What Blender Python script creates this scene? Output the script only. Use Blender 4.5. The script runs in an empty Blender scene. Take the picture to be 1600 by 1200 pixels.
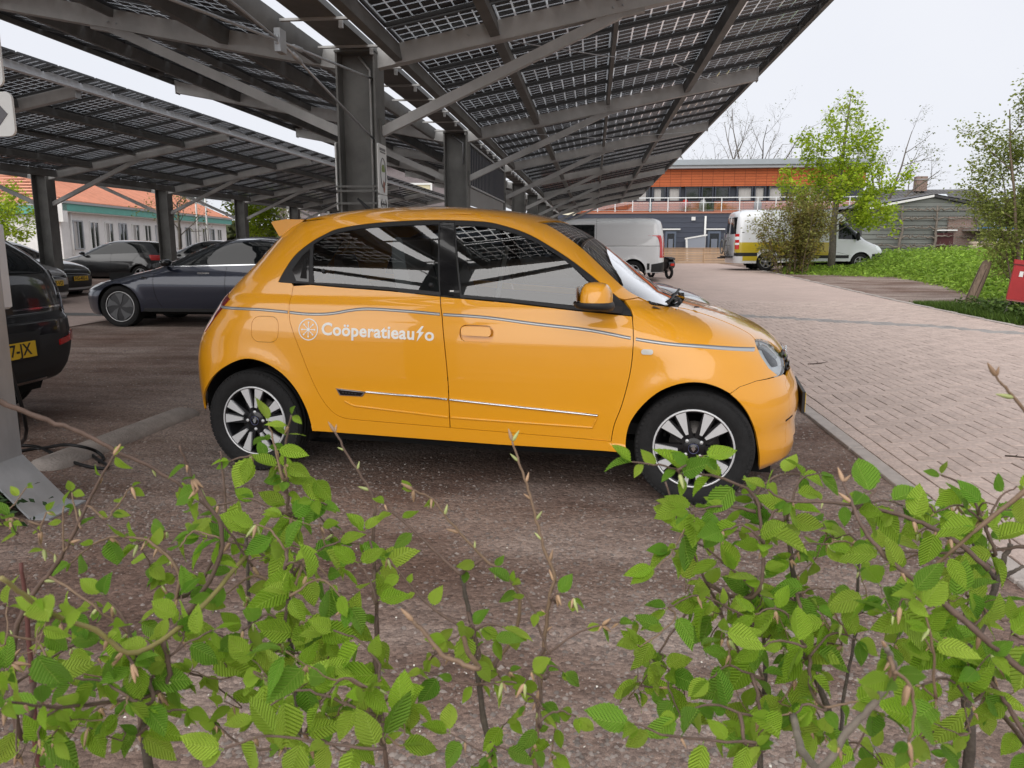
import bpy, math, random
import numpy as np
from mathutils import Vector, Matrix
from mathutils.geometry import delaunay_2d_cdt

# ------------------------------------------------------------------ camera, sky, sun, exposure
SC = bpy.context.scene
COL = SC.collection
CAM_POS = Vector((0, 0, 1.3082))
C_R = Vector((.994574, .104025, -.000639)); C_U = Vector((-.017914, .177314, .983991)); C_F = Vector((-.102473, .978641, -.178215))
FPX = 1201.4
cam_d = bpy.data.cameras.new('camera'); cam = bpy.data.objects.new('camera', cam_d); COL.objects.link(cam)
cam_d.sensor_width = 36; cam_d.lens = FPX / 1600 * 36; cam_d.clip_start = .05; cam_d.clip_end = 2000
cam.matrix_world = Matrix(((C_R.x, C_U.x, -C_F.x, 0), (C_R.y, C_U.y, -C_F.y, 0), (C_R.z, C_U.z, -C_F.z, CAM_POS.z), (0, 0, 0, 1)))
cam_d.dof.use_dof = True; cam_d.dof.focus_distance = 4.6; cam_d.dof.aperture_fstop = 14
SC.camera = cam
SUN_EL, SUN_AZ = math.radians(44), math.radians(195)      # azimuth clockwise from +Y
wd = bpy.data.worlds.new('World'); SC.world = wd; wd.use_nodes = True
nt = wd.node_tree; nt.nodes.clear()
wo = nt.nodes.new('ShaderNodeOutputWorld'); bg = nt.nodes.new('ShaderNodeBackground')
sky = nt.nodes.new('ShaderNodeTexSky'); sky.sky_type = 'NISHITA'; sky.sun_disc = False
sky.sun_elevation = SUN_EL; sky.sun_rotation = SUN_AZ; sky.dust_density = 4
mx = nt.nodes.new('ShaderNodeMix'); mx.data_type = 'RGBA'; mx.inputs['Factor'].default_value = .93
cl = nt.nodes.new('ShaderNodeTexNoise'); cl.inputs['Scale'].default_value = 1.6; cl.inputs['Detail'].default_value = 5
cr = nt.nodes.new('ShaderNodeValToRGB')
cr.color_ramp.elements[0].position = .3; cr.color_ramp.elements[0].color = (8.0, 8.25, 9.0, 1)
cr.color_ramp.elements[1].position = .75; cr.color_ramp.elements[1].color = (8.9, 9.0, 9.45, 1)
nt.links.new(cl.outputs['Fac'], cr.inputs['Fac'])
nt.links.new(sky.outputs[0], mx.inputs['A']); nt.links.new(cr.outputs[0], mx.inputs['B'])
nt.links.new(mx.outputs['Result'], bg.inputs[0]); bg.inputs[1].default_value = .0605
nt.links.new(bg.outputs[0], wo.inputs[0])
sd = bpy.data.lights.new('sun', 'SUN'); sd.energy = 1.5; sd.angle = math.radians(85); sd.color = (1, .96, .91)
sun = bpy.data.objects.new('sun', sd); COL.objects.link(sun)
sdir = Vector((math.sin(SUN_AZ) * math.cos(SUN_EL), math.cos(SUN_AZ) * math.cos(SUN_EL), math.sin(SUN_EL)))
sun.rotation_euler = sdir.to_track_quat('Z', 'Y').to_euler(); sun.location = (0, 0, 30)
SC.view_settings.view_transform = 'Standard'; SC.view_settings.look = 'None'
SC.view_settings.exposure = 0.82; SC.view_settings.gamma = 1; SC.view_settings.use_curve_mapping = False
SC.render.engine = 'CYCLES'; SC.cycles.max_bounces = 8; SC.cycles.transparent_max_bounces = 24
SC.cycles.use_denoising = True

# ------------------------------------------------------------------ helpers
RND = random.Random(11)
def at(px, py, d):
    """world point seen at photograph pixel (px,py) at camera depth d (metres)"""
    return CAM_POS + C_F * d + C_R * ((px - 800) / FPX * d) - C_U * ((py - 600) / FPX * d)
def sstep(t):
    t = np.clip(t, 0, 1); return t * t * (3 - 2 * t)
def zg(y):
    return float(.3 * sstep((y - 9) / 28.))
def tag(o, label=None, cat=None, group=None, kind=None):
    if label: o['label'] = label
    if cat: o['category'] = cat
    if group: o['group'] = group
    if kind: o['kind'] = kind
    return o
def empty(name, loc=(0, 0, 0), rz=0, label=None, cat=None, group=None):
    o = bpy.data.objects.new(name, None); COL.objects.link(o); o.location = loc; o.rotation_euler = (0, 0, rz)
    o.empty_display_size = .1
    return tag(o, label, cat, group)
def link(name, me, parent=None, loc=None, rot=None, scale=None):
    o = bpy.data.objects.new(name, me); COL.objects.link(o)
    if parent: o.parent = parent
    if loc is not None: o.location = loc
    if rot is not None: o.rotation_euler = rot
    if scale is not None: o.scale = scale
    return o
def copy_tree(o, parent=None):
    c = o.copy(); COL.objects.link(c); c.parent = parent
    for ch in list(o.children): copy_tree(ch, c)
    return c
class MB:
    """collects shapes; build() links them as one mesh object"""
    def __init__(s): s.v = []; s.f = []; s.sm = []
    def add(s, vs, fs, smooth=False):
        b = len(s.v); s.v += [tuple(v) for v in vs]; s.f += [tuple(i + b for i in f) for f in fs]; s.sm += [smooth] * len(fs)
        return s
    def box(s, c, d, m=None, bev=0):
        x, y, z = (k / 2 for k in d); vs = [Vector((a * x, b * y, e * z)) for a in (-1, 1) for b in (-1, 1) for e in (-1, 1)]
        fs = [(0, 1, 3, 2), (4, 6, 7, 5), (0, 4, 5, 1), (2, 3, 7, 6), (0, 2, 6, 4), (1, 5, 7, 3)]
        if bev:
            vs = []; fs = []
            for sz in (-1, 1):
                for k, (bx_, bz_) in enumerate(((bev, 0), (0, bev))):
                    pass
            rings = []
            for zz, ins in ((-z, bev), (-z + bev, 0), (z - bev, 0), (z, bev)):
                X, Y = x - ins, y - ins; q = bev if ins == 0 else 0
                ring = [(-X + bev, -Y), (X - bev, -Y), (X, -Y + bev), (X, Y - bev), (X - bev, Y), (-X + bev, Y), (-X, Y - bev), (-X, -Y + bev)]
                rings.append(len(vs)); vs += [Vector((a, b, zz)) for a, b in ring]
            for r in range(3):
                for k in range(8):
                    a, b = rings[r], rings[r + 1]; fs.append((a + k, a + (k + 1) % 8, b + (k + 1) % 8, b + k))
            fs.append(tuple(rings[0] + k for k in range(7, -1, -1))); fs.append(tuple(rings[3] + k for k in range(8)))
        c = Vector(c)
        if m is not None: vs = [m @ v for v in vs]
        return s.add([v + c for v in vs], fs)
    def bar(s, a, b, w, h, up=(0, 0, 1), bev=0):
        a, b = Vector(a), Vector(b); d = b - a; L = d.length; z = d.normalized(); u = Vector(up)
        x = u.cross(z)
        if x.length < 1e-4: x = Vector((1, 0, 0)).cross(z)
        x.normalize(); y = z.cross(x)
        m = Matrix((x, y, z)).transposed()
        return s.box((a + b) / 2, (w, h, L), m, bev)
    def tube(s, pts, r, n=8, caps=True, smooth=True):
        pts = [Vector(p) for p in pts]; rs = r if hasattr(r, '__len__') else [r] * len(pts)
        vs = []; fs = []; prev = None
        for i, p in enumerate(pts):
            t = (pts[min(i + 1, len(pts) - 1)] - pts[max(i - 1, 0)])
            if t.length < 1e-9: t = Vector((0, 0, 1))
            t.normalize()
            x = prev - t * prev.dot(t) if prev is not None else (Vector((0, 0, 1)) if abs(t.z) < .9 else Vector((1, 0, 0))).cross(t)
            if x.length < 1e-6: x = t.orthogonal()
            x.normalize(); prev = x; y = t.cross(x)
            for k in range(n):
                a = 2 * math.pi * k / n; vs.append(p + x * (math.cos(a) * rs[i]) + y * (math.sin(a) * rs[i]))
        for i in range(len(pts) - 1):
            for k in range(n):
                a, b = i * n + k, i * n + (k + 1) % n; fs.append((a, b, b + n, a + n))
        if caps:
            fs.append(tuple(range(n - 1, -1, -1))); fs.append(tuple((len(pts) - 1) * n + k for k in range(n)))
        return s.add(vs, fs, smooth)
    def lathe(s, prof, n=32, axis='y', c=(0, 0, 0), smooth=True, close=False):
        """prof: list of (radius, along axis)"""
        vs = []; fs = []; c = Vector(c)
        for r, h in prof:
            for k in range(n):
                a = 2 * math.pi * k / n; p = (r * math.cos(a), r * math.sin(a))
                v = {'y': (p[0], h, p[1]), 'z': (p[0], p[1], h), 'x': (h, p[0], p[1])}[axis]
                vs.append(c + Vector(v))
        m = len(prof)
        for i in range(m if close else m - 1):
            for k in range(n):
                j = (i + 1) % m; a, b = i * n + k, i * n + (k + 1) % n; d, e = j * n + (k + 1) % n, j * n + k
                fs.append((a, b, d, e) if axis != 'y' else (a, e, d, b))
        return s.add(vs, fs, smooth)
    def prism(s, poly, h0, h1, axis='z', c=(0, 0, 0)):
        n = len(poly); c = Vector(c)
        def P(q, h): return c + Vector({'z': (q[0], q[1], h), 'y': (q[0], h, q[1]), 'x': (h, q[0], q[1])}[axis])
        vs = [P(q, h0) for q in poly] + [P(q, h1) for q in poly]
        fs = [tuple(range(n - 1, -1, -1)), tuple(range(n, 2 * n))] + [(i, (i + 1) % n, n + (i + 1) % n, n + i) for i in range(n)]
        return s.add(vs, fs)
    def mesh(s, name, mat=None):
        me = bpy.data.meshes.new(name); me.from_pydata(s.v, [], s.f)
        me.polygons.foreach_set('use_smooth', s.sm); me.update()
        if mat: me.materials.append(mat)
        return me
    def build(s, name, mat, parent=None, loc=None, rot=None):
        return link(name, s.mesh(name, mat), parent, loc, rot)
def box_part(name, c, d, mat, parent=None, bev=0): return MB().box(c, d, None, bev).build(name, mat, parent)

# ------------------------------------------------------------------ materials
MATS = {}
def mat(name, col, rough=.5, metal=0., var=0., vscale=4., bump=0., bscale=60., coat=0., spec=.5, col2=None, rnd=0., trans=0., ior=1.45, sheen=0, alpha=1, stretch=None, detail=6, sub=0):
    if name in MATS: return MATS[name]
    m = bpy.data.materials.new(name); m.use_nodes = True; t = m.node_tree; b = t.nodes['Principled BSDF']
    I = b.inputs; I['Base Color'].default_value = (*col, 1); I['Roughness'].default_value = rough; I['Metallic'].default_value = metal
    I['Specular IOR Level'].default_value = spec; I['Coat Weight'].default_value = coat; I['Coat Roughness'].default_value = .03
    I['Transmission Weight'].default_value = trans; I['IOR'].default_value = ior; I['Alpha'].default_value = alpha
    L = t.links.new; tc = t.nodes.new('ShaderNodeTexCoord'); src = tc.outputs['Object']
    if stretch:
        mp = t.nodes.new('ShaderNodeMapping'); mp.inputs['Scale'].default_value = stretch; L(src, mp.inputs[0]); src = mp.outputs[0]
    out = None
    if var or col2:
        n = t.nodes.new('ShaderNodeTexNoise'); n.inputs['Scale'].default_value = vscale; n.inputs['Detail'].default_value = detail; n.inputs['Roughness'].default_value = .62
        L(src, n.inputs['Vector'])
        r = t.nodes.new('ShaderNodeValToRGB'); r.color_ramp.elements[0].position = .32; r.color_ramp.elements[1].position = .68
        c2 = col2 or tuple(min(1, k * (1 + var)) for k in col)
        r.color_ramp.elements[0].color = (*(col if col2 else tuple(k * (1 - var) for k in col)), 1); r.color_ramp.elements[1].color = (*c2, 1)
        L(n.outputs['Fac'], r.inputs['Fac']); out = r.outputs['Color']
    if rnd:
        oi = t.nodes.new('ShaderNodeObjectInfo'); ge = t.nodes.new('ShaderNodeNewGeometry'); ad = t.nodes.new('ShaderNodeMath'); ad.operation = 'ADD'
        L(oi.outputs['Random'], ad.inputs[0]); L(ge.outputs['Random Per Island'], ad.inputs[1])
        fr = t.nodes.new('ShaderNodeMath'); fr.operation = 'FRACT'; L(ad.outputs[0], fr.inputs[0])
        mr = t.nodes.new('ShaderNodeMapRange'); mr.inputs['To Min'].default_value = 1 - rnd; mr.inputs['To Max'].default_value = 1 + rnd; L(fr.outputs[0], mr.inputs['Value'])
        hs = t.nodes.new('ShaderNodeHueSaturation'); L(mr.outputs[0], hs.inputs['Value'])
        if out is None: hs.inputs['Color'].default_value = (*col, 1)
        else: L(out, hs.inputs['Color'])
        out = hs.outputs['Color']
    if out is not None: L(out, I['Base Color'])
    if bump:
        n2 = t.nodes.new('ShaderNodeTexNoise'); n2.inputs['Scale'].default_value = bscale; n2.inputs['Detail'].default_value = 5; L(src, n2.inputs['Vector'])
        bp = t.nodes.new('ShaderNodeBump'); bp.inputs['Strength'].default_value = bump; bp.inputs['Distance'].default_value = .02
        L(n2.outputs['Fac'], bp.inputs['Height']); L(bp.outputs[0], I['Normal'])
    MATS[name] = m; return m
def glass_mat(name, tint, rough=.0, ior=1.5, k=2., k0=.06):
    """thin pane: clear tinted see-through with a mirror reflection on top, usually raised past Fresnel to stand in for a brighter sky"""
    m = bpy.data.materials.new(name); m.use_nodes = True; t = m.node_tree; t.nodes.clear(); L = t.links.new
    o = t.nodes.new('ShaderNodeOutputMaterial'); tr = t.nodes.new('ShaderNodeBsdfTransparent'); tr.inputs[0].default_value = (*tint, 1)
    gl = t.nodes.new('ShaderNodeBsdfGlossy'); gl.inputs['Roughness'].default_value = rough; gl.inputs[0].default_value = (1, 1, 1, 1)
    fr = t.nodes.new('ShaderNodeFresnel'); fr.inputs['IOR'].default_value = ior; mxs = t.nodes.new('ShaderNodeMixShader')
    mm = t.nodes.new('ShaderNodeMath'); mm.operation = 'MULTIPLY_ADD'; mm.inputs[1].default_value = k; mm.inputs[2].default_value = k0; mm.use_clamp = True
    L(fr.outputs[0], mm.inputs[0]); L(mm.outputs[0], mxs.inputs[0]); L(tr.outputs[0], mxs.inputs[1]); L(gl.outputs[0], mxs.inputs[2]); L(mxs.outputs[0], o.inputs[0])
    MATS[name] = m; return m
# ------------------------------------------------------------------ ground
def ground_mat():
    m = bpy.data.materials.new('gravel_ground'); m.use_nodes = True; t = m.node_tree; b = t.nodes['Principled BSDF']; L = t.links.new
    tc = t.nodes.new('ShaderNodeTexCoord'); b.inputs['Roughness'].default_value = .95; b.inputs['Specular IOR Level'].default_value = .25
    def noise(sc, det=6, rg=.6):
        n = t.nodes.new('ShaderNodeTexNoise'); n.inputs['Scale'].default_value = sc; n.inputs['Detail'].default_value = det; n.inputs['Roughness'].default_value = rg; L(tc.outputs['Object'], n.inputs['Vector']); return n
    def ramp(src, p0, c0, p1, c1):
        r = t.nodes.new('ShaderNodeValToRGB'); r.color_ramp.elements[0].position = p0; r.color_ramp.elements[0].color = (*c0, 1); r.color_ramp.elements[1].position = p1; r.color_ramp.elements[1].color = (*c1, 1); L(src, r.inputs['Fac']); return r
    def mix(f, a, c2, mode='MIX', fac=None):
        x = t.nodes.new('ShaderNodeMix'); x.data_type = 'RGBA'; x.blend_type = mode
        if f is not None: L(f, x.inputs['Factor'])
        else: x.inputs['Factor'].default_value = fac
        L(a, x.inputs['A']); L(c2, x.inputs['B']); return x.outputs['Result']
    big = ramp(noise(.55, 5).outputs['Fac'], .38, (.195, .138, .114), .66, (.35, .302, .272))
    vo = t.nodes.new('ShaderNodeTexVoronoi'); vo.inputs['Scale'].default_value = 62; L(tc.outputs['Object'], vo.inputs['Vector'])
    vr = ramp(vo.outputs['Color'], .0, (.45, .42, .42), 1., (1.5, 1.42, 1.36))
    fine = ramp(noise(240, 3).outputs['Fac'], .35, (.6, .6, .6), .68, (1.35, 1.35, 1.35))
    mp = t.nodes.new('ShaderNodeMapping'); mp.inputs['Scale'].default_value = (.35, 1.5, 1); L(tc.outputs['Object'], mp.inputs[0]); tn = noise(1.3, 5); L(mp.outputs[0], tn.inputs['Vector'])
    trk = ramp(tn.outputs['Fac'], .40, (.62, .54, .50), .60, (1.12, 1.12, 1.12))
    bg_ = mix(None, big.outputs['Color'], trk.outputs['Color'], 'MULTIPLY', .9)
    base = mix(None, bg_, vr.outputs['Color'], 'MULTIPLY', .7)
    base = mix(None, base, fine.outputs['Color'], 'MULTIPLY', .7)
    wh = ramp(noise(60, 2, .5).outputs['Fac'], .745, (0, 0, 0), .76, (1, 1, 1))
    rg = t.nodes.new('ShaderNodeRGB'); rg.outputs[0].default_value = (.62, .6, .55, 1)
    base = mix(wh.outputs['Color'], base, rg.outputs[0])
    L(base, b.inputs['Base Color'])
    bp = t.nodes.new('ShaderNodeBump'); bp.inputs['Strength'].default_value = .6; bp.inputs['Distance'].default_value = .009
    L(vo.outputs['Distance'], bp.inputs['Height']); bp.invert = True
    bp2 = t.nodes.new('ShaderNodeBump'); bp2.inputs['Strength'].default_value = .6; bp2.inputs['Distance'].default_value = .03
    L(noise(14, 6).outputs['Fac'], bp2.inputs['Height']); L(bp.outputs[0], bp2.inputs['Normal']); L(bp2.outputs[0], b.inputs['Normal'])
    return m
M_GROUND = ground_mat()
def sheet(name, x0, x1, ys, dz, mt, skew=None, parent=None, nx=1):
    v = []; f = []
    for j, y in enumerate(ys):
        for i in range(nx + 1):
            x = x0 + (x1 - x0) * i / nx; v.append((x, y, zg(y) + dz))
    for j in range(len(ys) - 1):
        for i in range(nx):
            a = j * (nx + 1) + i; f.append((a, a + 1, a + nx + 2, a + nx + 1))
    me = bpy.data.meshes.new(name); me.from_pydata(v, [], f); me.materials.append(mt)
    for p in me.polygons: p.use_smooth = True
    return link(name, me, parent)
YS = [-30, -5, 0, 3, 6, 9, 11, 13, 15, 18, 21, 24, 27, 30, 33, 36, 40, 60, 100, 300, 1500]
g = sheet('ground', -900, 900, YS, 0, M_GROUND); tag(g, kind='structure')

# small loose stones near the camera (nobody could count them)
def stones():
    r = np.random.default_rng(3); N = 52000
    u = r.random(N); Y = 1.7 + 7.5 * u ** 1.5; X = r.uniform(-.72, .42, N) * (Y + .6) ; keep = (X < 1.64) & (X > -7); X, Y = X[keep], Y[keep]; N = len(X)
    # clumps: fewer stones on the driven tracks
    cl = np.sin(X * 1.7 + 1.3 * np.sin(Y * 1.1)) + np.sin(Y * 2.3 + X * .6); keep = r.random(N) < np.clip(.6 + .33 * cl, .12, 1); X, Y = X[keep], Y[keep]; N = len(X)
    base = np.array([(1, 0, 0), (.31, .9, .1), (-.8, .55, 0), (-.75, -.6, .05), (.35, -.95, 0), (.1, .05, .75), (-.25, .2, .6)])
    fs = [(0, 1, 5), (1, 2, 6), (1, 6, 5), (2, 3, 6), (3, 4, 5), (3, 5, 6), (4, 0, 5)]
    s = (.0032 + .0085 * r.random(N) ** 2.4) ; a = r.random(N) * 6.283; c, sn = np.cos(a), np.sin(a)
    sx = s * r.uniform(.8, 1.4, N); sy = s * r.uniform(.6, 1.1, N); sz = s * r.uniform(.5, 1.1, N)
    V = np.empty((N, 7, 3)); bx = base[None, :, 0] * sx[:, None] * r.uniform(.75, 1.25, (N, 7)); by = base[None, :, 1] * sy[:, None] * r.uniform(.75, 1.25, (N, 7))
    V[:, :, 0] = X[:, None] + bx * c[:, None] - by * sn[:, None]; V[:, :, 1] = Y[:, None] + bx * sn[:, None] + by * c[:, None]; V[:, :, 2] = base[None, :, 2] * sz[:, None] * 1.2 - .0005
    F = (np.array(fs)[None] + (np.arange(N) * 7)[:, None, None]).reshape(-1, 3)
    me = bpy.data.meshes.new('loose_stones'); me.vertices.add(N * 7); me.vertices.foreach_set('co', V.ravel())
    me.loops.add(F.size); me.loops.foreach_set('vertex_index', F.ravel().astype(np.int32)); me.polygons.add(len(F)); me.polygons.foreach_set('loop_start', np.arange(0, F.size, 3)); me.update(); me.validate()
    me.materials.append(mat('stone', (.22, .185, .165), .9, rnd=.42))
    tag(link('loose_stones', me), 'loose brown gravel stones strewn over the parking ground', 'gravel', kind='stuff')
    # pale chips and petals
    m = MB()
    for i in range(230):
        y = 1.8 + 6.5 * RND.random() ** 1.4; x = RND.uniform(-.7, .4) * (y + .5)
        if x > 1.6: continue
        q = RND.uniform(.003, .007); a = RND.random() * 6; d = Vector((math.cos(a), math.sin(a), 0)) * q; e = Vector((-d.y, d.x, 0)) * .6; p = Vector((x, y, .009))
        m.add([p - d, p + e + Vector((0, 0, .003)), p + d, p - e], [(0, 3, 2, 1)])
    tag(m.build('pale_petals', mat('pale_chip', (.72, .69, .62), .8)), 'tiny pale petals and chips scattered on the gravel', 'petals', kind='stuff')
stones()

# ------------------------------------------------------------------ paved driveway (herringbone pavers) on the right
XK0, XK1, XR = 1.661, 1.765, 6.62
M_PAVER = mat('paver', (.50, .40, .352), .85, var=.16, vscale=38, bump=.25, bscale=220, rnd=.09, spec=.3)
M_JOINT = mat('paver_joint', (.085, .072, .062), .95, var=.3, vscale=30)
def paver_far_mat(name='paver_far'):
    m = bpy.data.materials.new(name); m.use_nodes = True; t = m.node_tree; b = t.nodes['Principled BSDF']; L = t.links.new
    tc = t.nodes.new('ShaderNodeTexCoord'); br = t.nodes.new('ShaderNodeTexBrick'); L(tc.outputs['Object'], br.inputs['Vector'])
    br.inputs['Color1'].default_value = (.52, .405, .355, 1); br.inputs['Color2'].default_value = (.465, .36, .315, 1); br.inputs['Mortar'].default_value = (.27, .22, .195, 1)
    br.inputs['Scale'].default_value = 1; br.inputs['Mortar Size'].default_value = .004; br.inputs['Brick Width'].default_value = .21; br.inputs['Row Height'].default_value = .105
    n = t.nodes.new('ShaderNodeTexNoise'); n.inputs['Scale'].default_value = .8; n.inputs['Detail'].default_value = 6; L(tc.outputs['Object'], n.inputs['Vector'])
    hs = t.nodes.new('ShaderNodeHueSaturation'); mr = t.nodes.new('ShaderNodeMapRange'); mr.inputs['To Min'].default_value = .85; mr.inputs['To Max'].default_value = 1.15
    L(n.outputs['Fac'], mr.inputs['Value']); L(mr.outputs[0], hs.inputs['Value']); L(br.outputs['Color'], hs.inputs['Color']); L(hs.outputs[0], b.inputs['Base Color'])
    b.inputs['Roughness'].default_value = .85; b.inputs['Specular IOR Level'].default_value = .3
    return m
M_PFAR = paver_far_mat()
Y_BUILT = 17.5
road = sheet('driveway', XK1, XR, [-6, 0, 3, 6, 9, 11, 13, 15, 18, 21, 24, 27, 30, 33, 36, 40, 47], .003, M_JOINT); tag(road, kind='structure')
far = sheet('driveway_far_paving', XK1 + .002, XR - .002, [Y_BUILT - .3, 18, 21, 24, 27, 30, 33, 36, 40, 44], .0145, M_PFAR, parent=road)
cross = sheet('side_street', -20, 14, [43.9, 47, 56], .034, mat('street_grey', (.44, .41, .39), .9, var=.1, vscale=1.2)); tag(cross, kind='structure')
lane = sheet('left_lane', -12.4, -8.35, [9, 11, 13, 15, 18, 21, 24, 27, 30, 36, 44], .012, M_PFAR); tag(lane, kind='structure')
lane_band = sheet('lane_band', -12.4, -8.35, [13.2, 13.7], .017, mat('band_grey', (.17, .165, .16), .9, var=.12, vscale=20), parent=lane)
def bevel_paver(lx, ly, h=.0155, b=.003):
    m = MB(); x, y = lx / 2, ly / 2
    v = [(-x, -y, 0), (x, -y, 0), (x, y, 0), (-x, y, 0), (-x, -y, h - b), (x, -y, h - b), (x, y, h - b), (-x, y, h - b), (-x + b, -y + b, h), (x - b, -y + b, h), (x - b, y - b, h), (-x + b, y - b, h)]
    f = [(i, (i + 1) % 4, 4 + (i + 1) % 4, 4 + i) for i in range(4)] + [(4 + i, 4 + (i + 1) % 4, 8 + (i + 1) % 4, 8 + i) for i in range(4)] + [(8, 9, 10, 11)]
    return m.add(v, f)
def pavers():
    a = .1055; gap = .0065; rg = random.Random(5)
    mh = bevel_paver(2 * a - gap, a - gap).mesh('paver', M_PAVER); mv = bevel_paver(a - gap, 2 * a - gap).mesh('paver', M_PAVER)
    M_GREY = mat('grey_paver', (.31, .29, .275), .88, var=.1, vscale=55, bump=.25, bscale=220, rnd=.1)
    x0 = XK1 + .115; items = []; cov = set()
    nx = int((XR - x0) / a) + 2; ny = int(Y_BUILT / a)
    for j in range(8, ny):
        for i in range(-1, nx):
            k = (i - j) % 4
            if k == 0: c = (x0 + (i + 1) * a, (j + .5) * a, 0)
            elif k == 3: c = (x0 + (i + .5) * a, (j + 1) * a, 1)
            else: continue
            if c[0] - a * .6 < x0 - .02 or c[0] + a * .6 > XR: continue
            items.append(c); cov.update(((i, j), (i + 1, j)) if k == 0 else ((i, j), (i, j + 1)))
    for j in range(8, ny):
        for i in range(0, nx):
            if (i, j) not in cov and x0 + (i + 1) * a < XR + .05: items.append((x0 + (i + .5) * a, (j + .5) * a, 0, 1))
    for j in range(int(1.0 / a), ny): items.append((XK1 + .056, (j + .5) * a, 0, 1))     # soldier course beside the kerb
    def grey(x, y):
        yc = 14.35 - .62 * (x - 2.6) if x > 2.2 else 14.6 - .1 * x
        yc = np.interp(x, [1.7, 3.3, 4.0, 5.5, 5.83, 6.7], [14.7, 13.95, 13.5, 12.75, 12.2, 11.6]); return abs(y - yc) < .24
    view = []
    for c in items:
        d = (Vector((c[0], c[1], 0)) - CAM_POS); dep = d.dot(C_F); px = 800 + FPX * d.dot(C_R) / dep; py = 600 - FPX * d.dot(C_U) / dep
        vis = dep > 1 and -20 < px < 1625 and 400 < py < 1100 and px > 1240
        view.append((0 if vis else 1, dep, c))
    view.sort(key=lambda t: (t[0], t[1])); near = view[:300]; rest = view[300:]
    for _, _, c in near:
        me = mh if c[2] == 0 else mv
        sx = .5 if len(c) == 4 else 1
        o = link('paver', me, road, (c[0] + rg.uniform(-.001, .001), c[1], zg(c[1]) + .003 + rg.uniform(-.0016, .0016)), (rg.uniform(-.008, .008), rg.uniform(-.008, .008), rg.uniform(-.01, .01)))
        if sx != 1: o.scale = (.5, 1, 1)
        if grey(c[0], c[1]): o.data = me.copy(); o.data.materials[0] = M_GREY
    for flag, mt, nm in ((False, M_PAVER, 'pavers'), (True, M_GREY, 'grey_pavers')):
        m = MB()
        tv = {0: [tuple(v.co) for v in mh.vertices], 1: [tuple(v.co) for v in mv.vertices]}; tf = [tuple(p.vertices) for p in mh.polygons]
        for _, _, c in rest:
            if grey(c[0], c[1]) != flag: continue
            sx = .5 if len(c) == 4 else 1; dz = zg(c[1]) + .003 + rg.uniform(-.0016, .0016); tx, ty = rg.uniform(-.01, .01), rg.uniform(-.01, .01)
            m.add([(c[0] + v[0] * sx, c[1] + v[1], dz + v[2] + v[0] * tx + v[1] * ty) for v in tv[c[2]]], tf)
        tag(m.build(nm, mt, road), kind='stuff')
pavers()
kerb = empty('kerb', (XK0, 0, 0)); tag(kerb, kind='structure')
M_KERB = mat('kerb_concrete', (.42, .375, .345), .9, var=.14, vscale=9, bump=.3, bscale=120, rnd=.07)
km = MB().box((.05, .497, -.04), (.098, .99, .12), None, .004).mesh('kerb_stone', M_KERB)
for i in range(1, 44): link('kerb_stone', km, kerb, (0, i * 1.0 + .01, zg(i + .5) + RND.uniform(-.003, .003)), (0, 0, RND.uniform(-.002, .002)))
kr = empty('kerb_right', (XR, 0, 0)); tag(kr, kind='structure')
for i in range(12, 36): link('kerb_stone', km, kr, (0, i * 1.0 + .01, zg(i + .5) + .012), (0, 0, RND.uniform(-.004, .004)))
# twigs lying on the driveway
def fallen_twig(px, py, ln, rot, label):
    d = 1.3 / max(.05, (-(at(px, py, 1) - CAM_POS).z)); p = at(px, py, d); p.z = .024
    m = MB(); q = [p]; a = rot
    for k in range(6): a += RND.uniform(-.5, .5); q.append(q[-1] + Vector((math.cos(a), math.sin(a), RND.uniform(-.02, .02))) * ln / 6)
    m.tube(q, [.005, .006, .005, .005, .004, .003, .002], 5); m.tube([q[2], q[2] + Vector((math.cos(rot + 1), math.sin(rot + 1), .1)) * ln * .25], [.004, .002], 5)
    tag(m.build('fallen_twig', mat('dead_twig', (.07, .05, .04), .9)), label, 'twig', 'twigs on the driveway')
fallen_twig(1262, 571, .32, .1, 'dark fallen twig on the pavers just ahead of the yellow bumper')
fallen_twig(1570, 716, .16, -.2, 'short curled dark twig on the pavers at the right edge')
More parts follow.
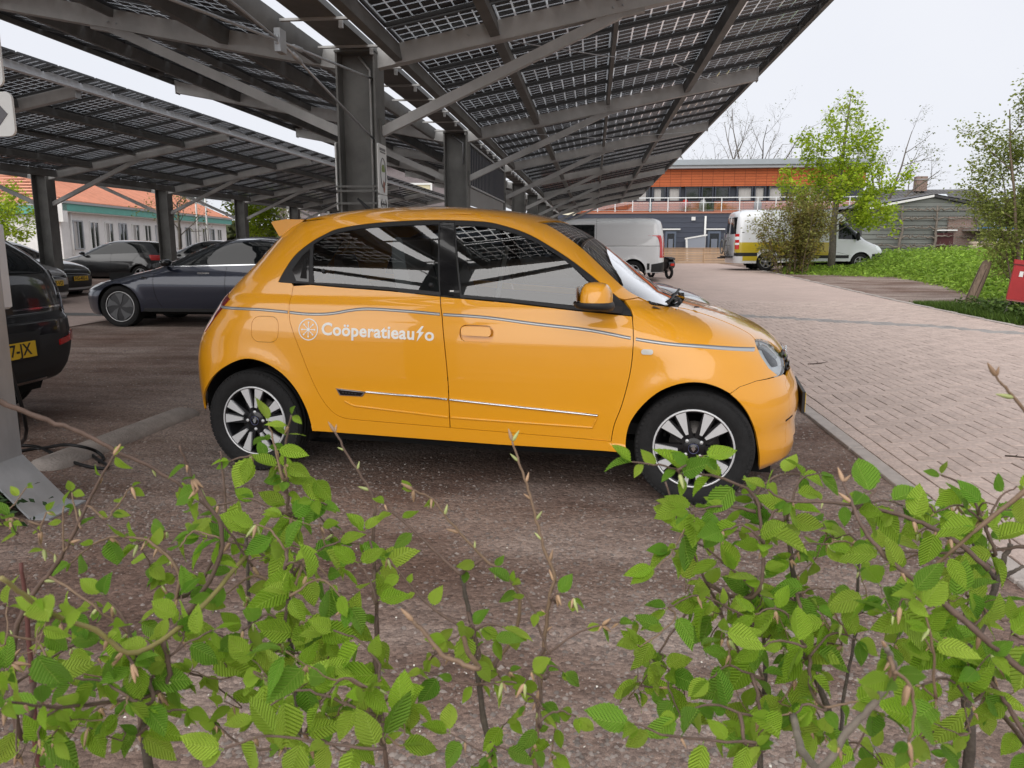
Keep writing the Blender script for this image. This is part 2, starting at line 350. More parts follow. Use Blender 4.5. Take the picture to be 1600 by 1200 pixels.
# ------------------------------------------------------------------ solar carports
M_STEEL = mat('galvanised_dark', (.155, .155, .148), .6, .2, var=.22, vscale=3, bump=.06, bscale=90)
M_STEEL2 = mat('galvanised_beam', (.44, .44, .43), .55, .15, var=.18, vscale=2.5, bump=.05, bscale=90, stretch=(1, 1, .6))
M_ZINC = mat('zinc_bright', (.42, .44, .46), .45, .5, var=.12, vscale=6)
M_CELL = mat('solar_cell', (.032, .034, .040), .38, 0, var=.15, vscale=30, spec=.5)
M_FRAME = mat('panel_frame', (.02, .02, .021), .55)
M_PANE = glass_mat('panel_glass', (.95, .96, .96), .02, 1.5, .8, .02)
PW, PD = 1.04, .83
def panel_mesh():
    nx, ny = 7, 5; fr = .018; gx, gy = .0165, .028
    m = MB(); X, Y = PW / 2 - .005, PD / 2 - .022
    for sx in (-1, 1): m.box((sx * (X - fr / 2), 0, -.012), (fr, 2 * Y, .034))
    for sy in (-1, 1): m.box((0, sy * (Y - fr / 2), -.012), (2 * X - 2 * fr, fr, .034))
    nf = len(m.f); ix, iy = X - fr - .012, Y - fr - .012; cw, ch = 2 * ix / nx, 2 * iy / ny
    for i in range(nx):
        for j in range(ny):
            x0, y0 = -ix + i * cw + gx / 2, -iy + j * ch + gy / 2; x1, y1 = x0 + cw - gx, y0 + ch - gy
            m.add([(x0, y0, 0), (x1, y0, 0), (x1, y1, 0), (x0, y1, 0)], [(0, 3, 2, 1)])
    nc = len(m.f)
    m.add([(-X + fr, -Y + fr, .003), (X - fr, -Y + fr, .003), (X - fr, Y - fr, .003), (-X + fr, Y - fr, .003)], [(0, 1, 2, 3)])
    me = m.mesh('solar_panel', M_FRAME); me.materials.append(M_CELL); me.materials.append(M_PANE)
    me.polygons.foreach_set('material_index', [0] * nf + [1] * (nc - nf) + [2] * (len(m.f) - nc)); return me, m, nf, nc
PANEL, PMB, P_NF, P_NC = panel_mesh()
SLOPE = .1885; ANG = math.atan(SLOPE)
def zb(dx): return 2.83 + SLOPE * dx                      # underside of a roof beam, dx from the column line
def carport(cx, rows, y_first, y_last, label, extra=0.0, nlist=None, purlin_lit_edge=False, drop=0.):
    """cx column line; rows = Y of each frame; panels from y_first to y_last"""
    root = empty('solar_carport', (cx, rows[0], -drop), 0, label, 'carport')
    oy = rows[0]
    def T(x, y, z): return (x, y - oy, z)
    for k, y in enumerate(rows):
        z0 = zg(y)
        c = MB()
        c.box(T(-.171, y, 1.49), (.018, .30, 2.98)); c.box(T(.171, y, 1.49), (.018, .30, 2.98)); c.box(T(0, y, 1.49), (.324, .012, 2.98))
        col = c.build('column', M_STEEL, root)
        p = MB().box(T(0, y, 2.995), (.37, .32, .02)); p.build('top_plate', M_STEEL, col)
        bp_ = MB().box(T(0, y, z0 + .02), (.46, .42, .04)); bp_.build('base_plate', M_ZINC, col)
        for s in (-1, 1):
            d0, d1 = .18, 4.46
            b = MB(); vs = []
            for (dx, lo, hi) in ((d0, 0, .17), (d1, 0, .17)):
                for w in (-.055, .055): vs += [T(s * dx, y + w, zb(dx) + lo), T(s * dx, y + w, zb(dx) + hi)]
            fs = [(0, 2, 3, 1), (4, 5, 7, 6), (0, 4, 6, 2), (1, 3, 7, 5), (0, 1, 5, 4), (2, 6, 7, 3)]
            b.add(vs, fs if s > 0 else [tuple(reversed(f)) for f in fs]); bm = b.build('beam', M_STEEL2, root)
            MB().box(T(s * (d1 + .006), y, zb(d1) + .085), (.012, .13, .20)).build('end_plate', M_STEEL2, bm)
            bolts = MB()
            for q in (1.2, 1.28, 2.26, 2.34, 3.42, 3.5): bolts.lathe([(0, -.008), (.009, -.008), (.009, 0)], 6, 'y', T(s * q, y - .0555, zb(q) + .05))
            bolts.build('bolts', M_ZINC, bm)
            MB().bar(T(s * .19, y, 2.32), T(s * 2.32, y, zb(2.32) + .005), .075, .085).build('strut', M_STEEL2, root)
            MB().box(T(s * 2.42, y, zb(2.42) - .012), (.22, .07, .035), Matrix.Rotation(-s * ANG, 3, 'Y')).build('strut_bracket', M_STEEL2, root)
            MB().box(T(s * .19, y, 2.32), (.02, .14, .22)).build('gusset', M_STEEL, root)
    # purlins run frame to frame, framed in between the beams
    ya, yb = y_first, y_last; ycuts = [ya] + [y for y in rows if ya < y < yb] + [yb]
    for s in (-1, 1):
        for dx, w, h, mt in ((.36, .07, .15, M_STEEL), (1.23, .085, .13, M_STEEL), (2.30, .045, .07, M_STEEL), (3.45, .085, .13, M_STEEL), (4.54, .06, .075 if not purlin_lit_edge else .12, M_STEEL)):
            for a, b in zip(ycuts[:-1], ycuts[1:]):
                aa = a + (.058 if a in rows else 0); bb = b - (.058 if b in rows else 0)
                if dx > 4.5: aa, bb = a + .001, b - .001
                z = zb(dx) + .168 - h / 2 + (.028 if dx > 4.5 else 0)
                MB().box(T(s * dx, (aa + bb) / 2, z), (w, bb - aa, h), Matrix.Rotation(-s * ANG, 3, 'Y')).build('purlin', mat('purlin_lit_tone', (.80, .82, .84), .45) if (purlin_lit_edge and dx > 4.5 and s > 0) else mt, root)  # right edge purlin coloured paler to stand in for skylight on it
    # panels
    edges = [.37, 1.23, 2.30, 3.45, 4.50 + .0] + ([4.55, 4.55 + extra] if extra else [])
    pl = []; n = int(round((yb - ya) / .837))
    for s in (-1, 1):
        for e0, e1 in zip(edges[:-1], edges[1:]):
            if e1 - e0 < .2: continue
            for j in range(n):
                y = ya + (j + .5) * (yb - ya) / n; dx = (e0 + e1) / 2
                pl.append((s, dx, y, (e1 - e0) / PW / math.cos(ANG) * .995, (yb - ya) / n / PD))
    def scr(q):
        P = Vector((cx + q[0] * q[1], q[2], zb(q[1]) + .2)); d = P - CAM_POS; dep = d.dot(C_F)
        if dep < .5: return 1e6
        px = 800 + FPX * d.dot(C_R) / dep; py = 600 - FPX * d.dot(C_U) / dep
        return dep + (0 if (-150 < px < 1750 and -150 < py < 500) else 1000)
    pl.sort(key=scr); rest = MB()
    for k, (s, dx, y, sx, sy) in enumerate(pl):
        L_ = T(s * dx, y, zb(dx) + .2)
        if k < 296: link('solar_panel', PANEL, root, L_, (0, -s * ANG, 0), (sx, sy, 1))
        else:
            mm = Matrix.Rotation(-s * ANG, 3, 'Y')
            rest.add([mm @ Vector((v[0] * sx, v[1] * sy, v[2])) + Vector(L_) for v in PMB.v], PMB.f)
    if rest.v:
        o = rest.build('solar_panels', M_FRAME, root); o.data.materials.append(M_CELL); o.data.materials.append(M_PANE)
        q = len(rest.f) // len(PMB.f); o.data.polygons.foreach_set('material_index', ([0] * P_NF + [1] * (P_NC - P_NF) + [2] * (len(PMB.f) - P_NC)) * q); tag(o, kind='stuff')
    # gutter and cable tray along the column line
    MB().box(T(0, (ya + yb) / 2, 3.045), (.30, yb - ya, .05)).build('gutter', M_STEEL, root)
    tm = MB().box((0, 0, 0), (.60, .035, .018)).box((.16, .06, -.025), (.03, .03, .06)).mesh('tray_bracket', M_STEEL2)
    y = ya + .3
    while y < yb: link('tray_bracket', tm, root, T(0, y, 3.01)); y += .84
    return root
C1 = -2.13; S = 5.024; Y1 = 7.16
rows1 = [1.7] + [Y1 + S * k for k in range(0, 8)]
cp1 = carport(C1, rows1, 1.6, rows1[-1] + .5, 'nearest dark steel solar carport above the yellow car')
rows2 = [16.87 + S * k for k in range(-2, 6)]
cp2 = carport(-12.52, rows2, rows2[0] - 2.5, rows2[-1] + .5, 'further solar carport at left, beyond the strip of open sky', extra=.27, purlin_lit_edge=True, drop=.09)
# cross bracing with a centre ring between the two nearest columns
def bracing():
    oy = rows1[0]; m = MB(); c = Vector((.12, 5.03 - oy, 2.585))
    for (y, z) in ((Y1 - .02, 2.78), (Y1 - .02, 2.25), (rows1[0], 2.25), (rows1[0], 2.80)): m.tube([c, (.12, y - oy, z)], .009, 6)
    for (a, b) in (((0, .22, .02), (0, .36, .033)), ((0, .2, -.03), (0, .34, -.051))): m.tube([c + Vector(a), c + Vector(b)], .018, 8)
    m.build('tie_rod', M_ZINC, cp1)
    r = MB(); r.lathe([(.035, -.012), (.06, -.012), (.06, .012), (.035, .012)], 16, 'x', c, close=True); r.box(c, (.04, .10, .14)); r.build('brace_ring', M_ZINC, cp1)
bracing()
# tubular lamps under the left wing, strip lamp far right, cable under the right beam
for k, y in enumerate((Y1 + S * .62, Y1 + S * 1.62)):
    MB().lathe([(0, -.15), (.05, -.15), (.05, .15), (0, .15)], 16, 'y', (-3.72, y - rows1[0], zb(3.72) + .08)).build('tube_lamp', mat('lamp_black', (.015, .015, .015), .4), cp1)
MB().tube([(1.0, Y1 - .07 - rows1[0], zb(1.0) + .1), (2.2, Y1 + .1 - rows1[0] + 1.2, zb(2.2) - .02), (3.0, Y1 + 2.6 - rows1[0], zb(3.) + .04), (3.9, Y1 + S - rows1[0] - .1, zb(3.9) + .05)], .006, 5).build('cable', M_ZINC, cp1)
MB().tube([(.7, Y1 + S - .07 - rows1[0], zb(.7) + .03), (2.4, Y1 + 1.5 * S - rows1[0], zb(2.3) - .05), (4.2, Y1 + 2 * S - rows1[0] - .1, zb(4.2) + .02)], .006, 5).build('cable', M_ZINC, cp1)
# inverter wall between the second and third column: slatted dark panel above a grey plate
def inverter_wall():
    y0, y1 = Y1 + S + .17, Y1 + 2 * S - .17; root = empty('inverter_wall', (C1 + .15, y0, 2.08), 0, 'dark slatted inverter box over a grey plate between second and third columns', 'inverter box')
    L = y1 - y0
    MB().box((-.06, L / 2, .46), (.12, L, .62)).build('cabinet', mat('inverter_dark', (.045, .05, .06), .6), root)
    n = 26; me = MB().box((0, 0, 0), (.022, L / n * .62, .58)).mesh('slat', mat('inverter_slat', (.055, .062, .08), .5))
    for i in range(n): link('slat', me, root, (.012, (i + .5) * L / n, .46))
    for z in (.14, .785): MB().box((.02, L / 2, z), (.04, L, .03)).build('rail', M_ZINC, root)
    for k in range(2): MB().box((.006, L * (.25 + .5 * k), -.02), (.012, L / 2 - .012, .27)).build('plate', mat('plate_grey', (.27, .275, .275), .5, .2, var=.06, vscale=2), root)
    MB().box((-.08, L / 2, -.19), (.1, L, .06)).build('lower_rail', M_STEEL, root)
inverter_wall()
# signs strapped to the first column
M_SIGN = mat('sign_white', (.72, .73, .71), .45, var=.04, vscale=8); M_INK = mat('sign_ink', (.02, .02, .022), .5)
def rrect(w, h, r, n=5):
    p = []
    for cx_, cy_, a0 in ((w / 2 - r, h / 2 - r, 0), (-w / 2 + r, h / 2 - r, 90), (-w / 2 + r, -h / 2 + r, 180), (w / 2 - r, -h / 2 + r, 270)):
        for k in range(n + 1):
            a = math.radians(a0 + 90 * k / n); p.append((cx_ + r * math.cos(a), cy_ + r * math.sin(a)))
    return p
def column_sign(x, y, z, flip, label):
    r = empty('column_sign', (x, y, z), 0, label, 'sign'); s = -1 if flip else 1
    MB().prism(rrect(.28, .44, .025), 0, s * .012, 'x', (0, 0, .03)).build('plate', M_SIGN, r)
    MB().prism(rrect(.28, .16, .025), 0, s * .012, 'x', (0, 0, -.275)).build('lower_plate', M_SIGN, r)
    if not flip:
        q = MB(); q.box((.0135, 0, .205), (.002, .19, .022)); q.box((.0135, .01, .18), (.002, .17, .012)); q.build('heading', mat('ink_grey', (.16, .16, .16), .5), r)
        ring = MB(); n = 30
        pts = [(.0135, .085 * math.cos(a), .0 + .13 * math.sin(a)) for a in np.linspace(0, 2 * math.pi, n)]
        ring.tube(pts, .005, 4, caps=False); ring.build('ring', mat('ink_grey', (.16, .16, .16), .5), r)
        MB().prism([(-.05, 0), (-.04, .03), (-.015, .045), (.02, .045), (.045, .02), (.055, 0), (.05, -.02), (-.045, -.02)], .0125, .0145, 'x', (0, .01, .03)).build('car_mark', mat('ink_green', (.20, .27, .06), .5), r)
        MB().prism([(-.03, 0), (-.01, .05), (.01, .03), (.03, .04), (.035, -.02), (.015, -.06), (-.01, -.05)], .0125, .0145, 'x', (0, .02, -.115)).build('hand_mark', mat('ink_red', (.32, .12, .08), .5), r)
        ar = MB(); ar.box((.0135, 0, -.275), (.002, .12, .014))
        ar.box((.0135, 0, -.275), (.002, .018, .05))
        for sg in (-1, 1): ar.prism([(sg * .105, 0), (sg * .06, .045), (sg * .06, -.045)][::sg], .0125, .0145, 'x', (0, 0, -.275))
        ar.build('arrows', M_INK, r)
    return r
column_sign(C1 + .20, Y1 - .10, 1.95, False, 'white charging sign with arrows on the right face of the nearest column')
column_sign(C1 - .20, Y1 - .02, 1.97, True, 'grey sign back on the left face of the nearest column')
for k, z in enumerate((1.83, 1.79, 1.68)):
    m = MB(); a, b = .205, .17; w = .004
    for (c, d) in (((0, -b, 0), (2 * a, w, .018)), ((0, b, 0), (2 * a, w, .018)), ((-a, 0, 0), (w, 2 * b, .018)), ((a, 0, 0), (w, 2 * b, .018))): m.box(c, d)
    m.build('strap', M_STEEL, cp1, (0, Y1 - rows1[0], z))
MB().tube([(.10, -.03, 2.55), (.10, -.03, 2.85), (-.06, -.03, 2.96)], .012, 8).build('conduit', M_ZINC, cp1, (0, Y1 + S - rows1[0], 0))
MB().tube([(.10, -.03, .3), (.10, -.03, 2.85), (-.0, -.03, 2.97)], .012, 8).build('conduit', M_STEEL2, cp1, (0, Y1 - rows1[0], 0))
# ------------------------------------------------------------------ vehicles: one smooth implicit body surface, cut into panels
def pchip(xs,ys):
    xs=np.array(xs,float); ys=np.array(ys,float); h=np.diff(xs); dl=np.diff(ys)/h
    m=np.zeros_like(xs); m[0]=dl[0]; m[-1]=dl[-1]
    for i in range(1,len(xs)-1):
        if dl[i-1]*dl[i]>0:
            w1=2*h[i]+h[i-1]; w2=h[i]+2*h[i-1]; m[i]=(w1+w2)/(w1/dl[i-1]+w2/dl[i])
    def f(x):
        x=np.clip(np.asarray(x,float),xs[0],xs[-1]); i=np.clip(np.searchsorted(xs,x,side='right')-1,0,len(h)-1)
        t=(x-xs[i])/h[i]
        return ((1+2*t)*(1-t)**2*ys[i]+t*(1-t)**2*h[i]*m[i]+t*t*(3-2*t)*ys[i+1]+t*t*(t-1)*h[i]*m[i+1])
    return f
class Body:
    def __init__(s,W,F,R,A,B,n=2.6,nr=3.0,arch=(),bump=.012,D=None):
        s.W0=pchip(*zip(*W)); s.xf=pchip(*zip(*F)); s.xr=pchip(*zip(*R)); s.xa=pchip(*zip(*A)); s.xb=pchip(*zip(*B)); s.n=n; s.nr=nr; s.arch=arch; s.bump=bump; s.D=D
    def W(s,x,z):
        w=s.W0(z)
        for (ax,az,ar) in s.arch:
            r=np.hypot(x-ax,z-az); w=w+s.bump*np.exp(-((np.maximum(r-ar,0))/.07)**2)*(z>0)
        if s.D is not None: w=w+s.D(x,z)
        return w
    def G(s,x,y,z):
        xa,xf,xb,xr=s.xa(z),s.xf(z),s.xb(z),s.xr(z)
        tf=np.maximum(0,(x-xa)/(xf-xa)); tr=np.maximum(0,(xb-x)/(xb-xr))
        return (np.abs(y)/s.W(x,z))**s.n+tf**s.n+tr**s.nr-1
    def y(s,x,z):
        xa,xf,xb,xr=s.xa(z),s.xf(z),s.xb(z),s.xr(z)
        tf=np.maximum(0,(x-xa)/(xf-xa)); tr=np.maximum(0,(xb-x)/(xb-xr))
        return s.W(x,z)*np.maximum(0,1-tf**s.n-tr**s.nr)**(1/s.n)
def catmull(p, n=6, closed=False):
    p = [np.array(q, float) for q in p]; out = []; m = len(p)
    for i in range(m if closed else m - 1):
        a, b, c, d = (p[(i - 1) % m] if closed or i > 0 else 2 * p[0] - p[1]), p[i], p[(i + 1) % m], (p[(i + 2) % m] if closed or i + 2 < m else 2 * p[-1] - p[-2])
        for k in range(n):
            t = k / n; out.append(tuple(.5 * (2 * b + (c - a) * t + (2 * a - 5 * b + 4 * c - d) * t * t + (3 * b - a - 3 * c + d) * t ** 3)))
    if not closed: out.append(tuple(p[-1]))
    return out
def densify(poly, h, closed=True):
    out = []; n = len(poly)
    for i in range(n if closed else n - 1):
        a, b = np.array(poly[i]), np.array(poly[(i + 1) % n]); k = max(1, int(math.ceil(np.linalg.norm(b - a) / h)))
        for j in range(k): out.append(tuple(a + (b - a) * j / k))
    if not closed: out.append(tuple(poly[-1]))
    return out
def area(p):
    p = np.array(p); return .5 * np.sum(p[:, 0] * np.roll(p[:, 1], -1) - np.roll(p[:, 0], -1) * p[:, 1])
def inset(poly, d):
    p = np.array(poly, float)
    if area(poly) < 0: p = p[::-1]
    e = np.roll(p, -1, 0) - p; e /= np.maximum(np.linalg.norm(e, axis=1, keepdims=True), 1e-9); nrm = np.stack([-e[:, 1], e[:, 0]], 1)
    v = nrm + np.roll(nrm, 1, 0); l = np.linalg.norm(v, axis=1, keepdims=True); v = v / np.maximum(l, .5) * np.minimum(2 / np.maximum(l, .7), 1.6)
    return [tuple(q) for q in p + v * d]
def inside(pts, poly):
    x, y = pts[:, 0], pts[:, 1]; c = np.zeros(len(pts), bool); p = np.array(poly); q = np.roll(p, -1, 0)
    for (x0, y0), (x1, y1) in zip(p, q):
        if y0 == y1: continue
        k = ((y0 > y) != (y1 > y)) & (x < (x1 - x0) * (y - y0) / (y1 - y0) + x0); c ^= k
    return c
def fill(poly, holes=(), h=.03):
    poly = densify(poly, h); holes = [densify(q, h) for q in holes]
    V = []; E = []
    for q in [poly] + holes:
        b = len(V); V += q; E += [(b + i, b + (i + 1) % len(q)) for i in range(len(q))]
    B = np.array(V); lo, hi = B.min(0), B.max(0); gx, gy = np.meshgrid(np.arange(lo[0], hi[0], h), np.arange(lo[1], hi[1], h))
    gx = gx + (np.arange(gx.shape[0]) % 2)[:, None] * h / 2; P = np.stack([gx.ravel(), gy.ravel()], 1)
    k = inside(P, poly)
    for q in holes: k &= ~inside(P, q)
    P = P[k]
    if len(P):
        d = np.min(np.hypot(P[:, None, 0] - B[None, :, 0], P[:, None, 1] - B[None, :, 1]), 1); P = P[d > h * .45]
    V += [tuple(q) for q in P]
    r = delaunay_2d_cdt([Vector(q) for q in V], E, [], 0, 1e-6)
    VV = np.array([tuple(v) for v in r[0]]); T = np.array([f for f in r[2] if len(f) == 3]); c = VV[T].mean(1)
    k = inside(c, poly)
    for q in holes: k &= ~inside(c, q)
    return VV, T[k]
class Shell:
    """panels cut from a Body; side +1 = local left (+y), -1 = local right"""
    def __init__(s, body, root): s.b = body; s.root = root
    def normal(s, P):
        e = 1e-3; x, y, z = P.T; z = np.clip(z, 0.012, 9); G = s.b.G
        g = np.stack([G(x + e, y, z) - G(x - e, y, z), G(x, y + e, z) - G(x, y - e, z), G(x, y, z + e) - G(x, y, z - e)], 1)
        g = np.nan_to_num(g, nan=0, posinf=0, neginf=0); return g / np.maximum(np.linalg.norm(g, axis=1, keepdims=True), 1e-9)
    def make(s, name, P, T, mt, off=0., rim=.012, parent=None, flip=False):
        N = s.normal(P); P = P + N * off
        # orient triangles along the surface normal
        fn = np.cross(P[T[:, 1]] - P[T[:, 0]], P[T[:, 2]] - P[T[:, 0]]); sw = np.einsum('ij,ij->i', fn, N[T].mean(1)) < 0; T = T.copy(); T[sw] = T[sw][:, ::-1]
        nv = len(P); V = P; NN = N; F = [tuple(t) for t in T]
        if rim:
            cnt = {}
            for t in T:
                for a, b in ((t[0], t[1]), (t[1], t[2]), (t[2], t[0])): cnt[(a, b)] = 1
            be = [(a, b) for (a, b) in cnt if (b, a) not in cnt]; ids = sorted({i for e in be for i in e}); mp = {i: k for k, i in enumerate(ids)}; m = len(ids)
            top = P[ids]; bot = P[ids] - N[ids] * rim; V = np.concatenate([P, top, bot]); 
            sn = np.zeros((m, 3))
            for a, b in be:
                d = np.cross(P[b] - P[a], N[a]); sn[mp[a]] += d; sn[mp[b]] += d
                F.append((nv + mp[b], nv + mp[a], nv + m + mp[a], nv + m + mp[b]))
            sn /= np.maximum(np.linalg.norm(sn, axis=1, keepdims=True), 1e-9); NN = np.concatenate([N, sn, sn])
        me = bpy.data.meshes.new(name); me.from_pydata(V.tolist(), [], F); me.materials.append(mt)
        me.polygons.foreach_set('use_smooth', [True] * len(F)); me.update()
        me.normals_split_custom_set_from_vertices([tuple(v) for v in NN])
        return link(name, me, parent or s.root)
    def side(s, name, poly, mt, side=-1, holes=(), h=.03, off=0., rim=.012, parent=None, gap=0.):
        if gap: poly = inset(poly, gap)
        V, T = fill(poly, holes, h); y = s.b.y(V[:, 0], V[:, 1]); return s.make(name, np.stack([V[:, 0], side * y, V[:, 1]], 1), T, mt, off, rim, parent)
    def top(s, name, poly, mt, z0, z1, holes=(), h=.035, off=0., rim=.012, parent=None, gap=0.):
        """poly in (x,y); surface height found between z0 (inside) and z1 (outside)"""
        if gap: poly = inset(poly, gap)
        V, T = fill(poly, holes, h); a = np.full(len(V), float(z0)); b = np.full(len(V), float(z1))
        for _ in range(40):
            m = (a + b) / 2; g = s.b.G(V[:, 0], V[:, 1], m) < 0; a = np.where(g, m, a); b = np.where(g, b, m)
        return s.make(name, np.stack([V[:, 0], V[:, 1], a], 1), T, mt, off, rim, parent)
    def end(s, name, poly, mt, front=True, holes=(), h=.035, off=0., rim=.012, parent=None, gap=0.):
        """poly in (y,z)"""
        if gap: poly = inset(poly, gap)
        V, T = fill(poly, holes, h); y, z = V[:, 0], V[:, 1]; b = s.b
        e0, e1, n = (b.xa(z), b.xf(z), b.n) if front else (b.xb(z), b.xr(z), b.nr)
        x = e0.copy()
        for _ in range(4): x = e0 + (e1 - e0) * np.maximum(0, 1 - (np.abs(y) / b.W(x, z)) ** b.n) ** (1 / n)
        return s.make(name, np.stack([x, y, z], 1), T, mt, off, rim, parent)
    def strip(s, name, line, w, mt, side=-1, off=.004, th=.006, parent=None, h=.03):
        """raised moulding following a polyline in side view"""
        p = np.array(densify(line, h, False)); t = np.gradient(p, axis=0); t /= np.linalg.norm(t, axis=1, keepdims=True); n = np.stack([-t[:, 1], t[:, 0]], 1)
        m = MB(); vs = []; k = 5; ww = w if hasattr(w, '__len__') else [w] * len(p)
        ww = np.interp(np.linspace(0, 1, len(p)), np.linspace(0, 1, len(ww)), ww)
        u = np.linspace(-1, 1, k); Q = (p[:, None, :] + n[:, None, :] * (u[None, :, None] * ww[:, None, None] / 2)).reshape(-1, 2)
        P = np.stack([Q[:, 0], side * s.b.y(Q[:, 0], Q[:, 1]), Q[:, 1]], 1); N = s.normal(P); hh = np.tile(off - th + th * 1.6 * (1 - u ** 4), len(p))
        vs = (P + N * hh[:, None]).tolist()
        fs = []
        for i in range(len(p) - 1):
            for j in range(k - 1):
                a = i * k + j; f = (a, a + 1, a + k + 1, a + k); fs.append(f if side > 0 else f[::-1])
        m.add(vs, fs, True); return m.build(name, mt, parent or s.root)
    def on(s, x, z, side=-1, off=0.):
        y = float(s.b.y(x, z)); P = np.array([[x, side * y, z]]); N = s.normal(P)[0]; return Vector(P[0] + N * off), Vector(N)
def mirror_y(poly): return [(x, -y) for x, y in poly][::-1]

M_TYRE = mat('tyre_rubber', (.018, .018, .0185), .8, var=.2, vscale=40, bump=.15, bscale=150, spec=.3)
M_BLACKPL = mat('black_plastic', (.016, .016, .017), .55, bump=.06, bscale=300)
M_GLOSSBLK = mat('gloss_black', (.006, .006, .007), .12, coat=.6)
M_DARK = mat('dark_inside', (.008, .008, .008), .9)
M_CHROME = mat('chrome', (.75, .76, .78), .12, 1.)
M_SILVER = mat('machined_alloy', (.70, .71, .72), .34, .35)
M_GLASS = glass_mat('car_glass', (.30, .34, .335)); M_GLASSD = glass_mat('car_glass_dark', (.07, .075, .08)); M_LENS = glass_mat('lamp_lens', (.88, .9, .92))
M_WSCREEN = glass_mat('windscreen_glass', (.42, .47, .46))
def tyre_mesh(R, w, rim):
    m = MB(); n = 72; h = w / 2
    prof = [(rim - .004, -h * .78), (rim + .012, -h * .92), ((R + rim) / 2, -h * 1.02), (R - .022, -h * .93), (R - .008, -h * .84), (R, -h * .66)]
    for g in (-.36, 0, .36):
        prof += [(R, (g - .10) * h), (R - .007, (g - .07) * h), (R - .007, (g + .07) * h), (R, (g + .10) * h)]
    prof += [(R, h * .66), (R - .008, h * .84), (R - .022, h * .93), ((R + rim) / 2, h * 1.02), (rim + .012, h * .92), (rim - .004, h * .78)]
    m.lathe(prof, n, 'y'); 
    # shoulder tread blocks
    for k in range(n):
        a = 2 * math.pi * k / n; c, sn = math.cos(a), math.sin(a)
        for sg in (-1, 1):
            mm = Matrix.Rotation(-a, 3, 'Y')
            m.box(mm @ Vector((R - .0165, sg * h * .865, 0)), (.012, h * .16, R * 2 * math.pi / n * .72), mm)
    return m.mesh('tyre', M_TYRE)
def wedge(m, a, r0, r1, w0, w1, y0, y1, da=0.):
    """tapered spoke bar from r0 to r1 along angle a (radians); da tilts its outer end"""
    d0 = Vector((math.cos(a), 0, math.sin(a))); d1 = Vector((math.cos(a + da), 0, math.sin(a + da))); p0 = d0 * r0; p1 = d1 * r1; d = (p1 - p0).normalized(); n = Vector((-d.z, 0, d.x))
    vs = []
    for p, w, yo in ((p0, w0, y0 * .4), (p1, w1, 0)):
        for sg in (-1, 1):
            for y in (y0 + 0, y1): vs.append(p + n * sg * w / 2 + Vector((0, y, 0)))
    m.add(vs, [(0, 1, 3, 2), (4, 6, 7, 5), (0, 4, 5, 1), (2, 3, 7, 6), (0, 2, 6, 4), (1, 5, 7, 3)])
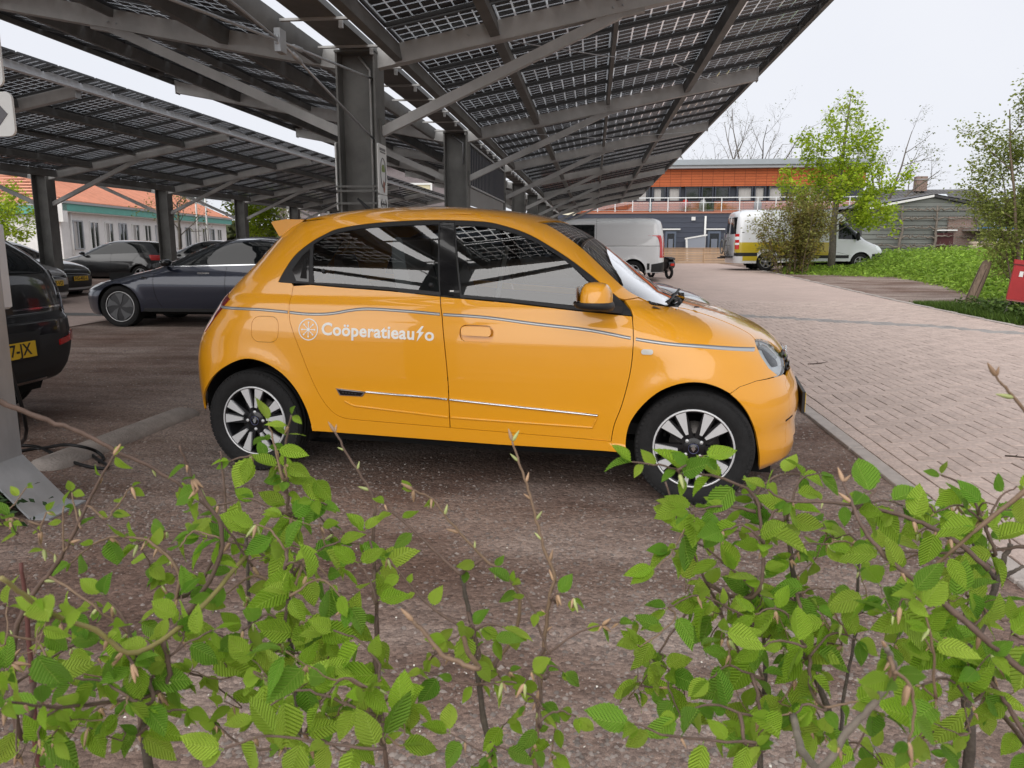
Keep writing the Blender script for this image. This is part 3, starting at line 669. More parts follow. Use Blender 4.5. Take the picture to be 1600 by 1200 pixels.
def wheel(parent, x, y, side, R, w, rim, style, rot, name='wheel'):
    """side -1: outer face looks to -y. style selects the rim"""
    r = link(name, tyre_mesh_cached(R, w, rim), parent, (x, y, R), (0, 0, 0) if side < 0 else (0, 0, math.pi))
    r.name = name
    h = w / 2
    b = MB(); b.lathe([(rim - .002, -h * .80), (rim - .012, -h * .86), (rim - .020, -h * .76), (rim - .028, -h * .45), (rim - .05, h * .6), (.04, h * .6)], 48, 'y'); rm = b.build('rim', mat('rim_black', (.012, .012, .014), .3, .3, coat=.3) if style != 'steel' else mat('rim_grey', (.18, .18, .19), .5, .4), r)
    lip = MB(); lip.lathe([(rim - .002, -h * .81), (rim - .004, -h * .88), (rim - .011, -h * .88), (rim - .014, -h * .81)], 48, 'y'); lip.build('rim_lip', M_SILVER, r)
    disc = MB(); disc.lathe([(0, -h * .05), (rim * .62, -h * .05), (rim * .62, h * .05)], 32, 'y'); disc.build('brake_disc', mat('brake_steel', (.13, .12, .115), .45, .8), r)
    if style == 'twin':
        bk = MB()
        for k in range(5):
            for sg in (-1, 1):
                a = rot + 2 * math.pi * k / 5 + sg * math.radians(10); wedge(bk, a, .045, rim - .012, .045, .064, -h * .70, -h * .35, sg * math.radians(3.5))
        bk.lathe([(0, -h * .72), (.05, -h * .72), (.066, -h * .60), (.07, -h * .3)], 32, 'y'); bk.build('spokes', MATS['rim_black'], r)
        sv = MB()
        for k in range(5):
            for sg in (-1, 1):
                a = rot + 2 * math.pi * k / 5 + sg * math.radians(10.5); wedge(sv, a, .078, rim - .007, .014, .056, -h * .82, -h * .66, sg * math.radians(4))
        sv.build('spoke_faces', M_SILVER, r)
        cp = MB(); cp.lathe([(0, -h * .80), (.024, -h * .80), (.028, -h * .74), (.028, -h * .6)], 24, 'y'); cp.build('hub_cap', M_GLOSSBLK, r)
        lg = MB(); lg.prism([(0, .017), (.011, 0), (0, -.017), (-.011, 0)][::-1], -h * .80 - .0022, -h * .80 - .0004, 'y'); lg.build('emblem', M_CHROME, r)
        cr_ = MB(); cr_.lathe([(.024, -h * .80 - .0004), (.024, -h * .80 - .0014), (.0265, -h * .80 - .0014), (.0265, -h * .80 + .0004)], 24, 'y'); cr_.build('cap_ring', mat('cap_ring_blue', (.12, .13, .25), .3, .6), r)
        nu = MB()
        for k in range(4):
            a = rot * 0 + math.pi / 2 * k + .02 + (0 if abs(rot - 1.6) < .3 else math.radians(40)); nu.lathe([(0, -h * .76), (.009, -h * .76), (.009, -h * .6)], 10, 'y', (.05 * math.cos(a), 0, .05 * math.sin(a)))
        nu.build('wheel_bolts', M_SILVER, r)
    elif style == 'aero':
        bk = MB(); bk.lathe([(0, -h * .78), (rim * .55, -h * .80), (rim - .010, -h * .72)], 40, 'y'); bk.build('cover', mat('aero_dark', (.03, .031, .034), .45), r)
        fl = MB()
        for k in range(5):
            a = rot + 2 * math.pi * k / 5; q = [(.03, -.25), (.10, -.42), (rim * .72, -.30), (rim - .02, -.36), (rim - .018, .36), (rim * .6, .22), (.09, .10)]
            poly = [(r_ * math.cos(a + t_), r_ * math.sin(a + t_)) for r_, t_ in q]; fl.prism(poly[::-1], -h * .86, -h * .72, 'y')
        fl.build('fins', mat('aero_grey', (.10, .103, .108), .4, .3), r)
    else:
        bk = MB()
        for k in range(5): wedge(bk, rot + 2 * math.pi * k / 5, .04, rim - .01, .07, .08, -h * .75, -h * .4)
        bk.lathe([(0, -h * .78), (.06, -h * .76), (.07, -h * .4)], 24, 'y'); bk.build('spokes', mat('spoke_grey', (.28, .28, .29), .4, .6), r)
    return r
_TY = {}
def tyre_mesh_cached(R, w, rim):
    k = (R, w, rim)
    if k not in _TY: _TY[k] = tyre_mesh(*k)
    return _TY[k]
def text_on(shell, root, name, body, mt, x0, z0, height, dz, side=-1, off=.0022, tight=1.0, bold=.012, width=None):
    """flat lettering wrapped onto the side of the body, running towards +x"""
    cu = bpy.data.curves.new(name, 'FONT'); cu.body = body; cu.size = 1; cu.offset = bold; cu.resolution_u = 4; cu.space_character = tight
    ob = bpy.data.objects.new(name, cu); COL.objects.link(ob); dg = bpy.context.evaluated_depsgraph_get(); dg.update()
    me = bpy.data.meshes.new_from_object(ob.evaluated_get(dg)); bpy.data.objects.remove(ob)
    co = np.array([v.co[:] for v in me.vertices]); wd_ = co[:, 0].max() - co[:, 0].min(); k = height; kx = (width / wd_) if width else k
    X = x0 + (co[:, 0] - co[:, 0].min()) * kx; Z = z0 + co[:, 1] * k + dz * (X - x0); P = np.stack([X, side * shell.b.y(X, Z), Z], 1); P = P + shell.normal(P) * off
    me.vertices.foreach_set('co', P.ravel())
    me.materials.clear(); me.materials.append(mt); return link(name, me, root)
# ------------------------------------------------------------------ the yellow hatchback
def yellow_car():
    YW = [(0,.70),(.14,.755),(.2,.785),(.35,.806),(.5,.817),(.65,.822),(.80,.818),(.88,.806),(.93,.791),(.97,.785),(1.0,.774),(1.03,.757),(1.08,.7456),(1.14,.7296),(1.2,.7109),(1.28,.6821),(1.35,.653),(1.42,.621),(1.46,.592),(1.49,.545),(1.515,.44),(1.535,.2),(1.54,.02)]
    YF = [(0,2.9),(.14,2.95),(.2,3.025),(.27,3.04),(.36,3.03),(.46,3.043),(.55,3.03),(.62,3.0),(.67,2.98),(.72,2.957),(.775,2.915),(.835,2.836),(.87,2.767),(.91,2.669),(.95,2.535),(.98,2.416),(1.0,2.335),(1.02,2.28),(1.07,2.212),(1.14,2.11),(1.26,1.955),(1.37,1.802),(1.43,1.687),(1.47,1.58),(1.5,1.42),(1.525,1.15),(1.54,.95)]
    YR = [(0,-.3),(.2,-.45),(.35,-.565),(.5,-.575),(.62,-.57),(.75,-.545),(.87,-.465),(1.03,-.342),(1.2,-.162),(1.35,-.035),(1.42,.04),(1.46,.13),(1.5,.35),(1.525,.6),(1.54,.85)]
    YA = [(0,2.3),(.5,2.38),(.7,2.3),(.85,2.1),(.95,1.95),(1.02,1.93),(1.1,1.90),(1.25,1.68),(1.40,1.42),(1.47,1.2),(1.54,.92)]
    YB = [(0,.05),(.6,.0),(.9,.1),(1.1,.2),(1.3,.4),(1.45,.6),(1.54,.88)]
    def D(x, z): return .006 * sstep((.31 - z) / .02) * sstep((x - .3) / .1) * sstep((2.25 - x) / .1)
    B = Body(YW, YF, YR, YA, YB, n=2.6, nr=3.2, arch=((2.492, .31, .335), (0, .33, .34)), D=D)
    gs = np.linspace(-.15, .43, 20); GB = Body([(1.03 + s_, .757 - .21 * s_ - .359 * s_ * s_) for s_ in gs], [(.8, 3.7), (1.5, 3.7)], [(.8, -1.5), (1.5, -1.5)], [(.8, 1.0), (1.5, 1.0)], [(.8, .5), (1.5, .5)], n=2.6, nr=2.6)
    root = empty('yellow_hatchback', (-1.8307, 4.9589, 0), -.15078, 'yellow-orange five-door hatchback with white lettering on its doors', 'car')
    sh = Shell(B, root); gsh = Shell(GB, root)
    PAINT = mat('yellow_paint', (.84, .365, .010), .28, 0, coat=1., spec=.5)
    WHITE = mat('decal_white', (.86, .85, .80), .4, coat=.3)
    dlo_c = [(.192,1.101),(.183,1.109),(.225,1.19),(.272,1.257),(.351,1.322),(.432,1.367),(.514,1.399),(.679,1.424),(.884,1.438),(1.102,1.442),(1.352,1.431),(1.483,1.405),(1.614,1.36),(1.746,1.289),(1.878,1.206),(2.014,1.106),(2.109,1.027),(2.154,.988),(2.168,.958)]
    dlo_b = [(2.168,.957),(2.029,.973),(1.894,.982),(1.532,1.015),(1.235,1.034),(1.151,1.039),(.865,1.065),(.585,1.08),(.383,1.093),(.267,1.096),(.192,1.100)]
    dlo = catmull(dlo_c, 4)[:-1] + catmull(dlo_b, 3)[:-1]
    rd_rear = catmull([(.276,1.083),(.267,.98),(.275,.903),(.303,.827),(.35,.711),(.401,.581),(.451,.476),(.502,.404),(.55,.368),(.61,.352),(.70,.348)], 4)
    split = catmull([(1.213,.337),(1.212,.475),(1.21,.604),(1.192,.803),(1.172,.936),(1.151,1.039)], 4)
    belt_r = [(.865,1.065),(.585,1.08),(.383,1.093)]
    rdoor = rd_rear + split[0:] + [(.865,1.063),(.585,1.078),(.383,1.091)]
    fd_front = catmull([(2.168,.957),(2.181,.86),(2.179,.75),(2.166,.651),(2.133,.511),(2.097,.406),(2.082,.317)], 4)
    fdoor = split[::-1] + [(2.082,.317)] + fd_front[::-1][1:] + [(2.029,.971),(1.894,.980),(1.532,1.013),(1.235,1.032)]
    farch = catmull([(2.156,.268),(2.161,.36),(2.184,.439),(2.243,.525),(2.325,.598),(2.43,.640),(2.535,.642),(2.641,.600),(2.726,.519),(2.78,.414),(2.811,.293),(2.819,.224),(2.822,.165)], 4)
    rarch = catmull([(-.385,.33),(-.375,.385),(-.342,.441),(-.239,.552),(-.127,.628),(0,.674),(.119,.658),(.233,.596),(.314,.505),(.363,.405),(.382,.324),(.39,.271)], 4)
    def xseam(z, t=.84): return float(B.xb(z) - t * (B.xb(z) - B.xr(z)))
    rear = [(xseam(z), z) for z in np.linspace(.33, 1.40, 26)]
    topl = [(xseam(1.43), 1.43)] + [(x, z) for x, z in zip([.42, .55, .8, 1.1, 1.35, 1.5, 1.58], [1.452, 1.462, 1.468, 1.47, 1.462, 1.448, 1.436])]
    wse = catmull([(1.655,1.418),(1.74,1.372),(1.852,1.296),(1.978,1.194),(2.105,1.089),(2.177,1.041),(2.25,1.003)], 4)
    fuel = [(.125 + a, .842 + b) for a, b in rrect(.172, .145, .05)]
    cup = [(1.368 + a, .852 + b - .02 * a) for a, b in rrect(.185, .088, .035)]
    aseam = [(2.177,1.036),(2.119,1.030)]
    hoodedge = catmull([(2.337,.986),(2.412,.972),(2.504,.947),(2.594,.918),(2.677,.885),(2.743,.852),(2.774,.826)], 3)
    headl = catmull([(2.773,.827),(2.81,.822),(2.865,.794),(2.92,.745),(2.937,.706),(2.937,.673),(2.923,.650),(2.89,.649),(2.843,.692),(2.804,.752),(2.78,.802)], 4, True)
    bseam = [(2.655,.592),(2.70,.622),(2.78,.643),(2.885,.650)]
    def yend(x, z): return float(B.y(x, z))
    def xend(y, z):
        x = B.xa(z)
        for _ in range(5): x = B.xa(z) + (B.xf(z) - B.xa(z)) * max(0, 1 - (abs(y) / B.W(x, z)) ** B.n) ** (1 / B.n)
        return float(x)
    glass_mat('headlamp_lens', (.92, .94, .95), 0., 1.45, 1., .02)
    for side in (-1, 1):
        outer = [(2.156,.266),(1.485,.262),(.39,.271)] + rarch[::-1][1:] + rear + topl + wse[:-1] + [(2.18,1.038)] + aseam + [(2.154,.989),(2.168,.959)] + fd_front[1:] + [(2.08,.30),(2.158,.30)]
        outer = outer[:1] + outer[1:]
        holes = [rdoor, fdoor, dlo, fuel]
        # doors and window opening share edges with the holes: cut them as one opening
        opening = rd_rear + [(1.213,.337),(2.082,.317)] + fd_front[::-1][1:] + [p for p in catmull(dlo_c, 4)[::-1]][1:-1] + [(.192,1.100),(.267,1.096)]
        panel = sh.side('body_side', outer[:-2] + [(2.075,.30),(2.158,.30)], PAINT, side, [opening, fuel], .03) if False else None
        # body side = outer contour whose front edge is the A pillar; the door opening is cut out
        o2 = [(2.156,.266),(1.485,.262),(.39,.271)] + rarch[::-1][1:] + rear + topl + wse[:-1] + [(2.18,1.040),(2.120,1.034)]
        o2 += [p for p in catmull(dlo_c, 4)[::-1] if p[0] < 2.10][:] + [(.192,1.1),(.267,1.096)] + rd_rear + [(1.213,.337),(2.082,.317),(2.085,.302),(2.156,.302)]
        sh.side('body_side', o2, PAINT, side, [fuel], .028)
        sh.side('fuel_flap', fuel, PAINT, side, (), .03, gap=.0022)
        rd = sh.side('rear_door', rdoor, PAINT, side, (), .028, gap=.0026)
        fd = sh.side('front_door', fdoor, PAINT, side, [cup], .028, gap=.0026)
        sh.side('handle_cup', cup, PAINT, side, (), .02, off=-.016, rim=0, parent=fd)
        sh.side('handle', [(1.368 + a, .862 + b - .02 * a) for a, b in rrect(.162, .046, .018)], PAINT, side, (), .02, off=.014, rim=.016, parent=fd)
        fen = farch[:[i for i, p in enumerate(farch) if p[0] > 2.62][0]] + bseam + [(2.89,.653),(2.843,.694),(2.802,.753),(2.778,.803),(2.771,.828)] + hoodedge[::-1][1:] + [(2.25,1.001),(2.177,1.036),(2.119,1.030),(2.156,.989),(2.170,.958)] + fd_front[1:] + [(2.085,.300),(2.156,.300)]
        fe = sh.side('front_fender', fen, PAINT, side, (), .026, gap=.0014)
        sh.side('side_indicator', [(2.251 + a, .787 + b) for a, b in rrect(.058, .026, .012)], mat('indicator_lens', (.62, .62, .58), .2, coat=.6), side, (), .01, off=.006, rim=.008, parent=fe)
        # bumper corner
        bz = [(xend(.5, z), z) for z in np.linspace(.165, .60, 16)] + [(xend(.43, .63), .63), (2.925,.648)]
        ai = [i for i, p in enumerate(farch) if p[0] > 2.66][0]
        bp = [(2.655,.590)] + farch[ai:] + [(2.86,.160)] + bz + [(2.89,.647)] + bseam[::-1][1:-1]
        sh.side('bumper_corner', bp, PAINT, side, (), .024, gap=.001)
        # window band: black frame, glass, pillar trim
        rgl = catmull([(.402,1.104),(.385,1.20),(.372,1.312)], 3) + catmull([(.372,1.312),(.43,1.346),(.52,1.377),(.683,1.401),(.889,1.413),(1.10,1.418)], 4)[1:] + [(1.143,1.062),(.862,1.083),(.58,1.098)]
        fgl = catmull([(1.197,1.412),(1.359,1.404),(1.49,1.379),(1.619,1.335),(1.753,1.264),(1.867,1.188),(1.925,1.14),(1.985,1.09),(1.99,1.00)], 4) + [(1.87,1.004),(1.529,1.034),(1.27,1.050)]
        bpil = [(1.106,1.430),(1.188,1.428),(1.262,1.036),(1.152,1.042)]
        vent = [(.295,1.11),(.372,1.105),(.355,1.285),(.315,1.25),(.262,1.17)]
        fr = sh.side('window_frame', inset(dlo, .002), M_BLACKPL, side, [rgl, fgl, bpil], .03, off=-.001)
        gsh.side('rear_window', rgl, glass_mat('side_glass', (.58, .62, .63), 0., 1.55, 1.5, .04) if 'side_glass' not in MATS else MATS['side_glass'], side, (), .035, off=-.005, rim=0)
        gsh.side('front_window', fgl, MATS['side_glass'], side, (), .035, off=-.005, rim=0)
        sh.side('pillar_trim', bpil, M_GLOSSBLK, side, (), .03, off=-.001, gap=.002)
        sh.side('handle_trim', vent, M_GLOSSBLK, side, (), .03, off=.001, rim=.004, parent=fr)
        sh.side('hidden_handle', [(.318,1.125),(.358,1.122),(.343,1.235),(.330,1.235)], M_DARK, side, (), .03, off=.003, rim=.003, parent=fr)
        sh.side('model_badge', [(1.228 + a, 1.066 + b) for a, b in ((-.030, -.006), (.03, -.008), (.03, .004), (-.03, .006))], mat('badge_dark', (.03, .03, .03), .3), side, (), .03, off=.002, rim=.002, parent=fr)
        sh.side('badge_mark', [(1.216 + a, 1.067 + b) for a, b in rrect(.022, .006, .002)], WHITE, side, (), .03, off=.004, rim=0, parent=fr)
        for px_, pz_ in ((.455, 1.165), (1.095, 1.098)):
            p, nrm = sh.on(px_, pz_, side, .001); q = MB(); q.lathe([(0, .010), (.008, .010), (.0125, .004), (.0125, -.004)], 16, 'z'); o = q.build('window_catch', M_BLACKPL, root); o.location = p; o.rotation_euler = nrm.to_track_quat('Z', 'Y').to_euler()
        # bright mouldings
        CH = mat('silver_stripe', (.52, .54, .55), .3, .6)
        crm = catmull([(-.215,.951),(.061,.949),(.257,.938),(.374,.930),(.517,.934),(.656,.957),(.768,.965),(1.012,.955),(1.165,.945),(1.405,.935),(1.669,.909),(1.924,.888),(2.049,.871),(2.172,.850),(2.35,.827),(2.527,.813),(2.767,.786)], 6); crm = densify(crm, .005, False)
        for (a, b, par) in ((-.22, .262, root), (.276, 1.163, rd), (1.178, 2.172, fd), (2.190, 2.775, fe)):
            seg = [p for p in crm if a < p[0] < b]
            sh.strip('silver_stripe', seg, .0165, CH, side, .002, .004, par); sh.strip('stripe_upper_grey', [(x, z + .0065) for x, z in seg], .006, mat('stripe_grey', (.16, .17, .18), .4), side, .0035, .003, par)  # narrow darker grey line along the upper edge of the stripe
        for (a, b, par) in ((.735, 1.205, rd), (1.219, 2.012, fd)):
            xs = np.linspace(a, b, 24); zs = np.interp(xs, [.55, .731, 1.146, 1.218, 2.015], [.521, .514, .499, .495, .452]); sh.strip('chrome_strip', list(zip(xs, zs)), .014, M_CHROME, side, .005, .009, par)
        for (a, b, par) in ((.60, 1.203, rd), (1.222, 1.985, fd)):
            xs = np.linspace(a, b, 30); sh.strip('door_crease', list(zip(xs, np.interp(xs, [.58, .60, .65, 1.209, 1.984], [.475, .455, .432, .396, .386]))), .013, PAINT, side, .0035, .0045, par)
        sh.strip('door_crease', [(1.985,.388),(1.995,.41),(2.008,.44)], .010, PAINT, side, .003, .004, fd)
        tr_ = sh.side('door_trim', [(.553,.527),(.735,.516),(.71,.487),(.575,.487)], M_CHROME, side, (), .03, off=.005, rim=.006, parent=rd)
        sh.side('trim_insert', [(.566,.521),(.722,.511),(.702,.491),(.582,.491)], M_GLOSSBLK, side, (), .03, off=.0075, rim=.003, parent=tr_)
        for q_ in range(5): sh.side('trim_letters', [(.60 + q_ * .018 + a, .506 - q_ * .0008 + b) for a, b in rrect(.011, .007, .002)], mat('trim_letter', (.06, .06, .065), .3, .5), side, (), .03, off=.009, rim=0, parent=tr_)
        # head lamp: silver bowl behind a clear lens
        hl = sh.side('headlamp', headl, mat('lamp_housing', (.78, .82, .82), .35, .0), side, (), .016, off=-.022, rim=0)
        sh.side('lamp_reflector', inset(headl, .030), mat('lamp_dark', (.03, .034, .038), .25, .3), side, (), .016, off=-.016, rim=.004, parent=hl)
        sh.side('light_bar', catmull([(2.84,.700),(2.88,.664),(2.918,.662),(2.924,.690),(2.88,.694)], 3, True), mat('lamp_white', (.80, .84, .86), .25), side, (), .012, off=-.011, rim=.006, parent=hl)
        sh.side('light_bar', catmull([(2.80,.80),(2.83,.803),(2.875,.765),(2.90,.735),(2.885,.732),(2.84,.775)], 3, True), mat('lamp_chrome', (.5, .53, .55), .2, .8), side, (), .012, off=-.012, rim=.006, parent=hl)
        sh.side('lens', inset(headl, .002), MATS['headlamp_lens'], side, (), .018, off=-.001, rim=.003, parent=hl)
        sh.side('tail_lamp', [(-.150,1.000),(-.205,.940),(-.275,.868),(-.330,.805),(-.42,.80),(-.395,.90),(-.33,.985),(-.25,1.03)], mat('tail_red', (.22, .006, .010), .12, coat=1.), side, (), .02, off=.004, rim=.012)
        # wheel housing
        for ax, ar in ((2.492, .338), (0., .345)):
            lin = MB(); n = 20; vs = []
            for yy in (.42, .785):
                for k in range(n + 1):
                    a = math.radians(-20 + 220 * k / n); lx, lz = ax + ar * 1.04 * math.cos(a), .315 + ar * math.sin(a); vs.append((lx, side * min(yy, float(B.y(lx, max(lz, .2))) - .03), lz))
            lin.add(vs, [(k, k + 1, n + 2 + k, n + 1 + k) for k in range(n)]); lin.add([(ax - .4, side * .42, .1), (ax + .4, side * .42, .1), (ax + .4, side * .42, .70), (ax - .4, side * .42, .70)], [(0, 1, 2, 3)])
            lin.build('wheel_liner', M_DARK, root)
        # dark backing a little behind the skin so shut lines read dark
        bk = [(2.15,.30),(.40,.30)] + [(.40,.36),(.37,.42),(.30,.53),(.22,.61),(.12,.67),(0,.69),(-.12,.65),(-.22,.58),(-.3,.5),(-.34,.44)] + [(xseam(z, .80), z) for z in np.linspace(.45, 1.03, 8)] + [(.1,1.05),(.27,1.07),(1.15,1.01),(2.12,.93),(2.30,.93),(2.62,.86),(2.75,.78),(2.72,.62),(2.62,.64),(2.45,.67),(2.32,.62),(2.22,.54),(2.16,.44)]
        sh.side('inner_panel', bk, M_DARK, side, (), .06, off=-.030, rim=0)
        # door mirror
        s = side; mm = MB(); cx, cy, cz = 1.992, s * .905, 1.036; n = 20; rings = []
        vs = []; fs = []
        for i in range(9):
            ph = math.pi / 2 * i / 8; zz = .094 * math.sin(ph) ** .9; rr = max(.02, math.cos(ph) ** .55)
            for k in range(n):
                a = 2 * math.pi * k / n; ca, sa = math.cos(a), math.sin(a); ex = .09 * rr * math.copysign(abs(ca) ** .75, ca); ey = .105 * rr * math.copysign(abs(sa) ** .75, sa)
                if ca < 0: ex *= .75
                vs.append((cx + .004 + ex, cy + ey, cz + zz))
        for i in range(8):
            for k in range(n): a, b = i * n + k, i * n + (k + 1) % n; fs.append((a, b, b + n, a + n))
        fs.append(tuple(8 * n + k for k in range(n))); mm.add(vs, fs, True); mi = mm.build('mirror_cap', PAINT, fd)
        bs = MB(); vs = []; fs = []
        for i, (zz, kx, ox) in enumerate(((.0, 1.02, .0), (-.012, 1.06, .004), (-.028, 1.0, .012), (-.040, .72, .03))):
            for k in range(n):
                a = 2 * math.pi * k / n; ca, sa = math.cos(a), math.sin(a); ex = .092 * kx * math.copysign(abs(ca) ** .75, ca); ey = .106 * kx * math.copysign(abs(sa) ** .75, sa)
                vs.append((cx + ox + ex, cy + ey, cz + zz))
        for i in range(3):
            for k in range(n): a, b = i * n + k, i * n + (k + 1) % n; fs.append((a + n, b + n, b, a))
        fs.append(tuple(3 * n + k for k in range(n))[::-1]); bs.add(vs, fs, True)
        bs.bar((cx + .02, cy - s * .02, cz - .028), (2.09, s * .745, .985), .07, .035); bs.build('mirror_base', M_BLACKPL, fd)
        MB().box((cx - .068, cy, cz + .038), (.006, .17, .068)).build('mirror_glass', mat('mirror_glass', (.6, .6, .62), .03, 1.), fd)
        wheel(root, 2.492, side * .70, side, .298, .185, .206, 'twin', math.radians(54), 'wheel')
        wheel(root, 0, side * .70, side, .300, .190, .206, 'twin', math.radians(92), 'wheel')
    # roof, windscreen, bonnet, front and rear
    L = [(x, -yend(x, z)) for x, z in topl]
    wtop = [(-.50,1.424),(-.3,1.438),(0,1.445),(.3,1.438),(.50,1.424)]
    rf = [(xend(y, z), y) for y, z in wtop]
    rr_ = [(.20, -.40), (.13, -.2), (.11, 0), (.13, .2), (.20, .40)]
    roofp = L + [(1.625, -yend(1.625, 1.425) )] + rf + [(1.625, yend(1.625, 1.425))] + mirror_y(L)
    roofp += rr_[::-1]
    sh.top('roof', roofp, PAINT, 1.30, 1.5395, h=.05, rim=.01)
    wp = [(-yend(x, z), z) for x, z in wse] + [(-.45,.992),(-.2,.99),(.2,.99),(.45,.992)] + [(yend(x, z), z) for x, z in wse[::-1]] + [(y, z) for y, z in wtop[::-1]]
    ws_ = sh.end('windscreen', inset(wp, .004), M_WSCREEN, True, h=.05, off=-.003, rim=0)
    inner = inset(wp, .034); band = sh.end('windscreen_border', inset(wp, .002), M_GLOSSBLK, True, [inner], h=.03, off=-.0045, rim=0, parent=ws_)
    hl2 = [(2.774,.826),(2.81,.820),(2.865,.793),(2.915,.745)]
    he = [(x, -yend(x, z)) for x, z in hoodedge] + [(x, -yend(x, z)) for x, z in hl2[1:]]
    nose = [(xend(y, .742), y) for y in (-.33, -.2, 0, .2, .33)]
    hoodp = he + nose + mirror_y(he) + [(2.372, .5), (2.385, .2), (2.385, -.2), (2.372, -.5)]
    hd = sh.top('bonnet', hoodp, PAINT, .60, 1.06, h=.035, gap=.002)
    cow = MB(); cow.add([(2.255, -.64, .995), (2.255, .64, .995), (2.375, .52, .955), (2.375, -.52, .955), (2.33, 0, .985)], [(0, 3, 4), (3, 2, 4), (2, 1, 4), (1, 0, 4)]); cow.build('cowl', M_BLACKPL, root)
    for y0, y1, x1 in ((-.50, -.02, 2.345), (.10, .52, 2.33)):
        wpr = MB(); wpr.tube([(2.35, y1, .985), (2.338, (y0 + y1) / 2, 1.015), (2.315, y0, 1.012)], [.010, .007, .005], 6); wpr.tube([(2.33, y0 - .06, 1.012), (2.335, y0 + .5, 1.018)], .008, 6); wpr.lathe([(0, .02), (.018, .02), (.022, -.02)], 12, 'z', (2.352, y1, .98)); wpr.build('wiper', M_BLACKPL, root)
    ws2 = MB(); ws2.lathe([(0, .006), (.014, .006), (.016, 0)], 10, 'z', (2.47, -.33, .972)); ws2.build('washer_jet', M_BLACKPL, hd)
    fz = np.linspace(.165, .60, 14)
    fb = [(-.5, z) for z in fz] + [(-.43,.63),(-.36,.648),(.36,.648),(.43,.63)] + [(.5, z) for z in fz[::-1]]
    hole_ = [(y, z) for y, z in ((-.33,.20),(.33,.20),(.36,.30),(-.36,.30))]
    fbo = sh.end('front_bumper', fb, PAINT, True, [hole_], h=.035)
    sh.end('lower_grille', inset(hole_, -.01), M_BLACKPL, True, h=.05, off=-.03, rim=0, parent=fbo)
    gr_ = sh.end('grille', [(-.345,.652),(.345,.652),(.33,.738),(-.33,.738)], M_BLACKPL, True, h=.03, off=-.006)
    for z_ in (.668, .694, .720): sh.end('grille_bar', [(-.32, z_ - .006), (.32, z_ - .006), (.32, z_ + .006), (-.32, z_ + .006)], M_GLOSSBLK, True, h=.05, off=.006, rim=.012, parent=gr_)
    em = MB(); em.prism([(0, .046), (.03, 0), (0, -.046), (-.03, 0)], 0, .010, 'x', (xend(0, .70) - .002, 0, .695)); em.build('emblem', M_CHROME, gr_)
    for s_ in (-1, 1):      # crease in the bumper corner with an air slot
        sh.side('bumper_slot', [(2.945,.418),(2.985,.430),(2.985,.421),(2.945,.408)], M_DARK, s_, (), .02, off=.001, rim=.002)
    MB().box((xend(0, .46) + .012, 0, .462), (.016, .53, .12)).build('number_plate', mat('plate_back', (.02, .02, .02), .5), root)
    MB().box((xend(0, .46) + .022, 0, .462), (.004, .51, .105)).build('plate_face', mat('plate_yellow', (.75, .48, .03), .4), root.children[-1] if False else root)
    rz_ = list(np.linspace(.33, 1.40, 18))
    def ysm(z): x = xseam(z); return yend(x, z)
    sh.end('rear_body', [(-ysm(z), z) for z in rz_] + [(ysm(z), z) for z in rz_[::-1]], PAINT, False, h=.06, rim=0, holes=[[(-.50,1.0),(.50,1.0),(.42,1.34),(-.42,1.34)]])
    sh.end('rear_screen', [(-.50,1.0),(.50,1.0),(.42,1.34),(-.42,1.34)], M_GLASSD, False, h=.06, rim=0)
    sp = MB(); yy = np.linspace(-.52, .52, 15); vs = []; fs = []
    for y in yy:
        k = 1 - .5 * (abs(y) / .52) ** 4; q = .03 * (1 - (abs(y) / .52) ** 2)
        for (x, z) in ((.24, 1.452), (.12, 1.452 + .004), (.028 - q, 1.443), (.024 - q, 1.434), (.070, 1.358), (.12, 1.37)): vs.append((x, y, z + q * .5))
    for i in range(14):
        for k in range(6): a, b = i * 6 + k, i * 6 + (k + 1) % 6; fs.append((a, b, b + 6, a + 6))
    fs += [tuple(range(5, -1, -1)), tuple(84 + k for k in range(6))]; sp.add(vs, fs, False); sp.build('spoiler', PAINT, root)
    an = MB(); an.tube([(.42, 0, 1.515), (.40, 0, 1.535), (.33, 0, 1.60)], [.022, .014, .006], 8); an.build('antenna', M_BLACKPL, root)
    # cabin
    sh.top('headliner', [(.35, -.48), (1.5, -.48), (1.6, 0), (1.5, .48), (.35, .48), (.25, 0)], mat('headliner_grey', (.52, .52, .50), .9), 1.30, 1.5395, h=.08, off=-.035, rim=0)
    SEAT = mat('seat_cloth', (.20, .205, .205), .9, bump=.2, bscale=250); TRIMW = mat('cabin_light', (.66, .68, .67), .6)
    MB().box((1.1, 0, .36), (2.5, 1.35, .06)).build('cabin_floor', M_DARK, root)
    ds = MB(); ds.prism([(2.12,.55),(2.18,.97),(1.98,1.0),(1.80,.93),(1.75,.75),(1.82,.55)], -.66, .66, 'y'); ds.build('dashboard', mat('dash', (.025, .026, .028), .7), root)
    for y in (-.34, .34):
        st = MB(); n = 10
        st.prism(catmull([(1.02,.62),(1.50,.66),(1.53,.56),(1.05,.48)], 4, True), y - .24, y + .24, 'y')
        st.prism(catmull([(1.06,.60),(.96,.95),(.88,1.18),(.86,1.33),(.80,1.33),(.80,1.15),(.86,.92),(.95,.58)], 4, True), y - .21, y + .21, 'y'); st.build('front_seat', SEAT, root)
    rs = MB(); rs.prism(catmull([(.25,.62),(.72,.64),(.72,.55),(.28,.50)], 4, True), -.6, .6, 'y'); rs.prism(catmull([(.30,.6),(.12,1.03),(.05,1.03),(.18,.6)], 4, True), -.6, .6, 'y')
    for y in (-.33, .33): rs.prism(catmull([(.12,1.03),(.09,1.22),(.04,1.22),(.05,1.03)], 4, True), y - .12, y + .12, 'y')
    rs.build('rear_seat', SEAT, root)
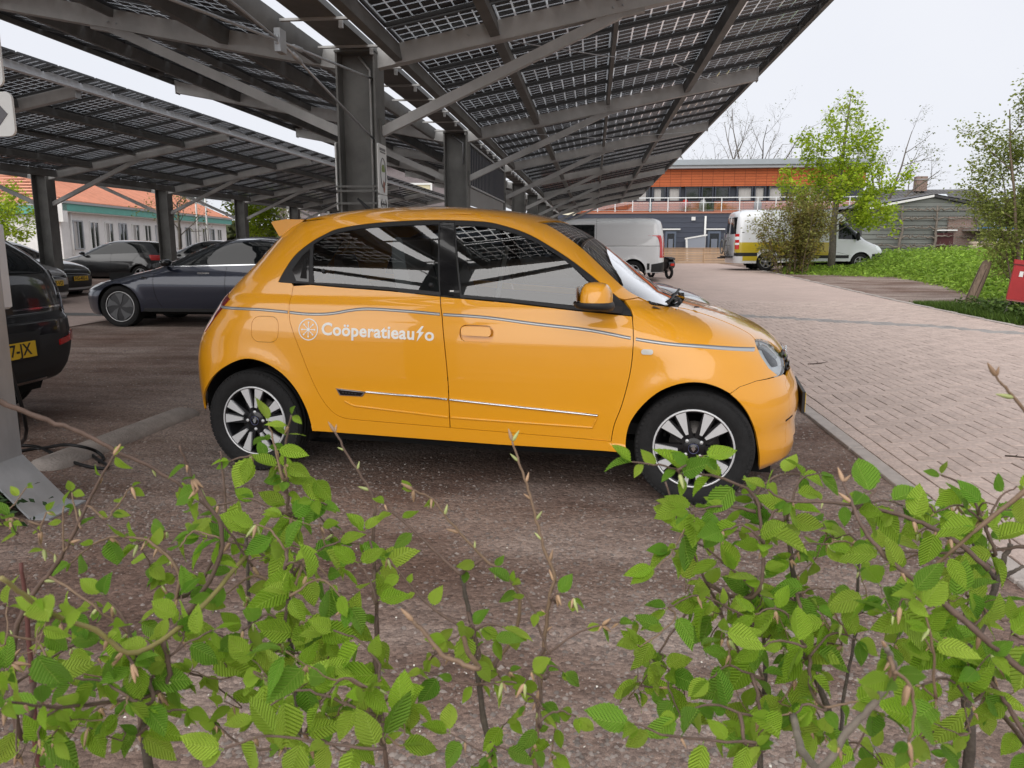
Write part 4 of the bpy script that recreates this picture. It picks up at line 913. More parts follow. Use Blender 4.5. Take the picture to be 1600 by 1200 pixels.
    for y in (-.33, .33): MB().prism(catmull([(.862,1.15),(.852,1.325),(.80,1.325),(.812,1.15)], 4, True), y - .115, y + .115, 'y').build('headrest', TRIMW, root)
    sw_ = MB(); R_ = Matrix.Rotation(math.radians(25), 3, 'Y'); sw_.tube([Vector((1.70, .34, .95)) + R_ @ Vector((0, .17 * math.cos(a), .17 * math.sin(a))) for a in np.linspace(0, 2 * math.pi, 25)], .014, 8, caps=False); sw_.build('steering_wheel', M_BLACKPL, root)
    for y in (-.55, .55): MB().tube([(1.16, y * 1.08, 1.30), (1.10, y, .95), (1.06, y * .9, .62)], .016, 4).build('seat_belt', TRIMW, root)
    MB().box((1.15, 0, .235), (2.9, 1.25, .10)).build('underbody', M_DARK, root)
    # lettering
    t = text_on(sh, rd if False else root, 'lettering', 'Coöperatieau', WHITE, .478, .823, .092, -.0205, -1, width=.545, bold=.027, tight=1.04)
    text_on(sh, root, 'lettering', 'o', WHITE, 1.083, .8100, .092, -.0205, -1, width=.052, bold=.022)
    bolt = [(1.062,.882),(1.033,.847),(1.050,.846),(1.037,.800),(1.078,.852),(1.058,.853),(1.075,.884)]
    sh.side('bolt_mark', bolt, WHITE, -1, (), .02, off=.0022, rim=0)
    cx, cz = .397, .8475
    ring = [(cx + .060 * math.cos(a), cz + .060 * math.sin(a)) for a in np.linspace(0, 2 * math.pi, 41)[:-1]]; rin = [(cx + .054 * math.cos(a), cz + .054 * math.sin(a)) for a in np.linspace(0, 2 * math.pi, 41)[:-1]]
    lg = sh.side('round_logo', ring, WHITE, -1, [rin], .02, off=.0022, rim=0)
    for k in range(8):
        a = math.pi / 4 * k + math.pi / 8 * 0; d = np.array([math.cos(a), math.sin(a)]); n_ = np.array([-d[1], d[0]]); c0 = np.array([cx, cz])
        poly = [tuple(c0 + d * .006 + n_ * .002), tuple(c0 + d * .034 + n_ * .0022), tuple(c0 + d * .034 + n_ * .0045), tuple(c0 + d * .043 + n_ * .0045), tuple(c0 + d * .043 - n_ * .0045), tuple(c0 + d * .034 - n_ * .0045), tuple(c0 + d * .034 - n_ * .0022), tuple(c0 + d * .006 - n_ * .002)]
        sh.side('logo_spoke', poly[::-1], WHITE, -1, (), .03, off=.0022, rim=0, parent=lg)
    sh.side('logo_centre', [(cx + .009 * math.cos(a), cz + .009 * math.sin(a)) for a in np.linspace(0, 2 * math.pi, 13)[:-1]], WHITE, -1, (), .03, off=.0024, rim=0, parent=lg)
    return root
yellow_car()
# ------------------------------------------------------------------ the other vehicles
def paint(name, c, metal=0., rough=.3): return mat('paint_' + name, c, rough, metal, coat=1.)
M_DGLASS = mat('dark_glass', (.008, .010, .011), .03, 0, spec=.5)
M_TAIL = mat('tail_red', (.22, .006, .010), .12, coat=1.); M_TAILB = mat('tail_bright', (.55, .02, .02), .15, coat=1.)
M_PLATE = mat('plate_yellow', (.75, .48, .03), .4); M_LAMPW = mat('lamp_white', (.80, .84, .86), .25)
def arc(cx, cz, r, a0, a1, n=14): return [(cx + r * math.cos(math.radians(a0 + (a1 - a0) * k / n)), cz + r * math.sin(math.radians(a0 + (a1 - a0) * k / n))) for k in range(n + 1)]
class Veh:
    def __init__(v, name, label, cat, loc, rz, pm, W, F, R, A, B, wb, wr, zs, zlow, ztop, n=2.6, nr=3., group=None, sh=.05, eh=.03, wheel_style='spoke', wy=None, ww=.21, rim=.22, arch_r=None, tf=.86, trr=.86, low=None):
        v.body = Body(W, F, R, A, B, n, nr, arch=((wb, wr, wr + .04), (0, wr, wr + .04)), bump=.010); b = v.body
        v.root = empty(name, loc, rz, label, cat, group); v.sh = Shell(b, v.root); v.tf, v.tr = tf, trr; v.zt = ztop; ar = arch_r or wr + .05
        xfz = lambda z: float(b.xa(z) + tf * (b.xf(z) - b.xa(z))); xrz = lambda z: float(b.xb(z) - trr * (b.xb(z) - b.xr(z))); v.xfz, v.xrz = xfz, xrz
        zz = np.linspace(zlow, ztop, 34); a0 = math.degrees(math.asin((zs - wr) / ar)) if abs(zs - wr) < ar else -10; al = math.degrees(math.asin(max(-1, (zlow - wr) / ar)))
        for side in (-1, 1):
            P = [(wb - ar * math.cos(math.radians(a0)), zs), (ar * math.cos(math.radians(a0)), zs)] + arc(0, wr, ar, a0, 180 - al)[1:] + [(xrz(z), z) for z in zz]
            P += [(xfz(z), z) for z in zz[::-1]] + arc(wb, wr, ar, al, 180 - a0)
            v.sh.side('body_side', P, pm, side, (), sh, rim=.02)
            for ax in (0, wb):
                m = MB(); n_ = 12; vs = []
                for yy in (.5, .97):
                    for k in range(n_ + 1): a = math.radians(-25 + 230 * k / n_); x_, z_ = ax + ar * 1.03 * math.cos(a), wr + ar * 1.03 * math.sin(a); vs.append((x_, side * (yy if yy < .9 else float(b.y(x_, max(z_, .15))) - .03), z_))
                m.add(vs, [(k, k + 1, n_ + 2 + k, n_ + 1 + k) for k in range(n_)]); m.box((ax, side * .5, wr + .15), (2 * ar, .02, 2 * ar)); m.build('wheel_liner', M_DARK, v.root)
                y = (wy or float(b.y(wb * .5, .4)) - ww / 2 - .025); wheel(v.root, ax, side * y, side, wr, ww, rim, wheel_style, .3)
        fy = [(-float(b.y(xfz(z), z)), z) for z in zz]; v.sh.end('body_front', fy + [(-y, z) for y, z in fy[::-1]], pm, True, h=eh, rim=0)
        ry = [(-float(b.y(xrz(z), z)), z) for z in zz]; v.sh.end('body_rear', ry + [(-y, z) for y, z in ry[::-1]], pm, False, h=eh, rim=0)
        y0 = lambda x: float(b.y(x, ztop)); xs = np.linspace(xrz(ztop), xfz(ztop), 24); con = [(x, -y0(x)) for x in xs]
        fr_ = []; 
        for y in np.linspace(-y0(xs[-1]), y0(xs[-1]), 9)[1:-1]: x = float(b.xa(ztop) + (b.xf(ztop) - b.xa(ztop)) * max(0, 1 - (abs(y) / b.W(0, ztop)) ** b.n) ** (1 / b.n)); fr_.append((x, y))
        re_ = []
        for y in np.linspace(y0(xs[0]), -y0(xs[0]), 9)[1:-1]: x = float(b.xb(ztop) + (b.xr(ztop) - b.xb(ztop)) * max(0, 1 - (abs(y) / b.W(0, ztop)) ** b.n) ** (1 / b.nr)); re_.append((x, y))
        zmax = W[-1][0] - .0006; v.sh.top('roof', con + fr_ + mirror_y(con) + re_, pm, ztop - .02, zmax, h=.08, rim=0)
        MB().box((wb / 2, 0, .25), (wb + .6, 1.3, .10)).build('underbody', M_DARK, v.root)
    def both(v, name, poly, mt, off=.003, rim=.003, h=.04, holes=(), only=None):
        for s in (only,) if only else (-1, 1): v.sh.side(name, poly, mt, s, holes, h, off=off, rim=rim)
    def front(v, name, poly, mt, off=.004, rim=.004, h=.03): return v.sh.end(name, poly, mt, True, h=h, off=off, rim=rim)
    def rear(v, name, poly, mt, off=.004, rim=.004, h=.03): return v.sh.end(name, poly, mt, False, h=h, off=off, rim=rim)
    def screen(v, z0, z1, mt, front=True, m=.05, off=.003, parent=None):
        b = v.body; zz = np.linspace(z0, z1, 12); X = v.xfz if front else v.xrz
        e = [(-(float(b.y(X(z), z)) - m), z) for z in zz]; v.sh.end('windscreen' if front else 'rear_screen', e + [(-y, z) for y, z in e[::-1]], mt, front, h=.04, off=off, rim=.002)
    def seam(v, line, only=None, w=.007):
        for s in (only,) if only else (-1, 1): v.sh.strip('shut_line', line, w, M_DARK, s, .0012, .001, h=.06)
    def mirror(v, x, z, y, pm, r=(.09, .11, .065)):
        for s in (-1, 1):
            m = MB(); n = 12; prof = [(math.sin(math.pi * k / 8), math.cos(math.pi * k / 8)) for k in range(9)]; vs = []; fs = []
            for a, bb in prof:
                for k in range(n): t = 2 * math.pi * k / n; vs.append((x + r[0] * max(a, .02) * math.cos(t), s * y + r[1] * bb, z + r[2] * max(a, .02) * math.sin(t)))
            for i in range(8):
                for k in range(n): p, q = i * n + k, i * n + (k + 1) % n; fs.append((p, q, q + n, p + n))
            m.add(vs, fs, True); m.bar((x + .02, s * (y - .06), z - .04), (x + .08, s * (y - .22), z - .08), .05, .03); m.build('mirror', pm, v.root)
    def plate(v, x, z, mt=None, txt=None, w=.52, h=.11, tilt=0., rear=True, pname='number_plate'):
        o = MB().box((0, 0, 0), (.012, w, h)).build(pname, mt or M_PLATE, v.root); o.location = (x, 0, z); o.rotation_euler = (0, tilt, 0)
        cu = bpy.data.curves.new('plate_text', 'FONT'); cu.body = txt or ''; cu.size = h * 1.05; cu.offset = .002; cu.align_x = 'CENTER'; cu.align_y = 'CENTER'
        if txt:
            ob = bpy.data.objects.new('t', cu); COL.objects.link(ob); dg = bpy.context.evaluated_depsgraph_get(); dg.update(); me = bpy.data.meshes.new_from_object(ob.evaluated_get(dg)); bpy.data.objects.remove(ob)
            me.materials.clear(); me.materials.append(M_INK); s = -1 if rear else 1
            for vv in me.vertices: a, b, _ = vv.co; vv.co = (s * .0075, s * a, b)
            link('characters', me, o)
        return o
# ---- dark blue-grey saloon behind the yellow car
def saloon(loc, rz, pm, label):
    W = [(0,.82),(.15,.88),(.3,.905),(.5,.92),(.65,.925),(.8,.912),(.9,.885),(.97,.845),(1.1,.765),(1.25,.68),(1.35,.61),(1.41,.5),(1.435,.3),(1.444,.02)]
    F = [(0,3.4),(.15,3.6),(.3,3.70),(.45,3.715),(.56,3.69),(.64,3.60),(.72,3.42),(.80,3.10),(.87,2.78),(.92,2.55),(.97,2.38),(1.05,2.2),(1.15,1.97),(1.25,1.72),(1.35,1.42),(1.41,1.12),(1.444,.85)]
    R = [(0,-.75),(.2,-.9),(.4,-.96),(.7,-.975),(.95,-.95),(1.0,-.85),(1.06,-.65),(1.15,-.45),(1.25,-.2),(1.35,.1),(1.41,.45),(1.444,.75)]
    A = [(0,2.9),(.5,2.95),(.62,2.85),(.75,2.5),(.87,2.0),(.97,1.7),(1.1,1.45),(1.3,1.0),(1.444,.82)]; Bb = [(0,-.3),(.7,-.35),(.95,-.1),(1.1,.1),(1.3,.5),(1.444,.78)]
    v = Veh('saloon_car', label, 'car', loc, rz, pm, W, F, R, A, Bb, 2.875, .335, .26, .20, 1.395, n=2.5, sh=.04, eh=.02, wheel_style='aero', rim=.245, ww=.235, wy=.775, arch_r=.375)
    dlo = catmull([(2.20,.975),(2.02,1.075),(1.78,1.205),(1.5,1.305),(1.2,1.362),(.85,1.382),(.5,1.365),(.1,1.29),(-.3,1.165),(-.55,1.06)], 4) + [(-.5,1.035),(.3,1.02),(1.1,1.0),(1.7,.985)]
    v.both('window_trim', inset(dlo, -.016), M_CHROME, .003, .004, .04, [inset(dlo, -.001)])
    v.both('side_glass', inset(dlo, .0), M_DGLASS, .003, 0, .05)
    v.seam([(1.06,1.385),(1.04,1.0)], w=.05); v.seam(catmull([(2.22,.93),(2.26,.75),(2.23,.5),(2.14,.33)], 4)); v.seam([(1.05,.99),(1.07,.7),(1.06,.31)]); v.seam(catmull([(-.3,1.03),(.0,.85),(.38,.62),(.42,.33)], 4))
    v.screen(.965, 1.40, M_DGLASS, True, .045); v.screen(1.05, 1.41, M_DGLASS, False, .05)
    for x in (1.42, .22): v.both('door_handle', [(x + a, .87 + b) for a, b in rrect(.2, .022, .01)], M_CHROME, .008, .006, .02)
    v.both('headlamp', catmull([(3.18,.715),(3.36,.70),(3.52,.645),(3.60,.58),(3.54,.575),(3.38,.62),(3.24,.67)], 4, True), M_LAMPW, .004, .004, .02)
    v.both('side_badge', [(2.36,.80),(2.47,.815),(2.45,.79),(2.38,.775)], M_GLOSSBLK, .006, .006, .02)
    v.seam(catmull([(2.42,.925),(2.75,.86),(3.05,.79),(3.3,.71)], 4), w=.006)
    v.both('sill_trim', [(.42,.262),(2.46,.262),(2.44,.315),(.44,.315)], M_BLACKPL, .004, .006, .06)
    v.mirror(1.96, 1.035, 1.02, M_GLOSSBLK); v.front('lower_intake', [(-.5,.24),(.5,.24),(.55,.30),(-.55,.30)], M_BLACKPL)
    v.rear('tail_lamp', [(-.8,.78),(-.5,.80),(-.45,.87),(-.78,.88)], M_TAIL); v.rear('tail_lamp', [(.8,.78),(.78,.88),(.45,.87),(.5,.80)], M_TAIL); v.plate(-.985, .72, None, None)
    return v
BLUEGREY = paint('bluegrey', (.022, .027, .046), .45, .3)
saloon((-4.675, 12.53, 0), math.pi, BLUEGREY, 'dark blue-grey saloon with black aero wheels behind the yellow car')
# ---- compact hatchbacks
def hatch(loc, rz, pm, label, ptxt=None, group=None, detail=True, white_bumper=False):
    W = [(0,.80),(.18,.85),(.35,.875),(.55,.89),(.75,.885),(.88,.865),(.96,.83),(1.1,.765),(1.3,.67),(1.40,.60),(1.455,.45),(1.475,.2),(1.48,.02)]
    F = [(0,3.1),(.18,3.28),(.35,3.35),(.55,3.355),(.68,3.32),(.78,3.2),(.86,2.98),(.92,2.70),(.97,2.46),(1.02,2.32),(1.12,2.10),(1.25,1.82),(1.36,1.52),(1.43,1.2),(1.48,.85)]
    R = [(0,-.45),(.2,-.62),(.45,-.66),(.7,-.65),(.95,-.58),(1.1,-.47),(1.25,-.34),(1.36,-.22),(1.43,-.02),(1.48,.6)]
    A = [(0,2.6),(.5,2.65),(.7,2.5),(.86,2.1),(.96,1.8),(1.1,1.5),(1.3,1.05),(1.48,.8)]; Bb = [(0,.0),(.7,-.05),(1.0,.1),(1.3,.4),(1.48,.65)]
    v = Veh('hatchback_car', label, 'car', loc, rz, pm, W, F, R, A, Bb, 2.55, .315, .25, .19, 1.42, n=2.6, nr=3.2, group=group, sh=.06, eh=.03, rim=.21, ww=.2, arch_r=.355)
    dlo = catmull([(2.12,.99),(1.75,1.2),(1.4,1.335),(1.0,1.38),(.5,1.37),(.05,1.30),(-.22,1.12)], 4) + [(-.2,1.06),(.6,1.03),(1.4,1.0)]
    v.both('side_glass', dlo, M_DGLASS, .003, 0, .06); v.seam([(.98,1.38),(1.0,1.0)], w=.05); v.seam([(1.0,.99),(1.02,.7),(1.0,.3)]); v.seam(catmull([(2.14,.95),(2.18,.7),(2.1,.32)], 4)); v.seam(catmull([(.0,1.03),(.2,.8),(.4,.55),(.44,.32)], 4))
    v.screen(1.0, 1.415, M_DGLASS, True, .05); v.screen(1.04, 1.38, M_DGLASS, False, .08)
    v.both('headlamp', catmull([(2.86,.80),(3.05,.80),(3.20,.74),(3.25,.67),(3.14,.66),(2.95,.72)], 4, True), M_LAMPW, .004, .004, .03)
    v.both('tail_lamp', [(-.30,.98),(-.52,.97),(-.585,.80),(-.40,.80)], M_TAILB, .004, .004, .04); v.rear('tail_lamp', [(-.80,.80),(-.52,.80),(-.50,.93),(-.74,.97)], M_TAILB); v.rear('tail_lamp', [(.80,.80),(.74,.97),(.50,.93),(.52,.80)], M_TAILB)
    g = v.front('grille', [(-.55,.30),(.55,.30),(.62,.46),(-.62,.46)], M_BLACKPL); v.front('upper_grille', [(-.55,.60),(.55,.60),(.60,.66),(-.60,.66)], M_GLOSSBLK)
    v.front('bumper_strip', [(-.70,.235),(.70,.235),(.74,.28),(-.74,.28)], mat('bumper_bright', (.68, .69, .70), .35, .3) if white_bumper else M_BLACKPL, .008, .010)
    v.plate(3.372, .50, None, ptxt, rear=False); v.plate(-.675, .62, None, None); v.mirror(1.95, 1.04, .97, pm)
    return v
GREYD = paint('graphite', (.055, .056, .058), .5, .35); SILV = paint('silver', (.42, .42, .43), .6, .35); BLK = paint('black', (.006, .006, .007), .0, .3); REDP = paint('darkred', (.14, .012, .012), .2, .3); WHT = paint('white', (.72, .73, .74))
NOSE = 3.355
hatch((-11.45 - NOSE, 15.45, 0), 0, SILV, 'silver hatchback nosing out, its yellow plate nearest the blue-grey saloon', 'K-927-VD', white_bumper=True)
hatch((-12.6 - NOSE, 17.95, 0), 0, GREYD, 'dark grey hatchback with yellow plate, second in the far row', 'NG-402-L', white_bumper=True)
hatch((-15.8 - NOSE, 20.4, 0), 0, REDP, 'dark red car whose roof shows over the grey hatchbacks')
hatch((-16.7 - NOSE, 22.9, 0), 0, WHT, 'white car barely visible behind the carport column')
hatch((-15.2, 25.6, 0), math.pi, BLK, 'black hatchback with red tail lamps facing left in the far row')
hatch((-13.6, 28.6, 0), math.pi, BLK, 'black car half hidden behind the black hatchback, furthest in the row')
hatch((1.27 - NOSE, 8.35, 0), 0, BLUEGREY, 'dark blue car whose bonnet shows beyond the yellow windscreen')
# ---- black SUV at the left edge, seen from behind
def suv():
    W = [(0,.82),(.2,.86),(.45,.905),(.65,.92),(.9,.925),(1.02,.915),(1.12,.89),(1.3,.80),(1.5,.68),(1.6,.56),(1.64,.35),(1.65,.02)]
    F = [(0,3.2),(.25,3.45),(.5,3.55),(.75,3.53),(.9,3.4),(1.0,3.0),(1.05,2.7),(1.1,2.45),(1.25,2.15),(1.45,1.7),(1.58,1.3),(1.65,.8)]
    R = [(0,-.55),(.28,-.66),(.42,-.76),(.6,-.80),(.76,-.79),(.81,-.745),(.95,-.735),(1.10,-.715),(1.21,-.64),(1.40,-.40),(1.54,-.20),(1.60,.1),(1.65,.5)]
    A = [(0,2.7),(.7,2.75),(.9,2.5),(1.05,1.9),(1.3,1.4),(1.65,.78)]; Bb = [(0,-.25),(.8,-.3),(1.1,-.1),(1.4,.3),(1.65,.6)]
    v = Veh('black_suv', 'glossy black SUV seen from behind at the left edge', 'car', (-4.80, 4.84, 0), math.pi, BLK, W, F, R, A, Bb, 2.70, .355, .33, .30, 1.585, n=3.6, nr=4.6, sh=.05, eh=.025, rim=.24, ww=.235, arch_r=.41)
    v.rear('rear_bumper', [(-.86,.32),(.86,.32),(.90,.62),(.5,.66),(-.5,.66),(-.90,.62)], mat('suv_plastic', (.028, .028, .029), .6, bump=.05, bscale=200), .006, .01)
    v.both('bumper_side', [(-.38,.36),(-.70,.36),(-.745,.60),(-.42,.62)], MATS['suv_plastic'], .005, .008, .04)
    v.rear('reflector', [(.56,.565),(.86,.595),(.87,.65),(.56,.605)], M_TAILB, .016, .01); v.rear('reflector', [(-.86,.595),(-.56,.565),(-.56,.605),(-.87,.65)], M_TAILB, .016, .01)
    v.rear('skid_strip', [(-.5,.325),(.5,.325),(.5,.345),(-.5,.345)], M_CHROME, .02, .01); v.rear('chrome_strip', [(-.8,.845),(.8,.845),(.8,.858),(-.8,.858)], M_CHROME, .006, .004)
    v.screen(1.10, 1.53, M_DGLASS, False, .09)
    v.plate(-.822, .58, None, 'P-527-JX', tilt=.04); v.rear('plate_recess', [(-.32,.50),(.32,.50),(.34,.70),(-.34,.70)], M_BLACKPL, .009, .006)
    v.rear('tail_lamp', [(.74,.80),(.845,.80),(.835,1.12),(.76,1.12)], mat('tail_smoked', (.012, .004, .005), .1, coat=1.), .006, .006); v.rear('tail_lamp', [(-.845,.80),(-.74,.80),(-.76,1.12),(-.835,1.12)], MATS['tail_smoked'], .006, .006)
    v.rear('tailgate_badge', [(.30,.985),(.42,.985),(.42,.965),(.30,.965)], M_CHROME, .005, .004); v.rear('sticker', [(.775,.885),(.815,.885),(.815,.945),(.775,.945)], M_SIGN, .0135, .001)
    dlo = catmull([(2.2,1.08),(1.8,1.32),(1.4,1.48),(1.0,1.53),(.4,1.51),(-.1,1.42),(-.35,1.2)], 4) + [(-.2,1.14),(.8,1.1),(1.6,1.06)]; v.both('side_glass', dlo, M_DGLASS, .003, 0, .06); v.screen(1.1, 1.55, M_DGLASS, True, .06)
    v.seam(catmull([(-.28,.35),(-.36,.6),(-.33,.75),(-.5,.76)], 4)); v.mirror(2.0, 1.15, 1.02, BLK)
    for s in (-1, 1): MB().tube([(-.1, s * .60, 1.60), (.1, s * .60, 1.635), (1.1, s * .58, 1.64), (1.3, s * .57, 1.61)], .014, 8).build('roof_rail', M_CHROME, v.root)
suv()
# ---- vans
def van(loc, rz, lower, upper, label, spec):
    L, wb, fo, H, hw, wr = spec['L'], spec['wb'], spec['fo'], spec['H'], spec['hw'], spec['wr']; ro = L - wb - fo; xf = wb + fo
    W = [(0,hw - .08),(.3,hw - .02),(.6,hw),(1.0,hw),(1.3,hw - .02),(H - .35,hw - .10),(H - .15,hw - .18),(H - .05,hw - .30),(H - .012,hw - .6),(H,.02)]
    F = [(0,xf - .3),(.3,xf - .04),(.6,xf),(.8,xf - .04),(.95,xf - .16),(1.08,xf - .45),(1.2,xf - .72),(1.5,xf - 1.05),(1.8,xf - 1.38),(H - .25,xf - 1.62),(H - .08,xf - 1.95),(H,xf - 2.6)]
    R = [(0,-ro + .1),(.3,-ro + .02),(.5,-ro),(1.2,-ro + .01),(H - .4,-ro + .06),(H - .12,-ro + .14),(H - .03,-ro + .4),(H,-ro + 1.)]
    A = [(0,wb),(.8,wb),(1.1,wb - .4),(1.5,wb - .9),(H,xf - 2.9)]; Bb = [(0,-ro + .5),(H - .2,-ro + .6),(H,-ro + 1.3)]
    v = Veh('panel_van', label, 'van', loc, rz, upper, W, F, R, A, Bb, wb, wr, .38, .30, H - .07, n=4.5, nr=5., sh=.08, eh=.05, rim=wr * .62, ww=.22, arch_r=wr + .06, tf=.80, trr=.88, wheel_style='steel2')
    return v
LGREY = paint('vangrey', (.72, .73, .73), .0, .4)
v = van((2.20 - 1.0, 24.92, zg(24)), math.pi, LGREY, LGREY, 'light grey panel van with open dark side window beside the carport', dict(L=5.0, wb=3.1, fo=.93, H=1.97, hw=.96, wr=.33))
v.both('side_window', [(1.18,1.06),(2.05,1.06),(2.05,1.74),(1.18,1.74)], M_DGLASS, .004, .004, .06)
v.both('pressed_panel', [(.35 * 0 + -.28 + a, 1.42 + b) for a, b in [(x_ * 1., y_) for x_, y_ in rrect(2.45 * .55, .60, .12)]] if False else [(-.60 + a * 1.0 + .85, 1.42 + b) for a, b in rrect(1.62, .62, .14)], LGREY, .006, .010, .05)
v.seam([(1.12,1.92),(1.12,.40)]); v.seam([(2.12,1.9),(2.15,.40)]); v.seam([(-.8,1.10),(1.1,1.10)], w=.012)
v.both('rear_bumper', [(-.55,.32),(-.93,.32),(-.93,.62),(-.55,.55)], M_BLACKPL, .010, .02, .05); v.rear('rear_bumper', [(-.9,.32),(.9,.32),(.9,.60),(-.9,.60)], M_BLACKPL, .012, .02)
v.both('lower_trim', [(-.5,.39),(-.42,.39),(-.42,.58),(-.5,.58)], M_BLACKPL, .005, .008, .05)
v.both('tail_lamp', [(-.90,.75),(-.955,.75),(-.955,1.42),(-.90,1.40)], M_TAILB, .006, .01, .04); v.rear('tail_lamp', [(-.93,.75),(-.86,.75),(-.86,1.42),(-.92,1.42)], M_TAILB, .008, .01); v.rear('tail_lamp', [(.86,.75),(.93,.75),(.92,1.42),(.86,1.42)], M_TAILB, .008, .01)
v.screen(1.15, 1.75, M_DGLASS, True, .1); v.plate(-.99, .85)
YLO = paint('vanyellow', (.50, .38, .02), .0, .4); VWHITE = paint('vanwhite', (.66, .68, .70), .1, .4)
sp_loc = (6.75, 32.7, zg(32)); v = van(sp_loc, math.radians(4), YLO, VWHITE, 'white delivery van with a yellow lower flank behind the brown bush', dict(L=5.95, wb=3.67, fo=1.0, H=2.42, hw=.98, wr=.345))
v.both('yellow_flank', [(-1.23,.72),(-.35,.72),(-.30,.80),(-.2,.86),(.2,.86),(.34,.78),(.42,.62),(2.4,.62),(2.4,1.12),(-1.24,1.12)], YLO, .005, .004, .07); v.both('lower_flank', [(-.95,.40),(-.40,.40),(-.36,.58),(-.95,.58)], YLO, .005, .004, .07)
v.both('black_moulding', [(-1.24,.58),(-.38,.58),(-.38,.72),(-1.24,.72)], M_BLACKPL, .006, .006, .07); v.both('black_moulding', [(.42,.50),(3.2,.50),(3.2,.62),(.42,.62)], M_BLACKPL, .006, .006, .07)
v.both('tail_lamp', [(-1.22,.85),(-1.10,.85),(-1.10,1.45),(-1.22,1.45)], M_TAILB, .007, .008, .04); v.both('lamp_white_band', [(-1.225,1.02),(-1.095,1.02),(-1.095,1.10),(-1.225,1.10)], M_LAMPW, .010, .006, .04); v.both('lamp_white_band', [(-1.225,1.22),(-1.095,1.22),(-1.095,1.34),(-1.225,1.34)], M_LAMPW, .010, .006, .04)
v.both('door_glass', [(2.75,1.25),(3.65,1.22),(3.25,1.85),(2.75,1.92)], M_DGLASS, .004, .003, .06); v.screen(1.25, 2.2, M_DGLASS, True, .1); v.rear('rear_window', [(-.8,1.45),(-.1,1.45),(-.1,2.1),(-.74,2.1)], M_DGLASS); v.rear('rear_window', [(.1,1.45),(.8,1.45),(.74,2.1),(.1,2.1)], M_DGLASS)
v.seam([(2.62,2.3),(2.62,.45)]); v.seam([(1.35,2.3),(1.35,.45)]); v.seam([(-1.0,1.5),(1.3,1.5)], w=.03); v.seam([(2.66,1.95),(2.68,.75),(3.3,.6)])
v.both('pressed_panel', [(.05 + a, 1.78 + b) for a, b in rrect(2.0, .66, .15)], VWHITE, .006, .010, .06)
v.both('front_bumper', [(4.12,.36),(4.52,.36),(4.60,.70),(4.10,.66)], M_BLACKPL, .006, .01, .05); v.front('front_bumper', [(-.8,.34),(.8,.34),(.8,.66),(-.8,.66)], M_BLACKPL); v.both('headlamp', [(4.28,.80),(4.50,.78),(4.40,1.0),(4.22,1.05)], M_LAMPW, .005, .006, .04)
v.mirror(3.45, 1.35, 1.12, M_BLACKPL, (.08, .1, .18))
bk = MB(); bk.box((-1.36, 0, .55), (.16, 1.5, .06)); bk.bar((-1.30, .4, .5), (-1.62, .4, .5), .05, .05); bk.build('tow_bar', M_BLACKPL, v.root)
rk = MB()
for y in (-.3, .3):
    rk.tube([(-1.36, y, .6), (-1.40, y, 1.5)], .02, 6)
for z in (.75, 1.0, 1.3): rk.tube([(-1.38, -.6, z), (-1.38, .6, z)], .018, 6)
rk.lathe([(.26, -.02), (.30, -.02), (.30, .02), (.26, .02)], 20, 'x', (-1.46, -.35, .95), close=True); rk.lathe([(.26, -.02), (.30, -.02), (.30, .02), (.26, .02)], 20, 'x', (-1.46, .4, .95), close=True)
rk.build('bike_rack', M_STEEL, v.root)
# ------------------------------------------------------------------ buildings
def brick_mat(name, c1, c2, mortar, bw, rh, ms=.01, vert='xz', rough=.85):
    m = bpy.data.materials.new(name); m.use_nodes = True; t = m.node_tree; b = t.nodes['Principled BSDF']; L = t.links.new
    tc = t.nodes.new('ShaderNodeTexCoord'); sp = t.nodes.new('ShaderNodeSeparateXYZ'); cb = t.nodes.new('ShaderNodeCombineXYZ'); L(tc.outputs['Object'], sp.inputs[0])
    L(sp.outputs['X' if vert[0] == 'x' else 'Y'], cb.inputs['X']); L(sp.outputs['Z'], cb.inputs['Y'])
    br = t.nodes.new('ShaderNodeTexBrick'); L(cb.outputs[0], br.inputs['Vector']); br.offset = .5 if 'tile' not in name else 0
    for k, c in (('Color1', c1), ('Color2', c2), ('Mortar', mortar)): br.inputs[k].default_value = (*c, 1)
    br.inputs['Scale'].default_value = 1; br.inputs['Mortar Size'].default_value = ms; br.inputs['Brick Width'].default_value = bw; br.inputs['Row Height'].default_value = rh
    n = t.nodes.new('ShaderNodeTexNoise'); n.inputs['Scale'].default_value = 1.3; n.inputs['Detail'].default_value = 6; L(tc.outputs['Object'], n.inputs['Vector'])
    hs = t.nodes.new('ShaderNodeHueSaturation'); mr = t.nodes.new('ShaderNodeMapRange'); mr.inputs['To Min'].default_value = .78; mr.inputs['To Max'].default_value = 1.2; L(n.outputs['Fac'], mr.inputs['Value']); L(mr.outputs[0], hs.inputs['Value'])
    L(br.outputs['Color'], hs.inputs['Color']); L(hs.outputs[0], b.inputs['Base Color']); b.inputs['Roughness'].default_value = rough
    bp = t.nodes.new('ShaderNodeBump'); bp.inputs['Distance'].default_value = .01; bp.inputs['Strength'].default_value = .5; L(br.outputs['Fac'], bp.inputs['Height']); bp.invert = True; L(bp.outputs[0], b.inputs['Normal'])
    return m
M_WPANE = mat('window_dark', (.02, .024, .028), .05, spec=.8, coat=.5); M_CURT = mat('curtain', (.42, .41, .39), .8, var=.15, vscale=9, stretch=(6, 6, .3)); M_FRMW = mat('frame_white', (.72, .72, .70), .5); M_FRMD = mat('frame_navy', (.035, .042, .06), .5)
